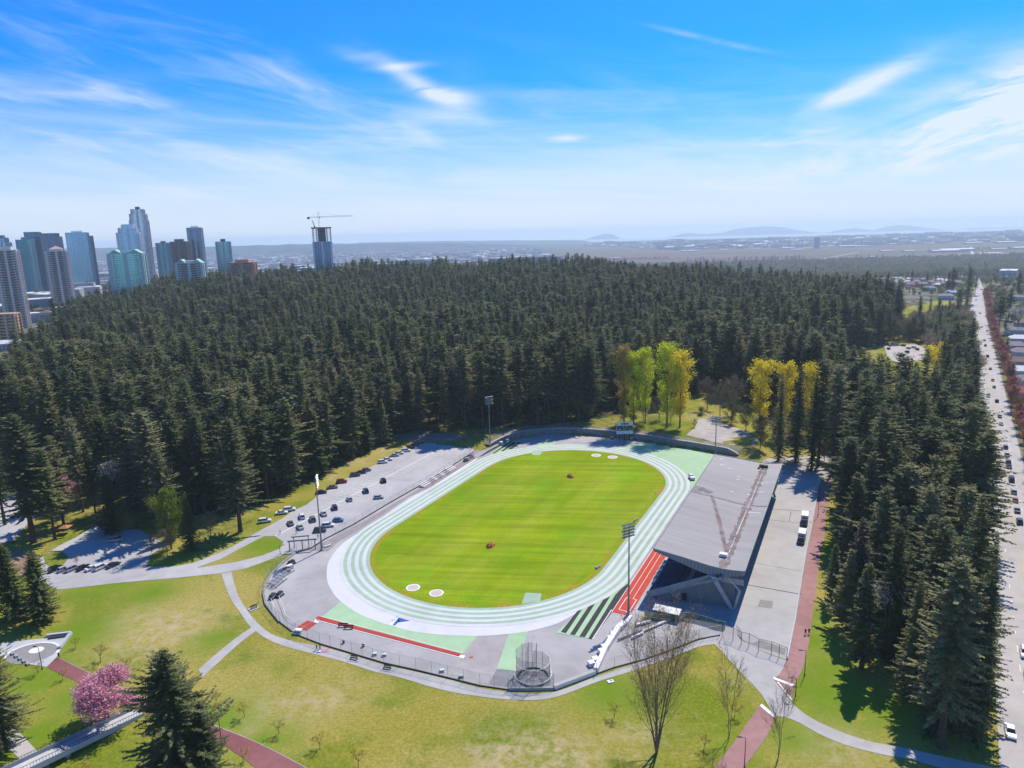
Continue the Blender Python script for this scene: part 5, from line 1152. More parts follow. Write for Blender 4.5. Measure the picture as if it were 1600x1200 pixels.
# raked parapet and end wall at each end (plan is slightly skewed like the building)
def endwall(uf, ub, s):
    pts = [(-57.6, uf), (-80.9, ub)]
    uu = lambda v: uf + (ub - uf) * (v + 57.6) / (-23.3)
    zr = lambda v: 1.6 + (9.6 - 1.6) * (v + 57.6) / (-20.3)
    mb = MB(); A = []
    for v in np.linspace(-57.6, -77.6, 9):
        u = uu(v); A.append((u, v, zr(v)))
    vs = []
    for (u, v, z) in A:
        for du, dz in ((0, -.9), (0, 1.1), (.45 * s, 1.1), (.45 * s, -.9)): vs.append(tuple(lp(u + du, v, z + dz)))
    fs = []
    for k in range(len(A) - 1):
        for j in range(4): fs.append((4 * k + j, 4 * k + (j + 1) % 4, 4 * k + 4 + (j + 1) % 4, 4 * k + 4 + j))
    fs += [(0, 3, 2, 1), tuple(4 * (len(A) - 1) + j for j in range(4))]
    mb.add(vs, fs).build('raked_parapet', m_cgrey, st_)
    mb = MB(); B = []
    for v in np.linspace(-60.3, -80.7, 10): B.append((uu(v) + .5 * s, v, min(zr(v) - .9, 7.6)))
    vs = []
    for (u, v, z) in B:
        for du, zz_ in ((0, 0), (0, z), (.4 * s, z), (.4 * s, 0)): vs.append(tuple(lp(u + du, v, zz_)))
    fs = []
    for k in range(len(B) - 1):
        for j in range(4): fs.append((4 * k + j, 4 * k + (j + 1) % 4, 4 * k + 4 + (j + 1) % 4, 4 * k + 4 + j))
    fs += [(0, 3, 2, 1), tuple(4 * (len(B) - 1) + j for j in range(4))]
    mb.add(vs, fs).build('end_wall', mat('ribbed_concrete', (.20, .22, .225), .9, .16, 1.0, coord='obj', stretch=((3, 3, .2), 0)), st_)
    if s > 0:
        mb = MB(); v = -67.2; mb.box(lp(uu(v) + .46, v, 1.9), (.10, 2.2, 2.2)); mb.build('wall_opening', m_blk, st_)
    # slanting strut carrying the roof, and its rear companion
    mb = MB()
    for (va, za, vb, zb4, wd) in ((-75.2, 9.2, -80.2, .0, 1.5), (-79.2, 9.3, -82.2, 5.4, .7), (-82.2, 5.4, -80.9, 0, .8)):
        ua, ub2 = uu(va), uu(vb) - .15 * s
        vs = []
        for (u, v, z, w_) in ((ua - .5 * s, va, za, wd * 1.0), (ub2 - .5 * s, vb, zb4, wd * .7)):
            for du, dv_ in ((-.45, -w_ / 2), (-.45, w_ / 2), (.45, w_ / 2), (.45, -w_ / 2)): vs.append(tuple(lp(u + du, v + dv_, z)))
        mb.add(vs, [(0, 1, 5, 4), (1, 2, 6, 5), (2, 3, 7, 6), (3, 0, 4, 7), (0, 3, 2, 1), (4, 5, 6, 7)])
    mb.build('slanting_strut', mat('pale_strut', (.42, .45, .48), .85, .2, 1.2, coord='obj'), st_)
    mb = MB(); u = uu(-79); mb.box(lp(u - .2 * s, -79.6, 8.3), (.6, 7.0, 1.7)); mb.build('upper_beam', m_cgrey, st_)
endwall(-50.6, -44.6, 1); endwall(47.4, 49.6, -1)
mb = MB()
for u in np.arange(-30, 46, 15.2):
    vs = []
    for (v, z, w_) in ((-75.5, 9.2, 1.4), (-80.0, 0, 1.0)):
        for du, dv_ in ((-.45, -w_ / 2), (-.45, w_ / 2), (.45, w_ / 2), (.45, -w_ / 2)): vs.append(tuple(lp(u + du, v + dv_, z)))
    MB().add(vs, [(0, 1, 5, 4), (1, 2, 6, 5), (2, 3, 7, 6), (3, 0, 4, 7), (0, 3, 2, 1), (4, 5, 6, 7)]).build('roof_frame', m_cgrey, st_)
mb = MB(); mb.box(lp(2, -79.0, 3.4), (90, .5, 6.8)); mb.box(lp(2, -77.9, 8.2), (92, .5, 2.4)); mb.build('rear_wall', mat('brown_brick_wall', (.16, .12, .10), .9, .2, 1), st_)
mb = MB()
for a0, a1 in ((-40, -33), (-20, -12), (8, 15)): mb.box(lp((a0 + a1) / 2, -72.3, 8.2), (a1 - a0, 2.0, 1.7))
mb.build('press_box', m_cgrey, st_)
# white cabinets along the front of the stand
ORD3 = ['first', 'second', 'third', 'fourth', 'fifth']
for k, u in enumerate((-38.8, -35.5, -31.8, -28.0)):
    q = UV(u, -57.1); e = empty('timing_cabinet', (q.x, q.y, .08), TA, f'white timing cabinet at the grandstand front, {ORD3[k]} from its near end', 'cabinet', 'white cabinets at the grandstand front')
    MB().box((0, 0, .75), (1.9, 1.1, 1.5)).build('case', m_white, e); MB().box((0, 0, 1.56), (2.1, 1.4, .12)).build('lid', m_cgrey, e); MB().box((0, .56, .7), (1.5, .04, .8)).build('window', m_glass, e)
q = G(1081, 749); e = empty('service_cart', (q.x, q.y, .08), TA + .5, 'white service cart parked at the far track bend by the roof', 'cart')
MB().box((0, 0, .8), (3.4, 1.7, 1.0)).box((1.0, 0, 1.55), (1.2, 1.6, .7)).build('body', m_white, e); MB().box((1.9, 0, 1.0), (1.2, 1.5, 1.3)).build('cab', m_dark, e)
for x in (-1.1, 1.5):
    for y in (-.8, .8): MB().tube((x, y - .1, .3), (x, y + .1, .3), .3, .3, 12).build('wheel', m_tyre, e)

# ================================================================== WALL, SCOREBOARD, MASTS
Wp = spline([Vector((p.x, p.y, 0)) for p in WALL], 4)
def nrm(P, i):
    a = P[max(i - 1, 0)]; b = P[min(i + 1, len(P) - 1)]; d = (b - a).normalized(); return Vector((-d.y, d.x, 0))
we = empty('retaining_wall', tuple(Wp[len(Wp) // 2]), 0, 'curved grey stone retaining wall along the far bend of the stadium', 'wall'); wo = Wp[len(Wp) // 2]
vs = []; caps_ = []
for i, q in enumerate(Wp):
    nn = nrm(Wp, i); f = i / (len(Wp) - 1); h_ = WALLH * min(1, .35 + f * 6) * min(1, .3 + (1 - f) * 7)
    for off, z in ((0, 0), (0, h_), (.9, h_), (.9, 0)): c_ = q + nn * off - wo; vs.append((c_.x, c_.y, z))
    for off, z in ((-.1, h_), (-.1, h_ + .22), (1.05, h_ + .22), (1.05, h_)): c_ = q + nn * off - wo; caps_.append((c_.x, c_.y, z + .002))
fs = [(4 * k + j, 4 * k + (j + 1) % 4, 4 * k + 4 + (j + 1) % 4, 4 * k + 4 + j) for k in range(len(Wp) - 1) for j in range(4)]
fs += [(0, 3, 2, 1), tuple(4 * (len(Wp) - 1) + j for j in range(4))]
MB().add(vs, fs).build('stone_face', m_stone, we); MB().add(caps_, fs).build('coping', m_path, we)
vs = []
for i, q in enumerate(Wp):
    nn = nrm(Wp, i); f = i / (len(Wp) - 1); h_ = WALLH * min(1, .35 + f * 6) * min(1, .3 + (1 - f) * 7)
    for off in (.92, 6.5): c_ = q + nn * off; vs.append((c_.x, c_.y, h_ - .02 if off < 2 else max(float(hgt(c_.x, c_.y)), h_ * .9) + .03))
o = MB().add(vs, [(2 * i, 2 * i + 2, 2 * i + 3, 2 * i + 1)[::-1] for i in range(len(Wp) - 1)]).build('bank_path', mat('bank_soil', (.17, .17, .10), .95, .3, .4, col2=(.24, .22, .17), scale2=.12)); o['kind'] = 'structure'
g = G(976, 688.5)
sb = empty('scoreboard', (g.x, g.y, 0), .0, 'white and dark green scoreboard standing in front of the stone wall', 'scoreboard')
bw = 8.2; zt1 = height_of(Vector((g.x, g.y, 0)), 659.5); zb1 = height_of(Vector((g.x, g.y, 0)), 678)
for x in (-2.6, 0, 2.6): MB().tube((x, .15, 0), (x, .15, zb1 + 1), .16, .16, 8).build('post', m_dark, sb)
hh = zt1 - zb1; m_dg = mat('dark_green_board', (.012, .07, .055), .5, .1, 1); m_wb = mat('white_board', (.72, .78, .76), .6, .04, 1)
MB().box((0, 0, zb1 + hh / 2), (bw, .5, hh)).build('panel', m_wb, sb)
MB().box((0, -.28, zb1 + hh * .50), (bw - .3, .06, hh * .42)).box((0, -.28, zb1 + hh * .86), (bw * .45, .06, hh * .14)).build('display', m_dg, sb)
mb = MB()
for x, z, w_ in ((-2.6, .42, 1.6), (0, .42, 1.7), (2.6, .42, 1.5), (-.8, .60, 1.0), (.9, .60, 1.0), (-1.0, .86, .9), (.8, .86, .9)):
    for k in range(4): mb.box((x - w_ / 2 + (k + .5) * w_ / 4, -.33, zb1 + hh * z), (w_ / 5, .03, hh * .05))
mb.build('digit_row', mat('pale_digits', (.55, .65, .62), .5, .1, 1), sb)
for k, (px, py) in enumerate(((956, 686), (986.5, 688))):
    q = G(px, py); e = empty('speaker_box', (q.x, q.y, 0), 0, 'dark equipment box at the foot of the stone wall, ' + ('left' if k == 0 else 'right') + ' of the scoreboard legs', 'box')
    MB().box((0, 0, .6), (1.5, 1.0, 1.2)).build('case', m_dark, e); MB().box((0, -.52, .7), (1.1, .04, .6)).build('grille', m_cgrey, e); MB().box((0, 0, 1.23), (1.6, 1.1, .08)).build('lid', m_white, e)
def mast(name_label, px, py, loc, H, face, rows=5, cols=6, first=None):
    g = Vector(loc); e = empty('floodlight_mast', tuple(g), 0, name_label, 'floodlight', 'floodlight masts round the track')
    MB().tube((0, 0, 0), (0, 0, H - 2.0), .30, .15, 10).tube((0, 0, 0), (0, 0, 3.0), .42, .34, 10).build('pole', m_galv, e)
    MB().box((0, 0, .25), (1.2, 1.2, .5)).build('footing', m_path, e)
    rot_ = Matrix.Rotation(face, 3, 'Z'); fr = MB()
    wdt = 4.3
    for r in range(rows): z = H - 3.6 + r * 3.4 / (rows - 1); fr.beam(rot_ @ Vector((-wdt / 2, 0, z)), rot_ @ Vector((wdt / 2, 0, z)), .12, .12)
    for x in (-1.6, 0, 1.6): fr.beam(rot_ @ Vector((x, 0, H - 3.7)), rot_ @ Vector((x + .001, 0, H)), .1, .1)
    fr.build('cross_frame', m_galv, e)
    for r in range(rows):
        for c_ in range(cols - (1 if r % 2 else 0)):
            x = (c_ - (cols - 1 - (1 if r % 2 else 0)) / 2) * wdt / cols; z = H - 3.6 + r * 3.4 / (rows - 1); c0_ = rot_ @ Vector((x, .35, z))
            d_ = rot_ @ Vector((0, .75, -.62)); m_ = MB(); m_.tube(c0_ - d_ * .30, c0_ + d_ * .25, .12, .31, 10)
            o_ = m_.build('lamp_head', [m_lampw], e)
    return e
m_galv = mat('mast_paint', (.20, .22, .24), .5, .08, 1, metal=.4); m_lampw = mat('lamp_housing', (.34, .36, .39), .35, .08, 1, metal=.6)
mast('floodlight mast at the near left bend with a bench at its foot', 0, 0, G(503, 860), 26.5, R(-80))
mast('floodlight mast by the red straight, nearest to the camera', 0, 0, G(982, 960), 26.5, R(28))
mast('floodlight mast at the far left bend in front of the wood', 0, 0, G(766, 697), 25.5, R(-150))
# the fourth mast stands behind the roof: find where a 26 m mast shows its head where sighted
best = None
for py in np.arange(705, 760, .5):
    q = unproj(1116.5, py); h_ = height_of(Vector((q.x, q.y, 0)), 650)
    if best is None or abs(h_ - 25.5) < best[0]: best = (abs(h_ - 25.5), q)
q4 = best[1]
du = (np.array(q4) - TC) @ ve
mast('floodlight mast rising behind the far corner of the grandstand roof', 0, 0, (q4.x, q4.y, 0) if du > -57.8 else (*G(1114.5, 714)[:2], 0), 25.5 if du > -57.8 else height_of(Vector((*G(1114.5, 714)[:2], 0)), 650), R(150))
# ================================================================== FENCES, KERB WALLS
m_net = netmat('chain_link', (.35, .36, .37), .11); m_netd = netmat('dark_mesh', (.10, .12, .12), .12); m_netg = netmat('green_screen', (.02, .12, .09), .8)
def fence(label, pts, h, gap, m_post, m_pan, kerb=None, r=.045, rail=True, pan='mesh_panel', kerb_m=None):
    P = [Vector((p.x, p.y, p.z)) for p in pts]; o0 = P[0].copy(); e = empty('chain_link_fence' if 'fence' in label else 'low_wall', tuple(o0), 0, label, 'fence' if 'fence' in label else 'wall')
    Q_ = []; acc = 0; Q_.append(P[0])
    for a, b in zip(P[:-1], P[1:]):
        n_ = max(1, round((b - a).length / gap))
        for k in range(n_): Q_.append(a.lerp(b, (k + 1) / n_))
    nP = len(Q_)
    for q in Q_[:100]: MB().tube(q - o0 - Vector((0, 0, .1)), q - o0 + Vector((0, 0, h)), r, r, 5).build('post', m_post, e)
    if rail:
        mb = MB()
        for a, b in zip(Q_[:-1], Q_[1:]): mb.tube(a - o0 + Vector((0, 0, h - .03)), b - o0 + Vector((0, 0, h - .03)), r * .7, r * .7, 4, caps=False)
        mb.build('top_rail', m_post, e)
    if m_pan:
        mb = MB()
        for a, b in zip(Q_[:-1], Q_[1:]):
            a2, b2 = a - o0, b - o0; mb.add([(a2.x, a2.y, a2.z + .05), (b2.x, b2.y, b2.z + .05), (b2.x, b2.y, b2.z + h - .06), (a2.x, a2.y, a2.z + h - .06)], [(0, 1, 2, 3)])
        mb.build(pan, m_pan, e)
    if kerb:
        mb = MB()
        for a, b in zip(P[:-1], P[1:]): mb.beam(a - o0 + Vector((0, 0, kerb[1] / 2)), b - o0 + Vector((0, 0, kerb[1] / 2)), kerb[0], kerb[1])
        mb.build('kerb', kerb_m or m_cgrey, e)
    return e
FL = GP([(487, 857), (464, 863), (440, 882), (425, 897), (415, 914), (411.5, 928), (415, 945), (437, 973), (462.5, 992), (500, 1006.5), (550, 1021.5), (600, 1036.5), (650, 1047.5), (700, 1059.5), (750, 1072), (795, 1078.5)])
fence('tall chain link fence curving round the near left bend of the stadium', FL[:8], 3.2, 3.2, m_steel, m_net, kerb=(.5, .55), kerb_m=m_cgrey)
fence('tall chain link fence on a dark kerb between the footpath and the long jump runway', FL[7:], 3.4, 3.6, m_steel, m_net, kerb=(.22, .25), kerb_m=m_dark)
fence('chain link fence behind the hammer cage', [FL[-1]] + GP([(830, 1078.5), (865, 1077.5)]), 3.2, 3.0, m_steel, m_net, kerb=(.5, .7), kerb_m=m_cgrey)
fence('chain link fence from the white kerb to the leafless tree', GP([(932, 1053.5), (960, 1043.5), (1010, 1030), (1060, 1011.5), (1092, 999), (1125, 993)]), 3.0, 4.2, m_steel, m_net, kerb=(.25, .25), kerb_m=m_dark)
fence('fence of dark bowed posts across the plaza below the yard', GP([(1128, 997), (1145, 1001), (1158, 1007.5), (1170, 1010), (1185, 1018.6), (1205, 1023), (1229, 1033)]), 3.6, 2.2, m_dark, m_netd, r=.07)
fence('boundary fence between the car park and the track', GP([(741, 706), (667.5, 753), (611, 785), (555, 818.6), (508, 843), (488, 856)]), 2.6, 5.0, m_steel, m_net, kerb=(.3, .35), kerb_m=m_dark)
fence('fence at the far end of the car park', GP([(655, 690), (705, 692), (738, 703)]), 1.8, 4.0, m_steel, m_netd)
fence('wire fence with a blue-grey kerb between the yard and the red trail', GP([(1230, 1031), (1241.8, 973), (1253, 902), (1260, 862), (1267, 830), (1274, 790), (1279, 762)]), 1.0, 6, m_steel, None, kerb=(.35, .5), kerb_m=mat('bluish_kerb', (.33, .37, .44), .8, .1, 1))
fence('fence with dark green screens beside the grandstand end', GP([(1007, 965), (1028, 972)]) + GP([(1070, 968), (1085, 970), (1103, 975), (1120, 981), (1133, 983)]), 2.2, 3.6, mat('pale_post', (.45, .52, .50), .6, .1, 1), m_netg, pan='screen')
# thick white kerb wall with step blocks, from the mast down to the path and on to the cage
e = empty('white_wall', tuple(G(931, 1052)), 0, 'thick white-topped wall running down from the near floodlight mast', 'wall'); o0 = G(931, 1052)
for a, b, w_, h_ in (((931, 1052), (947, 1016), 1.1, 1.5), ((947, 1016), (967, 985), 1.3, 1.5), ((968, 984), (976, 976), 1.6, 1.2), ((978, 978), (986, 966), .7, 1.0)):
    a, b = G(*a), G(*b); MB().beam(a - o0 + Vector((0, 0, h_ / 2)), b - o0 + Vector((0, 0, h_ / 2)), w_, h_).build('wall_section', m_white, e)
for k, (px, py) in enumerate(((924, 1040), (930.5, 1034), (940, 1021), (944.5, 1014), (954, 1001), (958.5, 994), (963, 988))):
    a = G(px, py); MB().box(tuple(a - o0 + Vector((0, 0, .55))), (1.5, 1.5, 1.1), rz=R(20)).build('step_block', m_white, e)
e = empty('white_wall', tuple(G(866, 1077)), 0, 'low white wall between the hammer cage and the thick white wall', 'wall'); o0 = G(866, 1077)
MB().beam(Vector((0, 0, .5)), G(930, 1053) - o0 + Vector((0, 0, .5)), .8, 1.0).build('wall_section', m_white, e); MB().beam(Vector((0, 0, 1.02)), G(930, 1053) - o0 + Vector((0, 0, 1.02)), .95, .06).build('coping', m_path, e)
for lab, a, b, w_ in (('long white beam lying beside the ramp, upper one', (1004, 989), (1047, 970), .45), ('shorter white beam lying below the long one', (987, 999), (1005, 991), .5), ('white beam behind the near floodlight mast', (993, 979), (1016, 973), .55), ('thin kerb running from the white wall towards the ticket shed', (965, 1002), (1040, 972), .3)):
    a, b = G(*a), G(*b); e = empty('concrete_beam', tuple(a), 0, lab, 'beam'); MB().beam(Vector((0, 0, .5)), b - a + Vector((0, 0, .5)), w_, .45).build('beam', m_white if 'thin' not in lab else m_cgrey, e)
    for f in (.1, .9): q = (b - a) * f; MB().box((q.x, q.y, .14), (.5, .5, .28)).build('bearer', m_cgrey, e)
# shed with white roof by the stand
a = G(1042, 965); e = empty('ticket_shed', tuple(a), R(-27), 'small teal shed with a sloping white roof by the grandstand end', 'shed')
MB().box((0, 0, 1.15), (6.6, 2.4, 2.3)).build('wall', mat('teal_wall', (.06, .17, .18), .7, .1, 1), e); MB().box((0, 0, 2.42), (7.2, 2.9, .14), tilt=Matrix.Rotation(R(5), 3, 'X')).build('roof', m_white, e); MB().box((2.0, -1.22, 1.0), (.9, .06, 2.0)).build('door', m_dark, e)
a = G(1062, 967); e = empty('stair_rail', tuple(a), R(35), 'white metal hand rails and steps beside the ticket shed', 'stairs')
for k in range(6): MB().box((k * .45 - 1.2, 0, .12 + k * .16), (.42, 2.2, .12)).build('step', m_path, e)
for s in (-1.1, 1.1): MB().path([(-1.4, s, 0), (-1.4, s, 1.0), (1.4, s, 2.1), (1.4, s, .9)], .05, 5).build('hand_rail', m_white, e)
a = G(1020, 975); e = empty('ramp_rail', tuple(a), R(-15), 'white pipe rails round the small ramp behind the floodlight mast', 'rail')
MB().path([(-4, 1.5, 0), (-4, 1.5, 1), (3.5, 1.5, 1), (3.5, 1.5, 0)], .06, 5).build('rail', m_white, e); MB().path([(-3, -1.2, 0), (-3, -1.2, 1), (4.5, -1.2, 1), (4.5, -1.2, 0)], .06, 5).build('rail', m_white, e)
sheet('grass_patch', [(1002, 962), (1013, 964), (1010, 967), (1000, 968)], mat('island_grass', (.15, .2, .015)), .09)
sheet('ramp_paving', [(1000, 968), (1020, 964), (1048, 971), (992, 988), (982, 980)], mat('grey_patch', (.27, .26, .25)), .06)
# entrance frame by the car park
a = G(473, 860); e = empty('entrance_gantry', tuple(a), math.atan2(*(G(487, 857) - G(458, 857))[1::-1][:2]) if False else .15, 'steel entrance gantry with two cross beams near the left floodlight mast', 'gate')
for x in (-4.2, 0, 4.2): MB().box((x, 0, 1.8), (.3, .3, 3.6)).build('post', mat('blue_grey_steel', (.13, .16, .20), .5, .1, 1, metal=.4), e)
MB().box((0, 0, 3.7), (9.4, .5, .35)).build('cross_beam', MATS['blue_grey_steel'], e); MB().box((-.8, 2.4, 4.1), (6.0, .4, .3)).build('cross_beam', MATS['blue_grey_steel'], e)
for x in (-3, 1.8): MB().box((x, 2.4, 2.0), (.25, .25, 4.0)).build('post', MATS['blue_grey_steel'], e)
# ================================================================== HAMMER CAGE
cgx = unproj(833, 1059); e = empty('hammer_cage', (cgx.x, cgx.y, .05), .0, 'round hammer throwing cage of white pipes and netting at the bottom fence', 'cage')
RC = 4.1
def ring(z, r, rad, m, name, a0=0, a1=2 * math.pi, n=36):
    pts = [Vector((math.cos(a0 + (a1 - a0) * k / n) * r, math.sin(a0 + (a1 - a0) * k / n) * r, z)) for k in range(n + 1)]
    MB().path(pts, rad, 5).build(name, m, e)
ring(1.2, RC + .3, .09, m_white, 'ring_rail'); ring(4.6, RC, .07, m_white, 'ring_rail'); ring(.1, RC - .5, .25, m_dark, 'ballast_ring'); ring(.06, 1.1, .05, m_white, 'throwing_ring')
for k in range(10):
    a = 2 * math.pi * (k + .5) / 10; c_, s_ = math.cos(a), math.sin(a); hh2 = 7.0 if 2 <= k <= 7 else 4.8
    MB().tube((c_ * RC, s_ * RC, 0), (c_ * RC, s_ * RC, hh2), .07, .05, 6).build('post', m_steel if k % 2 else m_white, e)
m_net2 = netmat('cage_netting', (.16, .16, .17), .30)
for k in range(9):
    a, b = 2 * math.pi * (k + .5) / 10, 2 * math.pi * (k + 1.5) / 10; hh2 = 6.8 if k in (2, 3, 5, 6) else 4.5
    MB().add([(math.cos(a) * RC, math.sin(a) * RC, .1), (math.cos(b) * RC, math.sin(b) * RC, .1), (math.cos(b) * RC, math.sin(b) * RC, hh2), (math.cos(a) * RC, math.sin(a) * RC, hh2)], [(0, 1, 2, 3)]).build('netting', m_net2, e)
for x0, y0, x1, y1 in ((-.9, 3.6, -1.2, .6), (1.1, 3.4, .7, .3)): MB().tube((x0, y0, 7.0), (x1, y1, .2), .06, .06, 5).build('brace', m_dark, e); MB().add([(x0, y0, .2), (x1 - .6, y1, .2), (x1 - .6, y1, 5.8), (x0, y0, 6.8)], [(0, 1, 2, 3)]).build('gate_panel', m_net2, e)
# ================================================================== SMALL STADIUM THINGS
# bleachers along the back straight
b0, b1 = G(656, 763.5), G(709, 731.5); d = (b1 - b0).normalized(); ang = math.atan2(d.y, d.x)
proto = None
for k in range(4):
    q = b0 + d * (6 + k * ((b1 - b0).length - 8) / 3.4)
    lab = 'low white bleacher on the back straight, ' + ['nearest the camera', 'second from the near end', 'third from the near end', 'farthest of the four'][k]
    if proto is None:
        proto = empty('bleacher', (q.x, q.y, .05), ang, lab, 'bleacher', 'bleachers along the back straight')
        for r in range(3): MB().box((0, r * .9 - .9, .45 + r * .38), (9.6, .42, .07)).build('bench_plank', m_white, proto)
        for r in range(3): MB().box((0, r * .9 - 1.35, .2 + r * .3), (9.6, .4, .05)).build('foot_plank', mat('pinkish_plank', (.55, .45, .45), .8, .1, 1), proto)
        for x in (-4, -1.3, 1.3, 4): MB().beam((x, -1.4, .1), (x, 1.3, 1.1), .08, .12).box((x, 1.2, .6), (.1, .1, 1.2)).box((x, -1.3, .12), (.1, .1, .24)).build('frame', m_dark, proto)
    else: copy_tree(proto, (q.x, q.y, .05), ang, lab)
# hurdle racks by the left bend
rp = None
for k, (px, py, a, lab) in enumerate(((446, 898, R(62), 'rack of stacked pale hurdles by the left bend, upper one'), (436, 912, R(74), 'rack of stacked pale hurdles by the left bend, lower right one'), (430, 910, R(74), 'rack of stacked grey hurdles by the left bend, next to the fence'))):
    q = G(px, py)
    if rp is None:
        rp = empty('hurdle_rack', (q.x, q.y, .05), a, lab, 'rack', 'hurdle racks by the left bend')
        MB().box((0, -.8, .2), (6.4, .1, .1)).box((0, .8, .2), (6.4, .1, .1)).build('cart_frame', m_dark, rp)
        for x in (-2.8, 2.8):
            for y in (-.8, .8): MB().tube((x, y - .06, .15), (x, y + .06, .15), .15, .15, 8).build('caster', m_tyre, rp)
        for j in range(11):
            x = -3 + j * .6; MB().path([(x, -.75, .25), (x, -.75, 1.15), (x, .75, 1.15), (x, .75, .25)], .03, 4).box((x, 0, 1.12), (.06, 1.5, .28)).build('hurdle', m_white if j % 3 else m_steel, rp)
    else: copy_tree(rp, (q.x, q.y, .05), a, lab)
for k, (px, py, a, lab, m_) in enumerate(((426, 935, 1.0, 'black folded landing mat beside the fence, lower left', m_blk), (437, 932, .9, 'dark grey wheeled trolley below the hurdle racks', m_dark), (452, 889, .5, 'white folded mats above the hurdle racks', m_white), (447, 893, .2, 'dark tarpaulin bundle beside the white mats', m_dark), (512, 854, .4, 'white and black bench at the foot of the left mast', m_white),
        (793, 690, .6, 'stack of white platforms at the far left bend', m_white), (783, 694, .6, 'lower stack of white platforms at the far left bend', m_white), (728, 721, .4, 'black folded mats on the far back straight', m_dark), (737, 717, .4, 'dark bench pair near the far end of the back straight', m_dark), (455, 882, .6, 'dark gear pile next to the left fence', m_dark),
        (585, 1024, -.2, 'white folded hurdles lying behind the fence near the runway', m_white), (600, 1025.5, -.2, 'white crate behind the fence right of the folded hurdles', m_white), (690, 1050, -.2, 'white plastic cover on equipment by the lower fence', m_white), (720, 1059, -.3, 'grey trolley by the lower fence left of the cage', m_steel), (536, 980, -.3, 'black bench on the asphalt below the red runway', m_dark), (545, 983, -.3, 'second black bench below the red runway', m_dark),
        (537, 1005, 0, 'small dark bin behind the fence near the pathside benches', m_dark), (568, 1010.5, 0, 'small round dark bin right of the first bin', m_dark), (465, 990, -.6, 'white pipe rack beside the red mats', m_white))):
    q = G(px, py); e = empty('equipment_stack' if 'bench' not in lab and 'bin' not in lab else ('bench' if 'bench' in lab else 'litter_bin'), (q.x, q.y, .08), a + .3, lab, 'equipment' if 'bench' not in lab and 'bin' not in lab else ('bench' if 'bench' in lab else 'bin'))
    if 'bin' in lab: MB().tube((0, 0, 0), (0, 0, .9), .3, .34, 10).build('drum', m_, e); MB().tube((0, 0, .9), (0, 0, 1.0), .36, .2, 10).build('lid', m_steel, e)
    elif 'bench' in lab: MB().box((0, 0, .45), (2.6, .5, .08)).build('seat', m_, e); MB().box((0, .3, .8), (2.6, .06, .4)).build('backrest', m_, e); [MB().box((x, 0, .22), (.1, .45, .44)).build('leg', m_dark, e) for x in (-1.1, 1.1)]
    else:
        if py > 1020: e.scale = (.5, .5, .5)
        for j in range(3): MB().box((.1 * j, .05 * j, .22 + j * .4), (2.6 - .3 * j, 1.5 - .15 * j, .34), rz=.06 * j).build('pad', m_ if j != 1 else m_cgrey, e)
        MB().box((0, 0, .03), (2.4, 1.3, .06)).build('base', m_dark, e)
for a_, lab in (([(413 + 11, 940), (432, 961), (445, 976), (461, 981)], 'white pipe rail zigzag beside the hurdle racks'), ([(436, 936), (442, 950), (447, 966), (462, 977)], 'white pipe barrier running from the trolley to the red mats')):
    P = [Vector((p.x, p.y, 0)) for p in GP(a_)]; e = empty('pipe_rail', tuple(P[0]), 0, lab, 'rail'); Q2 = [p - P[0] + Vector((0, 0, 1.0)) for p in P]
    MB().path(Q2, .06, 5).build('rail', m_white, e); [MB().tube(q - Vector((0, 0, 1)), q, .05, .05, 5).build('post', m_white, e) for q in Q2]
# orange net mounds on the field
for k, (px, py, lab) in enumerate(((766.5, 854, 'orange netting mound on the near half of the grass field'), (891, 745.5, 'orange netting mound on the far half of the grass field'))):
    q = G(px, py); e = empty('net_mound', (q.x, q.y, .1), 1.0 + k, lab, 'netting'); m_or = mat('orange_netting', (.55, .15, .05), .8, .25, 3); r = random.Random(k)
    n = 16; vs = []; prof = ((1.0, 0), (.85, .7), (.5, 1.15), (.12, 1.3))
    for j, (rr, z) in enumerate(prof):
        for i in range(n): w_ = 1 + r.uniform(-.15, .15); vs.append((math.cos(i * 2 * math.pi / n) * rr * 1.9 * w_, math.sin(i * 2 * math.pi / n) * rr * 1.25 * w_, z * (1 + r.uniform(-.1, .15))))
    fs = [(j * n + i, j * n + (i + 1) % n, (j + 1) * n + (i + 1) % n, (j + 1) * n + i) for j in range(3) for i in range(n)] + [tuple(range(3 * n, 4 * n))]
    MB().add(vs, fs).build('net', m_or, e); MB().path([(-1.9, 0, .05), (-.9, .1, 1.35), (1.0, -.1, 1.25), (2.0, 0, .05)], .06, 5).build('frame', m_dark, e)
for k, (px, py) in enumerate(((992, 815), (996, 812.5), (932, 889), (936.5, 887), (1025, 770))):
    q = G(px, py); e = empty('marker_board', (q.x, q.y, .1), .6 + k, ['left white marker board at the inner track edge, far pair', 'right white marker board at the inner track edge, far pair', 'left small white marker at the near right bend', 'right small white marker at the near right bend', 'lone pinkish marker near the far right bend'][k], 'marker')
    MB().box((0, 0, .5), (1.0, .12, .6)).build('board', m_white, e); MB().box((0, .2, .12), (.8, .5, .08)).build('foot', m_cgrey, e)
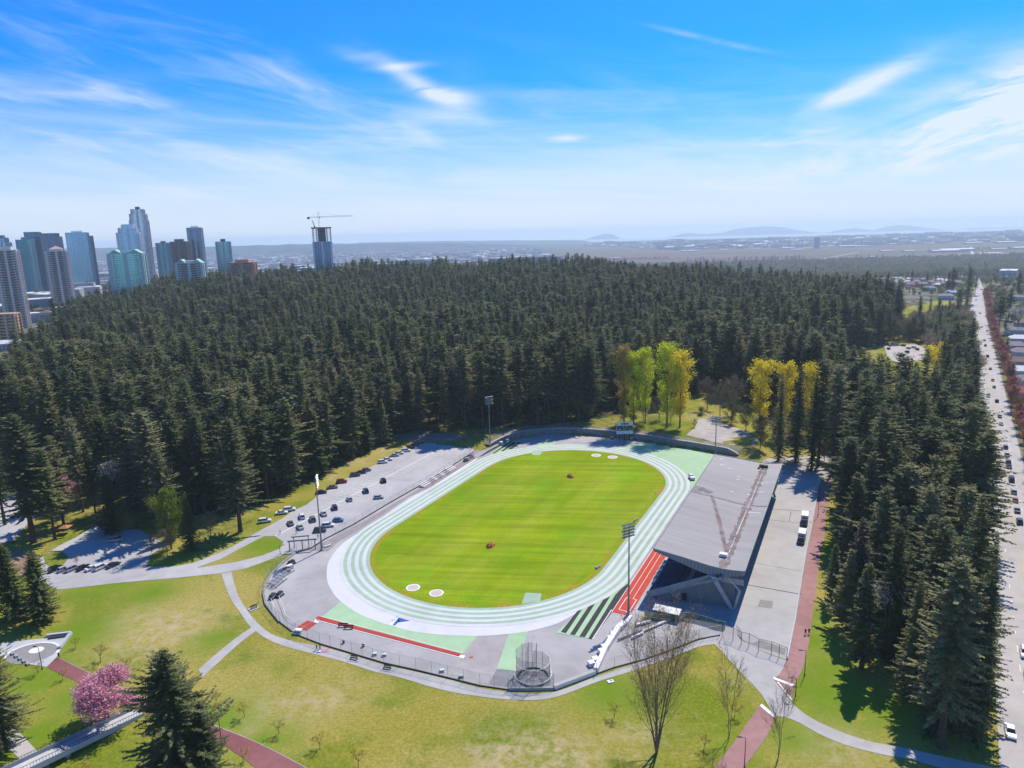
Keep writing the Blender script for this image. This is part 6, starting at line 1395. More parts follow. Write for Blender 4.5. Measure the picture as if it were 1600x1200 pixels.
# pathside benches
bp = None
for k, (px, py, lab) in enumerate(((553, 1031, 'pathside slatted bench on a concrete pad, left of the pair'), (605, 1046, 'pathside slatted bench on a concrete pad, right of the pair'), (397, 951, 'small bench on the grass beside the left footpath'))):
    q = G(px, py); d = .75 if k == 2 else -.28
    if bp is None:
        bp = empty('park_bench', (q.x, q.y, .06), d, lab, 'bench', 'benches beside the footpath'); MB().box((0, 0, .05), (3.0, 1.9, .1)).build('pad', m_path, bp)
        MB().box((0, 0, .5), (2.0, .5, .07)).build('seat', m_barkg, bp); MB().box((0, .3, .85), (2.0, .07, .4)).build('backrest', m_barkg, bp); [MB().box((x, .05, .3), (.1, .5, .5)).build('leg', m_dark, bp) for x in (-.85, .85)]
    else: copy_tree(bp, (q.x, q.y, .06), d, lab)
q = G(954, 1065.5); e = empty('drain_cover', tuple(q), .3, 'white concrete slab lying in the grass below the white wall', 'slab'); MB().box((0, 0, .12), (1.5, 1.0, .24)).build('slab', m_white, e); MB().box((.2, .1, .26), (.6, .5, .05)).build('lid', m_cgrey, e)
# park lamps
lp_ = None
for k, (px, py, tp, a, lab) in enumerate(((66, 1046, 1012, 2.8, 'black park lamp post beside the paved circle'), (346.5, 1163, 1126, 2.8, 'black park lamp post by the red trail right of the big fir'), (1257, 1056, 1017, 2.9, 'park lamp post on the lawn edge of the upper red trail'), (1163, 1201, 1153, 2.9, 'park lamp post beside the lower red trail'), (1243, 1088, 1060, 2.9, 'short lamp post by the white bar across the trail'), (1300, 770, 745, 2.8, 'lamp post at the far end of the pink-red trail'), (438, 866, 852, 0, 'dark signal post beside the fork near the entrance gantry'), (1278, 806, 770, 3, 'thin lamp post behind the two parked trucks'))):
    q = G(px, py); H = height_of(q, tp)
    if lp_ is None:
        lp_ = empty('park_lamp', tuple(q), a, lab, 'lamp post', 'park lamp posts'); H0 = H
        MB().tube((0, 0, 0), (0, 0, H), .10, .06, 8).tube((0, 0, 0), (0, 0, .5), .16, .14, 8).build('post', m_dark, lp_); MB().beam((0, 0, H), (.9, 0, H + .1), .07, .07).build('arm', m_dark, lp_); MB().box((1.2, 0, H + .08), (.9, .35, .16)).build('lamp_head', m_dark, lp_)
    else: copy_tree(lp_, tuple(q), a, lab, None, (1, 1, H / H0))
# ================================================================== VEHICLES
def frustum(mb, x0, x1, y, z0, X0, X1, Y, z1, m=0):
    vs = [(x0, -y, z0), (x1, -y, z0), (x1, y, z0), (x0, y, z0), (X0, -Y, z1), (X1, -Y, z1), (X1, Y, z1), (X0, Y, z1)]
    mb.add(vs, [(0, 3, 2, 1), (4, 5, 6, 7), (0, 1, 5, 4), (1, 2, 6, 5), (2, 3, 7, 6), (3, 0, 4, 7)], m)
def paint(name, c): return mat('paint_' + name, c, .28, .03, .8, spec=.5, metal=.1)
PAINT = dict(white=(.74, .75, .76), silver=(.42, .44, .46), grey=(.16, .17, .185), black=(.018, .02, .024), dark=(.05, .06, .08), red=(.38, .02, .03), maroon=(.20, .012, .03), blue=(.035, .17, .33), teal=(.04, .09, .12), navy=(.02, .035, .10), beige=(.42, .38, .30))
m_hl = mat('headlight_lens', (.75, .78, .8), .15, .02, 1); m_tl = mat('tail_light', (.35, .01, .01), .3, .02, 1)
def build_car(kind, col, loc, rz, label, group):
    e = empty('parked_car' if 'park' in group or 'lot' in group else 'car', loc, rz, label, {'suv': 'suv', 'van': 'van', 'sedan': 'car', 'hatch': 'car'}[kind], group)
    Lc, Wd, Hb, Ht = {'sedan': (4.6, 1.82, .88, 1.42), 'suv': (4.65, 1.9, 1.02, 1.72), 'hatch': (4.1, 1.76, .92, 1.50), 'van': (5.1, 1.98, 1.10, 1.92)}[kind]
    h = Lc / 2; y = Wd / 2; mb = MB(); pm = paint(col, PAINT[col])
    prof = [(-h, .34), (-h - .03, .62), (-h + .12, Hb - .02), (-h + .75 if kind == 'sedan' else -h + .2, Hb), (h - 1.35 if kind != 'van' else h - .9, Hb), (h - .35, Hb - .13), (h, Hb - .32), (h + .02, .36)]
    n = len(prof); vs = [(px, -y, pz) for px, pz in prof] + [(px, y, pz) for px, pz in prof]
    vs = [(x, yy * (.94 if z > Hb - .2 else 1), z) for x, yy, z in vs]
    mb.add(vs, [tuple(range(n)), tuple(range(2 * n - 1, n - 1, -1))] + [(i, n + i, n + (i + 1) % n, (i + 1) % n) for i in range(n)])
    cx0, cx1, tx0, tx1 = {'sedan': (-h + .85, h - 1.15, -h + 1.5, h - 1.95), 'suv': (-h + .15, h - 1.15, -h + .45, h - 1.85), 'hatch': (-h + .15, h - 1.05, -h + .65, h - 1.75), 'van': (-h + .1, h - .85, -h + .25, h - 1.6)}[kind]
    frustum(mb, tx0 - .04, tx1 + .04, y * .76, Ht - .07, tx0, tx1, y * .72, Ht)
    for sx in (-1, 1):
        for (xa, xb) in ((cx0, tx0), (cx1, tx1)): mb.tube((xa, sx * y * .90, Hb), (xb, sx * y * .745, Ht - .04), .045, .045, 4)
        xm = (tx0 + tx1) / 2 - .1; mb.tube((xm, sx * y * .91, Hb), (xm, sx * y * .755, Ht - .04), .05, .05, 4)
        mb.box((cx1 - .25, sx * (y + .07), Hb + .1), (.12, .16, .12))
    mb.build('body', pm, e)
    g_ = MB(); frustum(g_, cx0, cx1, y * .885, Hb - .01, tx0, tx1, y * .735, Ht - .05); g_.build('windows', m_glass, e)
    for wx in (-h + .85, h - .85):
        for s in (-1, 1):
            w_ = MB(); w_.tube((wx, s * (y - .22), .33), (wx, s * (y + .01), .33), .33, .33, 12, 0); w_.tube((wx, s * (y - .02), .33), (wx, s * (y + .03), .33), .20, .18, 8, 1); w_.build('wheel', [m_tyre, m_rim], e)
    for s in (-1, 1):
        MB().box((h - .02, s * y * .68, Hb - .27), (.12, .34, .14)).build('headlight', m_hl, e); MB().box((-h + .02, s * y * .76, Hb - .16), (.1, .24, .18)).build('tail_light', m_tl, e)
    return e
CARP = {}
def car(kind, col, px, py, deg, label, group, loc=None):
    g = Vector(loc) if loc is not None else G(px, py); loc_ = (g.x, g.y, g.z + .06)
    k = (kind, col)
    if k in CARP: return copy_tree(CARP[k], loc_, R(deg), label, group)
    CARP[k] = build_car(kind, col, loc_, R(deg), label, group); return CARP[k]
GP1 = 'cars standing in the big parking lot'
LOTC = [('suv', 'white', 414, 816, 18, 'white suv at the lower end of the kerb row'), ('sedan', 'white', 440, 803, 14, 'white car behind the lowest suv, on the kerb'), ('suv', 'white', 452.5, 798, 16, 'white suv third from the lower end of the kerb'), ('sedan', 'grey', 454, 819.5, 118, 'grey car at the head of the stall row, lower left'), ('suv', 'white', 472, 809, 112, 'white suv nose-on between two grey cars'),
        ('sedan', 'silver', 469, 825.5, 120, 'silver car beside the two walkers in the lot'), ('suv', 'grey', 488.6, 813.5, 116, 'grey suv in the stall row left of the mast'), ('sedan', 'silver', 506, 804.5, 116, 'silver sedan just right of the floodlight mast'), ('suv', 'dark', 500, 831, 6, 'dark suv with pale bonnet at the mast foot'), ('suv', 'white', 512.5, 823, 8, 'white suv touching the dark one near the mast'),
        ('hatch', 'blue', 528.5, 815, 4, 'bright blue hatchback near the fence'), ('suv', 'dark', 523, 795, 112, 'dark suv in the middle stall row'), ('hatch', 'silver', 546, 782, 116, 'small silver hatchback in the middle stall row'), ('suv', 'teal', 571.7, 769, 112, 'dark teal suv in the middle stall row'), ('suv', 'black', 599, 753, 112, 'black suv farthest up the middle stall row'),
        ('hatch', 'silver', 591.8, 779, 6, 'pale silver hatchback alone near the fence'), ('sedan', 'black', 502, 771, 12, 'black sedan at the kerb, left of two'), ('sedan', 'grey', 519.5, 763, 10, 'grey sedan at the kerb beside the dark red car'), ('suv', 'maroon', 534, 754.5, 8, 'dark red suv at the kerb'),
        ('suv', 'dark', 555, 744, 14, 'dark suv right of the gap in the kerb row'), ('sedan', 'black', 564, 740, 16, 'black sedan squeezed behind the dark suv'), ('hatch', 'grey', 573, 736, 12, 'grey hatchback behind the black sedan'), ('suv', 'white', 598, 723.5, 10, 'white suv at the head of the pale group by the kerb'), ('hatch', 'white', 606.5, 719.5, 10, 'white hatchback second in the pale group'), ('sedan', 'silver', 616.5, 713, 10, 'silver sedan third in the pale group'),
        ('hatch', 'white', 624.5, 709.5, 10, 'white hatchback fourth in the pale group'), ('suv', 'white', 634.5, 705.5, 8, 'white suv last in the pale group'), ('suv', 'black', 642, 701, 10, 'black suv at the shaded far end of the kerb row'), ('sedan', 'dark', 648, 697.5, 10, 'dark sedan at the shaded far end of the kerb row'), ('suv', 'navy', 656, 693, 6, 'navy suv at the very end of the kerb row')]
for k, c, px, py, a, lab in LOTC: car(k, c, px, py, a, lab, GP1)
for k, c, px, py, lab in (('suv', 'black', 88, 891, 'black suv, leftmost of the seven side-parked cars'), ('hatch', 'silver', 100, 891.5, 'silver-blue hatchback, second of the seven side-parked cars'), ('suv', 'silver', 114, 890.5, 'silver suv, third of the seven side-parked cars'), ('sedan', 'black', 131, 889, 'black sedan, fourth of the seven side-parked cars'),
                    ('sedan', 'white', 144.5, 889.5, 'white sedan, fifth of the seven side-parked cars'), ('suv', 'white', 158, 888.5, 'white suv, sixth of the seven side-parked cars'), ('sedan', 'dark', 177, 885, 'dark sedan, rightmost of the seven side-parked cars')): car(k, c, px, py, 62, lab, 'cars parked side by side below the shaded parking')
car('van', 'silver', 181, 846, 14, 'silver-white van alone in the shaded side parking', 'cars parked side by side below the shaded parking')
# traffic on the long road, set on lanes
def roadpt(px, py):
    g = G(px, py); best_ = None
    for i in range(len(gl) - 1):
        a = gl[i].lerp(gr[i], .5); b = gl[i + 1].lerp(gr[i + 1], .5); ab = b - a; t_ = max(0, min(1, (g - a).dot(ab) / ab.dot(ab))); d_ = (g - (a + ab * t_)).length
        if best_ is None or d_ < best_[0]: best_ = (d_, math.degrees(math.atan2(ab.y, ab.x)), i, t_)
    i, t_ = best_[2], best_[3]; A_ = gl[i].lerp(gl[i + 1], t_); B_ = gr[i].lerp(gr[i + 1], t_)
    fr = (g - A_).dot(B_ - A_) / (B_ - A_).length_squared; fr = max(.09, min(.91, fr)); lanes = (.09, .27 + .115, .62, .91, .25, .76); fr = min((.10, .34, .62, .88), key=lambda q: abs(q - fr))
    q = A_.lerp(B_, fr); q.z = float(hgt(q.x, q.y)); return q, best_[1] + (180 if fr < .5 else 0)
ROADC = [('suv', 'white', 1595, 1017, 'lowest but one, beside the yellow line'), ('hatch', 'white', 1574, 1046, 'half hidden behind the ragged fir'), ('sedan', 'white', 1578, 1127, 'nearest the bottom right corner'), ('suv', 'dark', 1583, 817, 'under the branches, middle right'), ('sedan', 'dark', 1582, 800, 'just above the one under the branches'), ('hatch', 'red', 1594, 786, 'at the right border below the silver car'), ('suv', 'silver', 1595, 773, 'at the right border above the red car'),
         ('van', 'black', 1589, 753, 'large, left of the right border'), ('suv', 'dark', 1573, 752, 'level with the large black van'), ('sedan', 'navy', 1570, 731, 'two rows above the large black van'), ('suv', 'dark', 1583, 726, 'facing the navy sedan'), ('suv', 'silver', 1565, 712, 'beside the tree tips'), ('suv', 'grey', 1578, 702, 'above the silver one'), ('suv', 'grey', 1559, 678, 'near the firs, farther up'), ('sedan', 'silver', 1570, 665, 'in the middle lane, farther up'), ('sedan', 'dark', 1565, 653, 'in front of the lone orange tree'),
         ('suv', 'dark', 1561, 629, 'below the pair of navy cars'), ('suv', 'navy', 1549, 620, 'lower of two navy cars near the firs'), ('sedan', 'navy', 1548, 606, 'upper of two navy cars near the firs'), ('sedan', 'red', 1557, 596, 'the only red one in mid distance'), ('sedan', 'dark', 1552, 578, 'beyond the red car'), ('sedan', 'black', 1547, 558, 'right one of a level pair'), ('suv', 'black', 1540, 558, 'left one of a level pair'), ('suv', 'dark', 1537, 541, 'alone above the level pair'), ('sedan', 'black', 1521, 533, 'left one opposite the clearing'), ('sedan', 'dark', 1538, 533, 'right one opposite the clearing'),
         ('suv', 'black', 1521, 518, 'left lane past the clearing'), ('sedan', 'silver', 1541, 518, 'right lane past the clearing'), ('hatch', 'white', 1538, 512, 'small white, far right lane'), ('sedan', 'dark', 1522, 494, 'small dark, far left lane'), ('sedan', 'grey', 1528, 490, 'small grey, far middle lane'), ('suv', 'dark', 1519, 486, 'distant, next to the left kerb'), ('sedan', 'grey', 1521, 477, 'distant, near the junction'), ('suv', 'black', 1527, 470, 'at the junction where the road divides'), ('suv', 'black', 1543, 453, 'on the far right branch beyond the junction')]
for k, c, px, py, lab in ROADC:
    q, a = roadpt(px, py); car(k, c, 0, 0, a, f'{c} {dict(suv="suv", hatch="hatchback", van="van", sedan="sedan")[k]} on the long road, {lab}', 'cars on the long road', loc=q)
# car park in the wood
for k, (px, py, c, kd, lab) in enumerate(((1390, 541, 'silver', 'suv', 'back left'), (1396, 540, 'white', 'sedan', 'back row second'), (1402, 540, 'silver', 'sedan', 'back row third'), (1388, 546, 'dark', 'suv', 'left edge'), (1419, 545, 'maroon', 'sedan', 'red-brown, right side'), (1427, 544, 'white', 'suv', 'right side second'), (1433, 547, 'dark', 'suv', 'right end'), (1417, 551, 'navy', 'suv', 'front right, nearest'), (1411, 541, 'grey', 'suv', 'back row fourth'))):
    car(kd, c, px, py, 80 + 12 * (k % 3), f'{c} {kd} in the car park hidden in the wood, {lab}', 'cars in the woodland car park')
# two box trucks on the yard
tp = None
for k, (px, py, a, lab) in enumerate(((1257, 817, TA + .02, 'white-topped box truck on the yard, farther of two'), (1252.5, 845, TA - .02, 'white-topped box truck on the yard, nearer of two'))):
    q = G(px, py); loc_ = (q.x, q.y, .06)
    if tp is None:
        tp = empty('box_truck', loc_, a, lab, 'truck', 'box trucks parked on the concrete yard')
        MB().box((.9, 0, 2.0), (4.8, 2.3, 2.5)).build('cargo_box', m_white, tp); mb = MB(); frustum(mb, -3.6, -1.55, 1.05, .6, -3.1, -1.6, .98, 2.3); mb.box((-3.5, 0, .85), (.5, 2.1, .6)); mb.build('cab', paint('dark', PAINT['dark']), tp)
        mb = MB(); frustum(mb, -3.42, -1.9, 1.07, 1.35, -3.08, -1.9, 1.0, 2.1); mb.build('windows', m_glass, tp); MB().box((0, 0, .6), (6.6, .9, .25)).build('chassis', m_dark, tp)
        for x in (-2.6, 2.0):
            for s in (-1, 1): MB().tube((x, s * .85, .45), (x, s * 1.12, .45), .45, .45, 12).build('wheel', m_tyre, tp)
        for s in (-1, 1): MB().box((-3.77, s * .75, .9), (.06, .3, .18)).build('headlight', m_hl, tp)
    else: copy_tree(tp, loc_, a, lab)
# ================================================================== PEOPLE
def person_mesh(seed, stride=.28, shirt=(.03, .03, .04), pants=(.03, .035, .06)):
    """one continuous skinned figure in mid-stride; clothing by body zone"""
    H = 1.72
    P = dict(pel=(0, 0, .95), chest=(0.03, 0, 1.32), neck=(.03, 0, 1.48), head=(.05, 0, 1.63), lk=(stride * .55, .10, .52), la=(stride, .10, .08), lt=(stride + .17, .10, .03), rk=(-stride * .1, -.10, .50), ra=(-stride, -.10, .12), rt=(-stride + .16, -.10, .03),
             ls=(.02, .20, 1.40), le=(-.10, .27, 1.12), lh=(.02, .28, .88), rs=(.02, -.20, 1.40), re=(.0, -.27, 1.12), rh=(.20, -.27, .92))
    E_ = [('pel', 'chest'), ('chest', 'neck'), ('neck', 'head'), ('pel', 'lk'), ('lk', 'la'), ('la', 'lt'), ('pel', 'rk'), ('rk', 'ra'), ('ra', 'rt'), ('chest', 'ls'), ('ls', 'le'), ('le', 'lh'), ('chest', 'rs'), ('rs', 're'), ('re', 'rh')]
    RR_ = dict(pel=.155, chest=.17, neck=.065, head=.11, lk=.075, la=.05, lt=.04, rk=.075, ra=.05, rt=.04, ls=.075, le=.05, lh=.038, rs=.075, re=.05, rh=.038)
    me = bpy.data.meshes.new('tmp'); names = list(P); me.from_pydata([P[n] for n in names], [(names.index(a), names.index(b)) for a, b in E_], [])
    o = bpy.data.objects.new('tmp', me); COL.objects.link(o); md = o.modifiers.new('s', 'SKIN'); md.use_smooth_shade = True
    for v, n in zip(me.skin_vertices[0].data, names): v.radius = (RR_[n],) * 2; v.use_root = (n == 'pel')
    o.modifiers.new('u', 'SUBSURF').levels = 1
    dg = bpy.context.evaluated_depsgraph_get(); dg.update(); m2 = bpy.data.meshes.new_from_object(o.evaluated_get(dg)); m2.name = 'person'; bpy.data.objects.remove(o)
    m2.materials.clear()
    for nm, c in (('skin_tone', (.40, .25, .18)), (f'shirt_{seed}', shirt), (f'trousers_{seed}', pants), ('dark_hair', (.025, .018, .012))): m2.materials.append(mat(nm, c, .8, .1, 3))
    for p_ in m2.polygons: z = p_.center.z; x = p_.center.x; p_.material_index = 3 if z > 1.66 or (z > 1.56 and x < .02) else (0 if z > 1.49 or (z < .97 and abs(p_.center.y) > .235) else (1 if z > .98 else 2))
    return m2
PMESH = [person_mesh(0), person_mesh(1, .2, (.35, .35, .38), (.05, .06, .09)), person_mesh(2, .3, (.05, .25, .10), (.04, .04, .05)), person_mesh(3, .12, (.42, .25, .10), (.06, .05, .05))]
for k, (px, py, a, m_, lab) in enumerate(((92.5, 1029, 160, 0, 'person in dark clothes at the upper left start of the red trail'), (152, 1062, 150, 0, 'person in dark clothes walking above the cherry tree, left one'), (159, 1056, 150, 0, 'person in dark clothes walking above the cherry tree, right one'), (208, 1095, 330, 0, 'person in black on the red trail right of the cherry, left one'), (216, 1087.5, 330, 1, 'person in a grey top on the red trail right of the cherry'),
        (1258.5, 992, 80, 0, 'person in dark clothes on the upper red trail, left of two'), (1264, 991.5, 82, 0, 'person in dark clothes on the upper red trail, right of two'), (438, 834.5, 200, 1, 'walker in a pale top crossing the lot, left one'), (463, 834.5, 20, 0, 'walker in dark clothes in the lot beside the silver car'), (497, 842, 60, 3, 'person in an orange top behind the boundary fence'),
        (1294, 766, 80, 0, 'person on the far end of the pink-red trail'), (1255, 740, 70, 0, 'person standing at the shaded top of the yard'), (495, 1016, 10, 0, 'person in black at the footpath beside the bottom lawn, left of the group'), (500.5, 1016.5, 190, 0, 'person in black at the footpath, right of the group'), (404, 818, 60, 2, 'person in green beside the lowest white suv'), (574, 739.5, 30, 1, 'person walking in the lot near the middle kerb row'))):
    q = G(px, py); o = obj('person', PMESH[m_]); o.location = (q.x, q.y, q.z + .06); o.rotation_euler = (0, 0, R(a)); o.scale = (1.02,) * 3; tag(o, lab, 'person', None)
q = G(498, 1019); e = empty('picnic_blanket', (q.x, q.y, .07), .2, 'pink and white cloth bundle on the grass beside the group in black', 'blanket'); MB().box((0, 0, .12), (1.0, .7, .25)).build('bundle', m_white, e); MB().box((1.2, .1, .04), (2.6, 1.1, .05)).build('cloth', mat('pink_cloth', (.62, .28, .42), .9, .1, 2), e)
# ================================================================== BOTTOM LEFT: RAMP AND PAVED CIRCLE
m_deck = mat('ramp_concrete', (.44, .45, .45), .9, .10, .5, col2=(.50, .51, .51), scale2=.1)
a0, a1 = G(219, 1113), G(58, 1206); a2 = G(20, 1232); e = empty('foot_ramp', tuple(a0), 0, 'long raised concrete ramp with a railing crossing the lawn, bottom left', 'ramp')
d = (a1 - a0); Ld = d.length; dn = d.normalized(); sn = Vector((-dn.y, dn.x, 0)); vs = []; K = 14
for k in range(K + 1):
    f = k / K; c_ = dn * Ld * 1.5 * f; z = .15 + 3.3 * f; c_.z = 0
    for s, zz_ in ((-1.9, z), (1.9, z), (1.9, max(z - .7, 0)), (-1.9, max(z - .7, 0))): v = c_ + sn * s; vs.append((v.x, v.y, zz_))
fs = [(4 * k + j, 4 * k + 4 + j, 4 * k + 4 + (j + 1) % 4, 4 * k + (j + 1) % 4) for k in range(K) for j in range(4)] + [(0, 1, 2, 3), (4 * K + 3, 4 * K + 2, 4 * K + 1, 4 * K)]
MB().add(vs, fs).build('deck', m_deck, e)
for s, name_ in ((1.85, 'side_wall'), (-1.85, 'side_wall')):
    mb = MB()
    for k in range(K):
        p1 = Vector(vs[4 * k]).lerp(Vector(vs[4 * k + 1]), .5 + s / 3.8 * .98); p2 = Vector(vs[4 * k + 4]).lerp(Vector(vs[4 * k + 5]), .5 + s / 3.8 * .98); hgt_ = .5 if s > 0 else .9
        mb.beam(p1 + Vector((0, 0, hgt_ / 2)), p2 + Vector((0, 0, hgt_ / 2)), .22, hgt_)
    mb.build(name_, m_deck if s > 0 else m_cgrey, e)
    if s < 0 or True:
        mb = MB()
        for k in range(K * 4):
            f = k / 4; i = int(f); w_ = f - i; p1 = Vector(vs[4 * i]).lerp(Vector(vs[4 * i + 4]), w_).lerp(Vector(vs[4 * i + 1]).lerp(Vector(vs[4 * i + 5]), w_), .5 + s / 3.8); mb.tube(p1 + Vector((0, 0, .4)), p1 + Vector((0, 0, 1.35)), .03, .03, 4)
        for k in range(K):
            p1 = Vector(vs[4 * k]).lerp(Vector(vs[4 * k + 1]), .5 + s / 3.8); p2 = Vector(vs[4 * k + 4]).lerp(Vector(vs[4 * k + 5]), .5 + s / 3.8); mb.beam(p1 + Vector((0, 0, 1.35)), p2 + Vector((0, 0, 1.35)), .09, .07)
        mb.build('railing', m_dark, e)
for f in (.62, .85):
    c_ = dn * Ld * 1.2 * f; MB().box((c_.x, c_.y, 1.1), (.7, 2.6, 2.2), rz=math.atan2(dn.y, dn.x)).build('pier', m_cgrey, e)
sheet('paved_court', [(-40, 1012), (0, 1005.5), (20, 1003), (40, 1000.5), (74, 997), (111, 991), (98, 1008), (91, 1024), (73, 1042), (42, 1038), (20, 1022), (0, 1026), (-40, 1035)], m_deck, .05)
g = G(45, 1018)
mb = MB(); n = 30; c_ = G(50, 1021)
for r0_, r1_, m_, dz in ((0, 6.0, 0, .0), (6.0, 6.6, 1, .004)):
    pts_ = [(c_.x + math.cos(2 * math.pi * k / n) * rr, c_.y + math.sin(2 * math.pi * k / n) * rr * .8, .065 + dz) for rr in (r0_, r1_) for k in range(n)]
    mb.add(pts_, [(k, n + k, n + (k + 1) % n, (k + 1) % n) for k in range(n // 2 + 2)] if r0_ else [tuple(range(n, 2 * n))], m_)
o = mb.build('court_circle', [mat('court_grey', (.27, .255, .25), .9, .1, .5), m_white]); o['kind'] = 'structure'
g = G(57, 1016); mb = MB(); mb.add([(g.x + math.cos(2 * math.pi * k / n) * 1.8, g.y + math.sin(2 * math.pi * k / n) * 1.5, .085) for k in range(n)], [tuple(range(n))]); o = mb.build('white_disc', m_white); o['kind'] = 'structure'
e = empty('court_wall', tuple(G(111, 991)), 0, 'angular low wall with a dark planter bed at the corner of the paved court', 'wall'); o0 = G(111, 991)
MB().beam(Vector((0, 0, .4)), G(73, 995.5) - o0 + Vector((0, 0, .4)), .7, .8).build('wall_section', m_deck, e); MB().beam(Vector((0, 0, .35)), G(93, 1014) - o0 + Vector((0, 0, .35)), .8, .7).build('wall_section', m_deck, e)
a, b = G(76, 998) - o0, G(108, 993.5) - o0; MB().beam(a + Vector((0, 0, .2)), b + Vector((0, 0, .2)), 1.1, .4).build('planter_bed', m_blk, e)
e = empty('court_seat', tuple(G(20, 1022)), 0, 'row of grey seat blocks along the lower edge of the paved court', 'seat'); o0 = G(20, 1022)
for f in (0, .25, .5, .75, 1): q = (G(44, 1038) - o0) * f; MB().box((q.x, q.y, .25), (1.6, .7, .5), rz=-.9).build('seat_block', m_cgrey, e)
# timber fence and small play roof by the shaded lawn
P = GP([(66, 868), (78, 856), (96, 848), (112, 840), (124, 826)]); fence('low grey pole fence beside the shaded side parking', P, 1.0, 3.0, m_barkg, None)
q = G(104, 833); e = empty('garden_parasol', tuple(q), 0, 'orange-brown square canopy on a post near the left park path', 'canopy'); MB().tube((0, 0, 0), (0, 0, 2.6), .07, .07, 6).build('post', m_dark, e); mb = MB(); frustum(mb, -1.8, 1.8, 1.8, 2.5, -.1, .1, .1, 3.2); mb.build('canopy', mat('orange_canvas', (.45, .2, .09), .8, .1, 1), e)
for px, py, lab in ((1290, 598, 'blue marquee roof showing through the firs, left one'), (1325, 600, 'blue marquee roof showing through the firs, right one')):
    q = G(px, py); e = empty('marquee', tuple(q), .3, lab, 'tent'); mb = MB(); frustum(mb, -5, 5, 4, 4.0, -3.5, 3.5, .2, 6.2); mb.build('roof', mat('sky_blue_canvas', (.06, .32, .62), .7, .05, 1), e)
    for x in (-4.6, 4.6):
        for y in (-3.6, 3.6): MB().tube((x, y, 0), (x, y, 4.1), .08, .08, 6).build('post', m_white, e)

# ================================================================== CITY TOWERS
def tmat(name, c, rough=.4, metal=.0, var=.18, spec=.5): return mat(name, c, rough, var, .05, spec=spec, metal=metal, coord='obj', stretch=((1, 1, .35), 0))
GL = dict(blue=tmat('blue_glass', (.20, .42, .62), .16, .8), dark=tmat('dark_glass', (.05, .14, .26), .14, .75), teal=tmat('teal_glass', (.14, .46, .52), .18, .75), pale=tmat('pale_glass', (.48, .62, .72), .2, .75), smoke=tmat('smoke_glass', (.06, .065, .075), .25, .1))
WL = dict(white=mat('white_wall', (.72, .73, .75), .8, .06, .05, coord='obj'), cream=mat('cream_wall', (.66, .58, .52), .8, .06, .05, coord='obj'), grey=mat('grey_wall', (.44, .47, .50), .8, .08, .05, coord='obj'), brown=mat('brown_wall', (.20, .165, .155), .8, .1, .05, coord='obj'), orange=mat('orange_brick', (.58, .29, .18), .85, .1, .1, coord='obj'),
          mint=mat('mint_wall', (.46, .60, .56), .8, .08, .05, coord='obj'), slate=mat('slate_wall', (.17, .25, .33), .7, .1, .05, coord='obj'), navyw=mat('navy_wall', (.04, .06, .10), .6, .1, .05, coord='obj'), peach=mat('peach_wall', (.60, .40, .26), .8, .06, .05, coord='obj'))
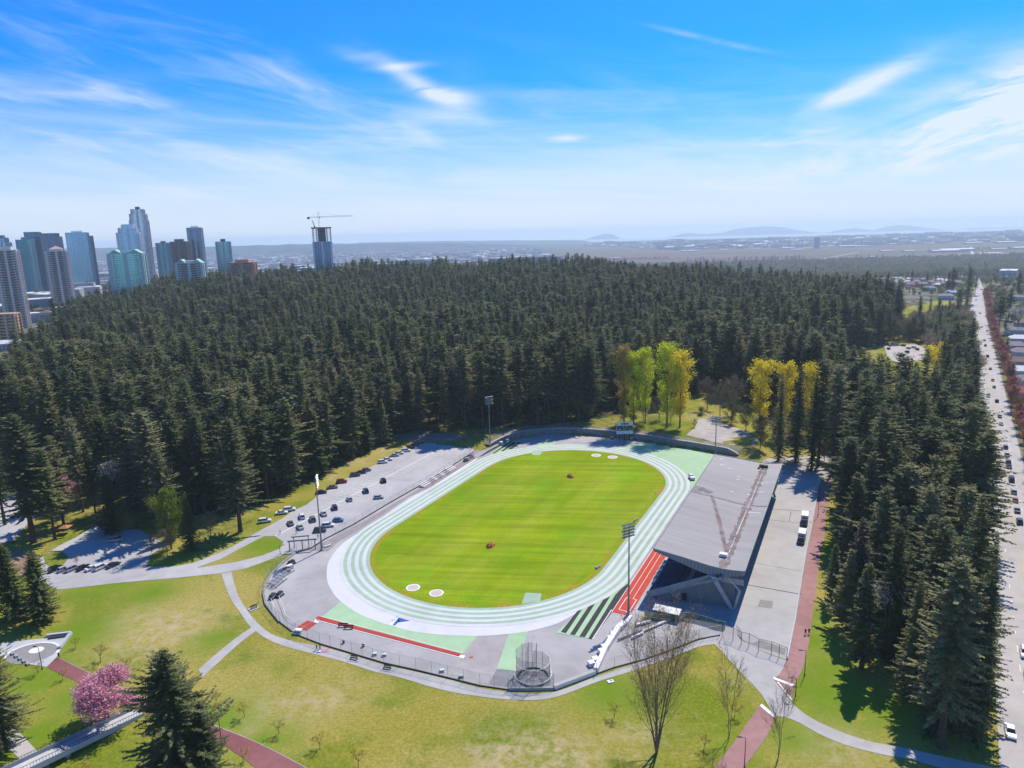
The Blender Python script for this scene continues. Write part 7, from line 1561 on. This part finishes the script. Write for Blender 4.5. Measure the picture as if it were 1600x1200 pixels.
def tower(label, xl, xr_, ytop, Y, glass, wall, base_px=None, depth=.9, rz=.35, steps=(), floor=3.1, bal=True, crown=None, fins=0, name='residential_tower', cat='tower', win=.78, slab=.45):
    A_, B_ = on_ray(xl, ytop, Y), on_ray(xr_, ytop, Y); x = (A_.x + B_.x) / 2; zt_ = (A_.z + B_.z) / 2; wid = (B_.x - A_.x)
    zb4 = float(hgt(x, Y)) if base_px is None else on_ray((xl + xr_) / 2, base_px, Y).z
    wv = wid / (abs(math.cos(rz)) + depth * abs(math.sin(rz))); dp = wv * depth; H = zt_ - zb4
    e = empty(name, (x, Y + wid / 2, zb4), rz, label, cat)
    tiers = [(1.0, 0.0, H)] if not steps else []
    if steps:
        z0 = 0
        for w_, zf in steps: tiers.append((w_, z0 * H, zf * H)); z0 = zf
    core = MB(); gl_ = MB(); sl_ = MB(); ba_ = [MB() for _ in range(6)]; fi_ = MB()
    for w_, za, zc in tiers:
        w1, d1 = wv * w_, dp * w_
        gl_.box((0, 0, (za + zc) / 2), (w1 * .985, d1 * .985, zc - za)); nf = max(1, int((zc - za) / floor))
        for k in range(nf + 1): sl_.box((0, 0, za + (zc - za) * k / nf - .12 + .02 * (w_ < 1)), (w1, d1, slab))
        cw = max(1.6, w1 * .10)
        for sx in (-1, 1):
            for sy in (-1, 1): core.box((sx * (w1 / 2 - cw / 2 + .25), sy * (d1 / 2 - cw / 2 + .25), (za + zc) / 2 + .2), (cw, cw, zc - za + .4))
        core.box((0, -d1 / 2 - .02, (za + zc) / 2), (w1 * .12, .5, zc - za)); core.box((-w1 / 2 - .02, 0, (za + zc) / 2), (.5, d1 * .12, zc - za)); core.box((w1 / 2 + .02, 0, (za + zc) / 2), (.5, d1 * .12, zc - za))
        if bal:
            for k in range(nf):
                z = za + (zc - za) * k / nf + .55
                for j, sx in enumerate((-.33, .33)): ba_[j].box((sx * w1, -d1 / 2 - .8, z), (w1 * .16, 1.6, 1.0)); ba_[2 + j].box((-w1 / 2 - .8, sx * d1, z), (1.6, d1 * .16, 1.0)); ba_[4 + j].box((w1 / 2 + .8, sx * d1, z), (1.6, d1 * .16, 1.0))
            zc_ = (za + zc) / 2; hz__ = zc - za - .2
            for j, sx in enumerate((-.33, .33)): ba_[j].box((sx * w1, -d1 / 2 - .8, zc_), (.3, 1.5, hz__)); ba_[2 + j].box((-w1 / 2 - .8, sx * d1, zc_), (1.5, .3, hz__)); ba_[4 + j].box((w1 / 2 + .8, sx * d1, zc_), (1.5, .3, hz__))
        for j in range(fins):
            f = -.5 + (j + .5) / fins; fi_.box((f * w1, -d1 / 2 - .1, (za + zc) / 2), (.5, .5, zc - za)); fi_.box((-w1 / 2 - .1, f * d1, (za + zc) / 2), (.5, .5, zc - za)); fi_.box((w1 / 2 + .1, f * d1, (za + zc) / 2), (.5, .5, zc - za))
    gl_.build('glazing', glass, e); sl_.build('floor_slabs', wall, e)
    if not (name == 'office_tower'): core.build('corner_piers', wall, e)
    if bal: [q.build('balcony_stack', wall, e) for q in ba_]
    if fins: fi_.build('mullions', wall, e)
    wt, dt = wv * tiers[-1][0], dp * tiers[-1][0]
    if crown == 'box': MB().box((0, 0, H + 2.5), (wt * .55, dt * .55, 5)).build('penthouse', wall, e)
    elif crown == 'dark': MB().box((0, 0, H + 2.5), (wt * .35, dt * .4, 5)).build('penthouse', WL['navyw'], e)
    elif crown == 'red': MB().box((0, 0, H + 2), (wt * .35, dt * .4, 4)).build('penthouse', mat('red_panel', (.30, .04, .06), .7, .1, 1), e)
    elif crown == 'pyramid':
        MB().box((0, 0, H + 1.5), (wt * .6, dt * .6, 4)).build('penthouse', wall, e); mb = MB(); frustum(mb, -wt * .34, wt * .34, dt * .34, H + 3.5, -.3, .3, .3, H + 8); mb.build('roof', mat('pinkish_roof', (.5, .36, .33), .8, .08, 1), e)
    elif crown == 'gables':
        for sx in (-.28, .28):
            mb = MB(); w4 = wt * .2; vs_ = [(sx * wt - w4, -dt * .5, H), (sx * wt + w4, -dt * .5, H), (sx * wt, -dt * .5, H + 6), (sx * wt - w4, dt * .5, H), (sx * wt + w4, dt * .5, H), (sx * wt, dt * .5, H + 6)]
            mb.add(vs_, [(0, 1, 2), (3, 5, 4), (0, 2, 5, 3), (1, 4, 5, 2), (0, 3, 4, 1)]).build('gable_roof', mat('verdigris_roof', (.30, .50, .42), .7, .1, 1), e)
        MB().box((0, 0, H + 2), (wt * .3, dt * .5, 4)).build('penthouse', wall, e)
    elif crown == 'frame':
        MB().box((0, 0, H + 2), (wt * .5, dt * .5, 4)).build('penthouse', GL['pale'], e)
    MB().box((0, 0, H + .35), (wt * 1.01, dt * 1.01, .7)).build('roof_parapet', wall, e)
    return e, H, wv, dp
tower('cream residential tower cut by the left border', -22, 15, 392, 880, GL['smoke'], WL['cream'], None, .8, .45, crown='box')
tower('glass tower top peeping behind the cream tower at the left border', -14, 7, 372, 1300, GL['blue'], WL['slate'], None, rz=.3, crown='box', steps=((1, .93), (.7, 1)))
tower('orange-balconied apartment block at the left border', -16, 16, 492, 760, GL['smoke'], WL['peach'], None, .7, .2, name='apartment_block', cat='apartment block', slab=1.3)
tower('grey-teal office tower, left half of the dark glass pair', 18, 43, 375, 1350, GL['teal'], WL['slate'], None, .8, .25, bal=False, fins=6, name='office_tower', slab=.25)
tower('taller pale-topped office tower inside the dark glass pair', 24, 56, 363, 1390, GL['dark'], WL['slate'], None, .9, .25, bal=False, fins=7, name='office_tower', slab=.22, steps=((1, .93), (.72, 1.0)))
tower('nearly black office tower with a rounded top behind the glass pair', 50, 82, 365, 1480, GL['dark'], WL['navyw'], None, .8, .15, bal=False, fins=6, name='office_tower', slab=.25, steps=((1, .95), (.8, 1.0)))
tower('pinkish cream tower with a small pyramid roof', 58, 95, 393, 1080, GL['smoke'], WL['cream'], None, .85, .5, crown='pyramid')
tower('broad mirror-glass office tower with reflective centre', 90, 128, 364, 1380, GL['blue'], WL['slate'], None, .9, .42, bal=False, fins=9, name='office_tower', slab=.2, crown='frame')
tower('slim dark glass slab behind the mirror-glass tower', 122, 139, 369, 1500, GL['dark'], WL['navyw'], None, .8, .2, bal=False, fins=4, name='office_tower', slab=.2)
tower('tall stepped blue glass tower with white balconies', 169, 209, 351, 1200, GL['blue'], WL['white'], None, .85, .38, steps=((1, .90), (.8, .96), (.5, 1.0)), slab=.4, crown=None)
tower('tallest curved-top tower behind the stepped blue one', 193, 222, 327, 1330, GL['pale'], WL['grey'], None, .8, .3, steps=((1, .88), (.9, .95), (.7, 1.0)), crown='dark')
tower('teal-green tower with white gabled roofs in front of the tallest pair', 154, 211, 397, 1010, GL['teal'], WL['mint'], None, .6, .3, crown='gables')
tower('teal glass tower with a red roof box', 238, 261, 380, 1450, GL['teal'], WL['slate'], None, .8, .3, crown='red')
tower('brown-grey tower behind the mint-roofed block', 260, 288, 378, 1320, GL['smoke'], WL['brown'], None, .8, .25, crown='box')
tower('slender navy glass tower with a pale crown', 286, 311, 356, 1420, GL['dark'], WL['grey'], None, .85, .3, crown='frame', slab=.3)
tower('cream mid-rise with mint gabled roofs', 265, 310, 412, 1040, GL['smoke'], WL['mint'], None, .6, .2, crown='gables')
tower('blue-grey tower with a dark roof box', 331, 356, 378, 1260, GL['teal'], WL['grey'], None, .85, .35, crown='dark')
tower('orange brick apartment block among the towers', 351, 392, 411, 1120, GL['smoke'], WL['orange'], None, .6, .15, crown='box', name='apartment_block', cat='apartment block', slab=1.2)
e, H, wv, dp = tower('concrete tower under construction with a red top deck', 483, 516, 378, 1150, GL['dark'], WL['white'], None, .8, .2, bal=False, fins=7, slab=.2)
hc = height_of(Vector((e.location.x, e.location.y, e.location.z)), 357)
mb = MB()
for k in range(8):
    z = H + (hc - H) * k / 7; mb.box((0, 0, z), (wv, dp, .4))
mb.build('bare_floor_slabs', WL['grey'], e); mb = MB()
for x in np.linspace(-.46, .46, 6):
    for y in (-.46, .46): mb.box((x * wv, y * dp, (H + hc) / 2), (.8, .8, hc - H))
mb.build('bare_columns', WL['brown'], e); MB().box((0, 0, (H + hc) / 2), (wv * .4, dp * .5, hc - H + 2)).build('concrete_core', WL['navyw'], e)
MB().box((0, 0, hc + .9), (wv * 1.04, dp * 1.04, 1.8)).build('top_formwork', mat('red_formwork', (.32, .05, .05), .8, .2, .3), e)
ct = e.location.copy(); zc = ct.z + hc; k_ = height_of(Vector((ct.x, ct.y, ct.z)), 339)
e2 = empty('tower_crane', (ct.x - 3, ct.y, zc), .25, 'tower crane standing on the tower under construction', 'crane'); m_cr = mat('crane_steel', (.20, .22, .25), .6, .1, 1)
hm_ = k_ - hc
def lattice(a, b, w, nseg):
    mb = MB(); a, b = Vector(a), Vector(b); d_ = (b - a); up_v = Vector((0, 0, 1)) if abs(d_.normalized().z) < .9 else Vector((1, 0, 0)); s1 = d_.normalized().cross(up_v).normalized() * w / 2; s2 = d_.normalized().cross(s1).normalized() * w / 2
    for q in (s1 + s2, s1 - s2, -s1 + s2, -s1 - s2): mb.tube(a + q, b + q, .16, .16, 4)
    for i in range(nseg):
        p, q = a + d_ * i / nseg, a + d_ * (i + 1) / nseg
        for u_, v_ in ((s1 + s2, s1 - s2), (-s1 + s2, -s1 - s2), (s1 + s2, -s1 + s2)): mb.tube(p + u_, q + v_, .1, .1, 3)
    return mb
lattice((0, 0, 0), (0, 0, hm_ + 8), 2.0, 10).build('mast', m_cr, e2); lattice((0, 0, hm_), (54, 0, hm_ + 1), 1.5, 22).build('jib', m_cr, e2); lattice((0, 0, hm_), (-17, 0, hm_ - .5), 1.5, 8).build('counter_jib', m_cr, e2)
MB().box((-16, 0, hm_ - 1.5), (4, 2.4, 3)).build('counterweight', m_dark, e2); MB().tube((0, 0, hm_ + 8), (40, 0, hm_ + 1.2), .08, .08, 3).tube((0, 0, hm_ + 8), (-15, 0, hm_), .08, .08, 3).build('tie_bar', m_cr, e2); MB().box((1.5, -1.3, hm_ - 1), (2, 1.6, 2)).build('cab', m_white, e2)
e3 = empty('small_crane', (ct.x - 9, ct.y - 6, zc), 2.2, 'small luffing crane boom on the tower under construction', 'crane'); MB().box((0, 0, 2), (2, 2, 4)).build('mast', m_cr, e3); lattice((0, 0, 3), (8, 0, 13), 1.0, 6).build('boom', m_cr, e3)
# ---- low buildings and houses
m_rf = [mat('grey_roof', (.24, .24, .25), .9, .12, .3, coord='obj'), mat('brown_roof', (.20, .14, .12), .9, .15, .3, coord='obj'), mat('white_roof', (.66, .66, .66), .8, .05, .3, coord='obj'), mat('mauve_roof', (.27, .22, .25), .9, .12, .3, coord='obj'), mat('red_roof', (.34, .07, .10), .9, .12, .3, coord='obj')]
m_wl = [mat('pale_render', (.58, .56, .53), .85, .08, .3, coord='obj'), mat('tan_render', (.42, .36, .30), .85, .08, .3, coord='obj'), mat('grey_render', (.38, .39, .41), .85, .08, .3, coord='obj')]
def house(px, py, w_, d_, h_, rz, roof_, wall_, label, flat=False, loc=None, name='house', cat='house'):
    g = Vector(loc) if loc is not None else G(px, py); e = empty(name, tuple(g), rz, label, cat)
    MB().box((0, 0, h_ / 2), (w_, d_, h_)).build('wall', m_wl[wall_], e)
    if flat: MB().box((0, 0, h_ + .2), (w_ + .4, d_ + .4, .5)).box((w_ * .2, 0, h_ + .9), (w_ * .15, d_ * .2, 1.2)).build('roof', m_rf[roof_], e)
    else:
        mb = MB(); a, b, r = w_ / 2 + .7, d_ / 2 + .7, min(w_, d_) * .5 * .45; ins = min(w_, d_) * .3
        vs_ = [(-a, -b, h_), (a, -b, h_), (a, b, h_), (-a, b, h_), (-a + ins, 0, h_ + r), (a - ins, 0, h_ + r)]
        if d_ > w_: vs_ = [(-a, -b, h_), (a, -b, h_), (a, b, h_), (-a, b, h_), (0, -b + ins, h_ + r), (0, b - ins, h_ + r)]; fs_ = [(0, 1, 4), (1, 2, 5, 4), (2, 3, 5), (3, 0, 4, 5), (0, 3, 2, 1)]
        else: fs_ = [(0, 1, 5, 4), (1, 2, 5), (2, 3, 4, 5), (3, 0, 4), (0, 3, 2, 1)]
        rf = mb.add(vs_, fs_).build('roof', m_rf[roof_], e); MB().box((a * .35, b * .2, h_ + r * .8), (.8, .8, 1.6)).build('chimney', m_wl[1], rf)
    nw = max(2, int(w_ / 3.2))
    for k in range(min(nw, 8)):
        for fl in range(max(1, min(3, int(h_ / 2.9)))): MB().box((-w_ / 2 + (k + .5) * w_ / nw, -d_ / 2 - .02, 1.6 + fl * 2.9), (1.3, .12, 1.2)).build('window', m_glass, e)
    for k in range(max(2, min(4, int(d_ / 4)))): MB().box((-w_ / 2 - .02, -d_ / 2 + (k + .5) * d_ / max(2, min(4, int(d_ / 4))), 1.7), (.12, 1.2, 1.2)).build('window', m_glass, e)
    return e
for k, (px, py, w_, d_, rf, wl, lab) in enumerate(((1587, 524, 16, 11, 0, 0, 'long pale grey-roofed house, upper one by the right border'), (1596, 538, 17, 12, 2, 0, 'white-roofed house with dark windows at the right border'), (1583, 549, 15, 12, 3, 1, 'mauve hip-roofed house behind the rust-red trees'), (1597, 560, 14, 13, 3, 0, 'mauve-roofed house left of a chimney, right border'), (1592, 575, 15, 12, 1, 1, 'brown-roofed house, middle right border'), (1597, 590, 14, 12, 2, 0, 'house with white flat porch at the right border'),
        (1606, 606, 14, 12, 0, 0, 'grey-roofed house with a glazed side, right border'), (1602, 625, 13, 12, 4, 1, 'dark pink-roofed house at the right border'), (1600, 512, 15, 10, 1, 1, 'brown-roofed house near the whitish blossom tree'), (1588, 470, 16, 10, 3, 0, 'pinkish-roofed house among trees at the upper right'),
        (1442, 448, 16, 11, 3, 1, 'mauve-roofed house at the left end of the far suburb'), (1452, 455, 17, 12, 3, 0, 'broad mauve house beside the small street'), (1466, 446, 14, 11, 1, 1, 'brown-roofed house right of the small street'), (1482, 441, 15, 11, 3, 0, 'mauve house behind the tall suburb fir'), (1494, 447, 15, 11, 1, 1, 'brown-roofed house above the white gable'), (1489, 462, 18, 12, 2, 0, 'white-gabled house facing the green lawn'), (1478, 468, 18, 12, 0, 0, 'long grey-roofed house facing the green lawn'), (1500, 436, 14, 10, 3, 0, 'pale mauve house nearest the road junction'),
        (1462, 436, 14, 10, 3, 0, 'mauve house at the top of the far suburb'), (1432, 440, 14, 10, 1, 1, 'brown house behind the firs, far suburb'))):
    house(px, py, w_, d_, 5.6, R(-32 + (k % 3) * 6), rf, wl, lab)
house(1432, 432, 26, 16, 9, .4, 2, 0, 'white hall with a rounded pale roof at the edge of the far slope', name='hall', cat='hall')
for k, (px, py, w_, d_, h_, rf, wl, fl, lab) in enumerate(((38, 502, 30, 16, 11, 2, 0, True, 'white low-rise with balconies right of the cream tower'), (20, 546, 34, 14, 7, 2, 2, False, 'grey building with a pale pitched roof at the left border'), (58, 493, 18, 12, 9, 1, 1, False, 'peach low-rise below the rusty trees'), (63, 478, 20, 12, 8, 2, 0, True, 'small white flat-roofed building left of the forest edge'),
        (45, 462, 60, 30, 12, 2, 2, True, 'long white-roofed hall below the dark glass pair'), (35, 470, 70, 26, 12, 0, 2, True, 'long grey podium block below the office towers'), (110, 456, 34, 20, 9, 2, 2, True, 'flat white roofed block right of the pyramid tower'), (140, 452, 36, 20, 8, 2, 0, True, 'low pale block behind the forest crest'), (128, 446, 40, 24, 10, 0, 2, True, 'grey flat block between mirror tower and gabled tower'),
        (225, 432, 50, 24, 9, 2, 0, True, 'white low block below the red-topped tower'), (232, 440, 40, 20, 8, 1, 1, True, 'reddish-brown low block near the forest crest'), (320, 432, 34, 22, 12, 2, 0, True, 'white block between mint-roofed block and blue-grey tower'), (402, 428, 30, 20, 10, 2, 0, True, 'white block right of the orange brick block'), (418, 430, 26, 20, 9, 1, 1, True, 'tan block right of the orange brick block'),
        (452, 428, 30, 20, 13, 2, 0, True, 'grey-white stepped block left of the construction tower'), (466, 426, 30, 20, 16, 2, 0, True, 'white block just left of the construction tower'), (528, 428, 24, 18, 12, 2, 0, True, 'white block just right of the construction tower'), (592, 424, 18, 16, 14, 0, 2, True, 'dark-windowed block poking over the forest crest'), (648, 420, 20, 16, 16, 0, 2, True, 'twin-topped block poking over the forest crest'))):
    g = on_ray(px, py, 0.1); Yd = 1000 + (470 - py) * 12 if px > 70 else (760 if py > 500 else 950 + (500 - py) * 8)
    q = on_ray(px, py - 0, Yd); zb5 = float(hgt(q.x, Yd)); hh3 = max(h_, q.z - zb5 + 4)
    if px < 70 and py > 475: gq = G(px, py); q, Yd, zb5, hh3 = gq, gq.y, gq.z, h_
    house(0, 0, w_, d_, min(hh3, 40), .2 + .1 * (k % 3), rf, wl, lab, flat=fl, loc=(q.x, Yd, zb5), name='low_rise', cat='building')
rt = random.Random(12); lows = []
for k in range(34): lows.append((18 + k * 14.5 + rt.uniform(-4, 4), rt.choice((1060, 1250, 1420, 1600)) if k > 8 else rt.choice((960, 1080, 1250)), rt.uniform(14, 34), rt.uniform(12, 18), rt.choice((7, 9, 12, 15, 18)), rt.choice((0, 2, 2, 1)), rt.choice((0, 0, 1, 2))))
for k, (px, Yd, w_, d_, h_, rf, wl) in enumerate(lows):
    q = on_ray(px, 430, Yd); z_ = float(hgt(q.x, Yd))
    if inpoly(np.array([q.x]), np.array([Yd + 0.0]), FOR_MAIN)[0]: continue
    house(0, 0, w_, d_, h_, .15 + .1 * (k % 4), rf, wl, f'{("grey", "brown", "white")[rf]}-roofed town block, {ordw(k + 1)} from the left along the city edge', flat=k % 3 > 0, loc=(q.x, Yd, z_), name='low_rise', cat='building')
# warehouses on the flats
wp = None; rw = random.Random(4)
spots_ = [(1230, 389, 150), (1245, 391, 90), (1180, 390, 70), (1262, 388, 60), (1290, 386, 110), (1325, 386, 140), (1350, 385, 90), (1385, 393, 90), (1420, 393, 80), (1440, 392, 60), (1475, 394, 150), (1492, 393, 190), (1500, 391, 120), (1545, 398, 110), (1575, 399, 100), (1560, 390, 90), (1595, 389, 140), (1130, 391, 70), (1090, 391, 60), (1200, 384, 80), (1120, 386, 90), (1400, 382, 120), (1450, 381, 100), (1520, 381, 140), (1570, 380, 160), (1360, 402, 60), (1536, 412, 40), (1566, 414, 40),
          (1010, 388, 140), (1075, 393, 110), (1060, 386, 90), (905, 405, 80), (930, 411, 70), (960, 404, 70), (870, 408, 80), (760, 391, 90), (785, 391, 70), (775, 404, 90), (690, 398, 80), (610, 396, 60), (665, 395, 60), (740, 410, 80), (720, 407, 60), (840, 398, 60), (470, 400, 60), (460, 404, 60), (530, 401, 70), (560, 404, 60), (420, 396, 70), (440, 410, 50)]
def pos_word(px, py): return 'straight right of' if abs(py) < 3 else ''
prev = None
for k, (px, py, w_) in enumerate(spots_):
    q = unproj(px, py, -60); dist = q.length; f = 1
    band = 'left of the far road' if px < 1510 and px > 1290 else ('right of the far road' if px >= 1510 else ('behind the forest crest' if px < 1000 else 'on the flats beyond the wood'))
    bandn = 0 if 1290 < px < 1510 else 1 if px >= 1510 else 2 if px < 1000 else 3
    grp_ = [q for q in spots_ if (0 if 1290 < q[0] < 1510 else 1 if q[0] >= 1510 else 2 if q[0] < 1000 else 3) == bandn]; rank = sorted(grp_).index((px, py, w_)) + 1
    lab = f'distant white warehouse {band}, {ordw(rank)} from left'
    if wp is None:
        wp = empty('warehouse', (q.x, q.y, -60), .1, lab, 'warehouse', 'white warehouses on the distant flats')
        MB().box((0, 0, 5), (100, 45, 10)).build('wall', m_wl[0], wp); mb = MB(); mb.add([(-51, -23, 10), (51, -23, 10), (51, 0, 13), (-51, 0, 13), (51, 23, 10), (-51, 23, 10)], [(0, 1, 2, 3), (3, 2, 4, 5), (0, 3, 5), (1, 4, 2)]).build('roof', m_rf[2], wp)
    else: copy_tree(wp, (q.x, q.y, -60), rw.uniform(-.15, .2), lab, None, (w_ / 100, w_ / 100 * .9, w_ / 100 * .75))
q = unproj(1276, 388, -60); e = empty('grey_block', (q.x, q.y, -60), .3, 'lone dark grey tower block far off on the flats', 'building'); zz4 = height_of(Vector((q.x, q.y, -60)), 371); MB().box((0, 0, zz4 / 2), (30, 26, zz4)).build('wall', WL['slate'], e); MB().box((0, 0, zz4 + 2), (14, 12, 4)).build('penthouse', WL['slate'], e)
# far trees: gardens, slopes and hedgerows, each one mass
tiny = [list(KIDS[protos[k].name]) for k in sorted(protos)[:3]]
rk = [o_ for o_ in bpy.data.objects if o_.name.startswith('maple_tree')][:2]; kk = [kids(o_) for o_ in rk]
bk = [o_ for o_ in bpy.data.objects if o_.name.startswith('budding_tree')][:2]; kb = [kids(o_) for o_ in bk]; gk = [kids(o_) for o_ in [o_ for o_ in bpy.data.objects if o_.name.startswith('bare_tree')][3:5]]
S_ALL = tiny + [list(KIDS[q.name]) for q in msy[:2]] + [list(KIDS[msy[2].name])] + gk[:1]
RBAND = [tuple(G(*p)[:2]) for p in [(1614, 760), (1592, 640), (1566, 548), (1550, 500), (1545, 470), (1540, 452), (1532, 440)]] + [(900, 1500), (1500, 1900), (1900, 1500), (1100, 800), (600, 420), (420, 300)]
HZ = [[(o_.location.x + dx, o_.location.y + dy) for dx, dy in ((-13, -15), (13, -15), (13, 13), (-13, 13))] for o_ in bpy.data.objects if o_.name.startswith('house')]
mass('garden_trees', RBAND, 15, 31, S_ALL, [.08, .07, .06, .30, .22, .19, .08], .4, .9, 1700, avoid=HZ)
SUBL = [tuple(G(*p)[:2]) for p in [(1425, 462), (1512, 470), (1519, 452), (1524, 436)]] + [(900, 1700), (500, 1700), (420, 1150)]
mass('suburb_trees', SUBL, 24, 32, S_ALL, [.05, .04, .03, .32, .28, .22, .06], .35, .7, 700, avoid=HZ)
mass('valley_woods', [(420, 1700), (1700, 1900), (3200, 2900), (2600, 3300), (300, 3300), (200, 1900)], 22, 33, S_ALL, [.012, .01, .008, .42, .30, .22, .03], .8, 1.9, 9000)
mass('budding_woods', [tuple(G(*p)[:2]) for p in [(1395, 530), (1440, 508), (1512, 496), (1517, 555), (1523, 600), (1470, 580), (1456, 562), (1454, 538), (1425, 534)]], 9, 39, S_ALL, [.06, .05, .04, .35, .20, .22, .08], .8, 1.35, 900)
mass('town_trees', [(-1500, 1450), (500, 1700), (500, 3300), (-2600, 3300)], 40, 34, S_ALL, [.05, .04, .04, .32, .30, .20, .05], .5, 1.2, 4500)
mass('town_edge_trees', [(-800, 760), (-640, 740), (-640, 1220), (-300, 1270), (200, 1240), (300, 1500), (-1300, 1500), (-1100, 900)], 26, 35, S_ALL, [.08, .06, .05, .24, .20, .27, .10], .4, 1.1, 1800)
mass('hedgerow_trees', [(900, 3560), (1500, 3560), (1500, 3640), (900, 3640)], 25, 36, tiny, [.4, .3, .3], .8, 1.6, 400, zf=-60)
mass('hedgerow_trees', [(420, 4200), (950, 4200), (950, 4330), (420, 4330)], 22, 37, tiny, [.4, .3, .3], .5, .9, 400, zf=-60)
mass('hedgerow_trees', [(2700, 4300), (4200, 4300), (4200, 4480), (2700, 4480)], 30, 38, tiny, [.4, .3, .3], .5, .9, 700, zf=-60)
hs = [[c_ for c_ in kids(o_) if c_.name.split('.')[0] in ('wall', 'roof')] for o_ in bpy.data.objects if o_.name.startswith('house')][:8] + [[c_ for c_ in kids(o_) if c_.name.split('.')[0] in ('wall', 'roof')] for o_ in bpy.data.objects if o_.name.startswith('low_rise')][:6]
nh = len(hs); ph = [1 / nh] * nh
mass('distant_houses', [(-3000, 1500), (300, 1700), (350, 9000), (-6000, 9000)], 80, 51, hs, ph, .9, 1.6, 7000, nfir=0)
mass('distant_houses', [(1500, 6000), (8500, 6000), (12000, 9800), (900, 9800)], 150, 52, hs, ph, 1.5, 3.2, 2500, nfir=0)
mass('distant_houses', [(950, 1450), (1800, 1700), (3600, 2700), (2600, 1200), (1300, 800)], 38, 53, hs, ph, .8, 1.1, 1800, nfir=0)
mass('distant_houses', [(420, 1150), (800, 1200), (1000, 1900), (480, 1900)], 34, 54, hs[:8], [1 / 8] * 8, .8, 1.05, 500, nfir=0)
mass('distant_houses', [(-1500, 900), (-700, 900), (-640, 1250), (-300, 1290), (-300, 1480), (-1600, 1500)], 42, 55, hs, ph, .8, 1.2, 400, nfir=0)
# tall suburb firs beside the long road
for k, (px, py, tp, w_) in enumerate(((1487, 460, 417, 1.3), (1480, 462, 424, 1.1), (1511, 476, 415, 1.2), (1523, 462, 432, 1.2), (1424, 446, 420, 1.2), (1448, 444, 424, 1.0), (1461, 444, 428, 1.0), (1494, 440, 422, 1.0), (1497, 488, 452, 1.2), (1508, 494, 460, 1.2), (1478, 458, 438, 1.1), (1560, 520, 462, 1.5), (1575, 500, 450, 1.5), (1552, 505, 472, 1.3), (1590, 465, 425, 1.4), (1567, 448, 426, 1.3), (1600, 455, 430, 1.3), (1541, 440, 424, 1.2), (1571, 560, 528, 1.4), (1580, 600, 568, 1.2), (47, 487, 462, 1.3), (1466, 500, 468, 1.1), (1436, 498, 462, 1.0), (1452, 500, 464, 1.0))):
    ww = ['left of the far suburb pair', 'smaller, beside the far suburb pair', 'at the left kerb below the junction', 'right at the junction', 'at the left tip of the far suburb', 'above the mauve roofs', 'small, between mauve roofs', 'small, near the top suburb houses', 'at the right edge of the green lawn', 'by the kerb beside the green lawn', 'in the small street', 'first behind the rust-red trees', 'second behind the rust-red trees', 'above the junction end of the rust-red trees', 'highest at the right border', 'far right of the divided road', 'cut by the right border, far off', 'just right of the divided road', 'between two mauve roofs on the right', 'beside the glazed-side house', 'lone, below the cream tower', 'left of the green lawn', 'at the forest corner left of the green lawn', 'middle of three left of the green lawn'][k]
    place('fir_tree', FIR[k % nvar], px, py, h_px=tp, h0=FIR[k % nvar][2], label='solitary dark fir ' + ww, wide=w_)
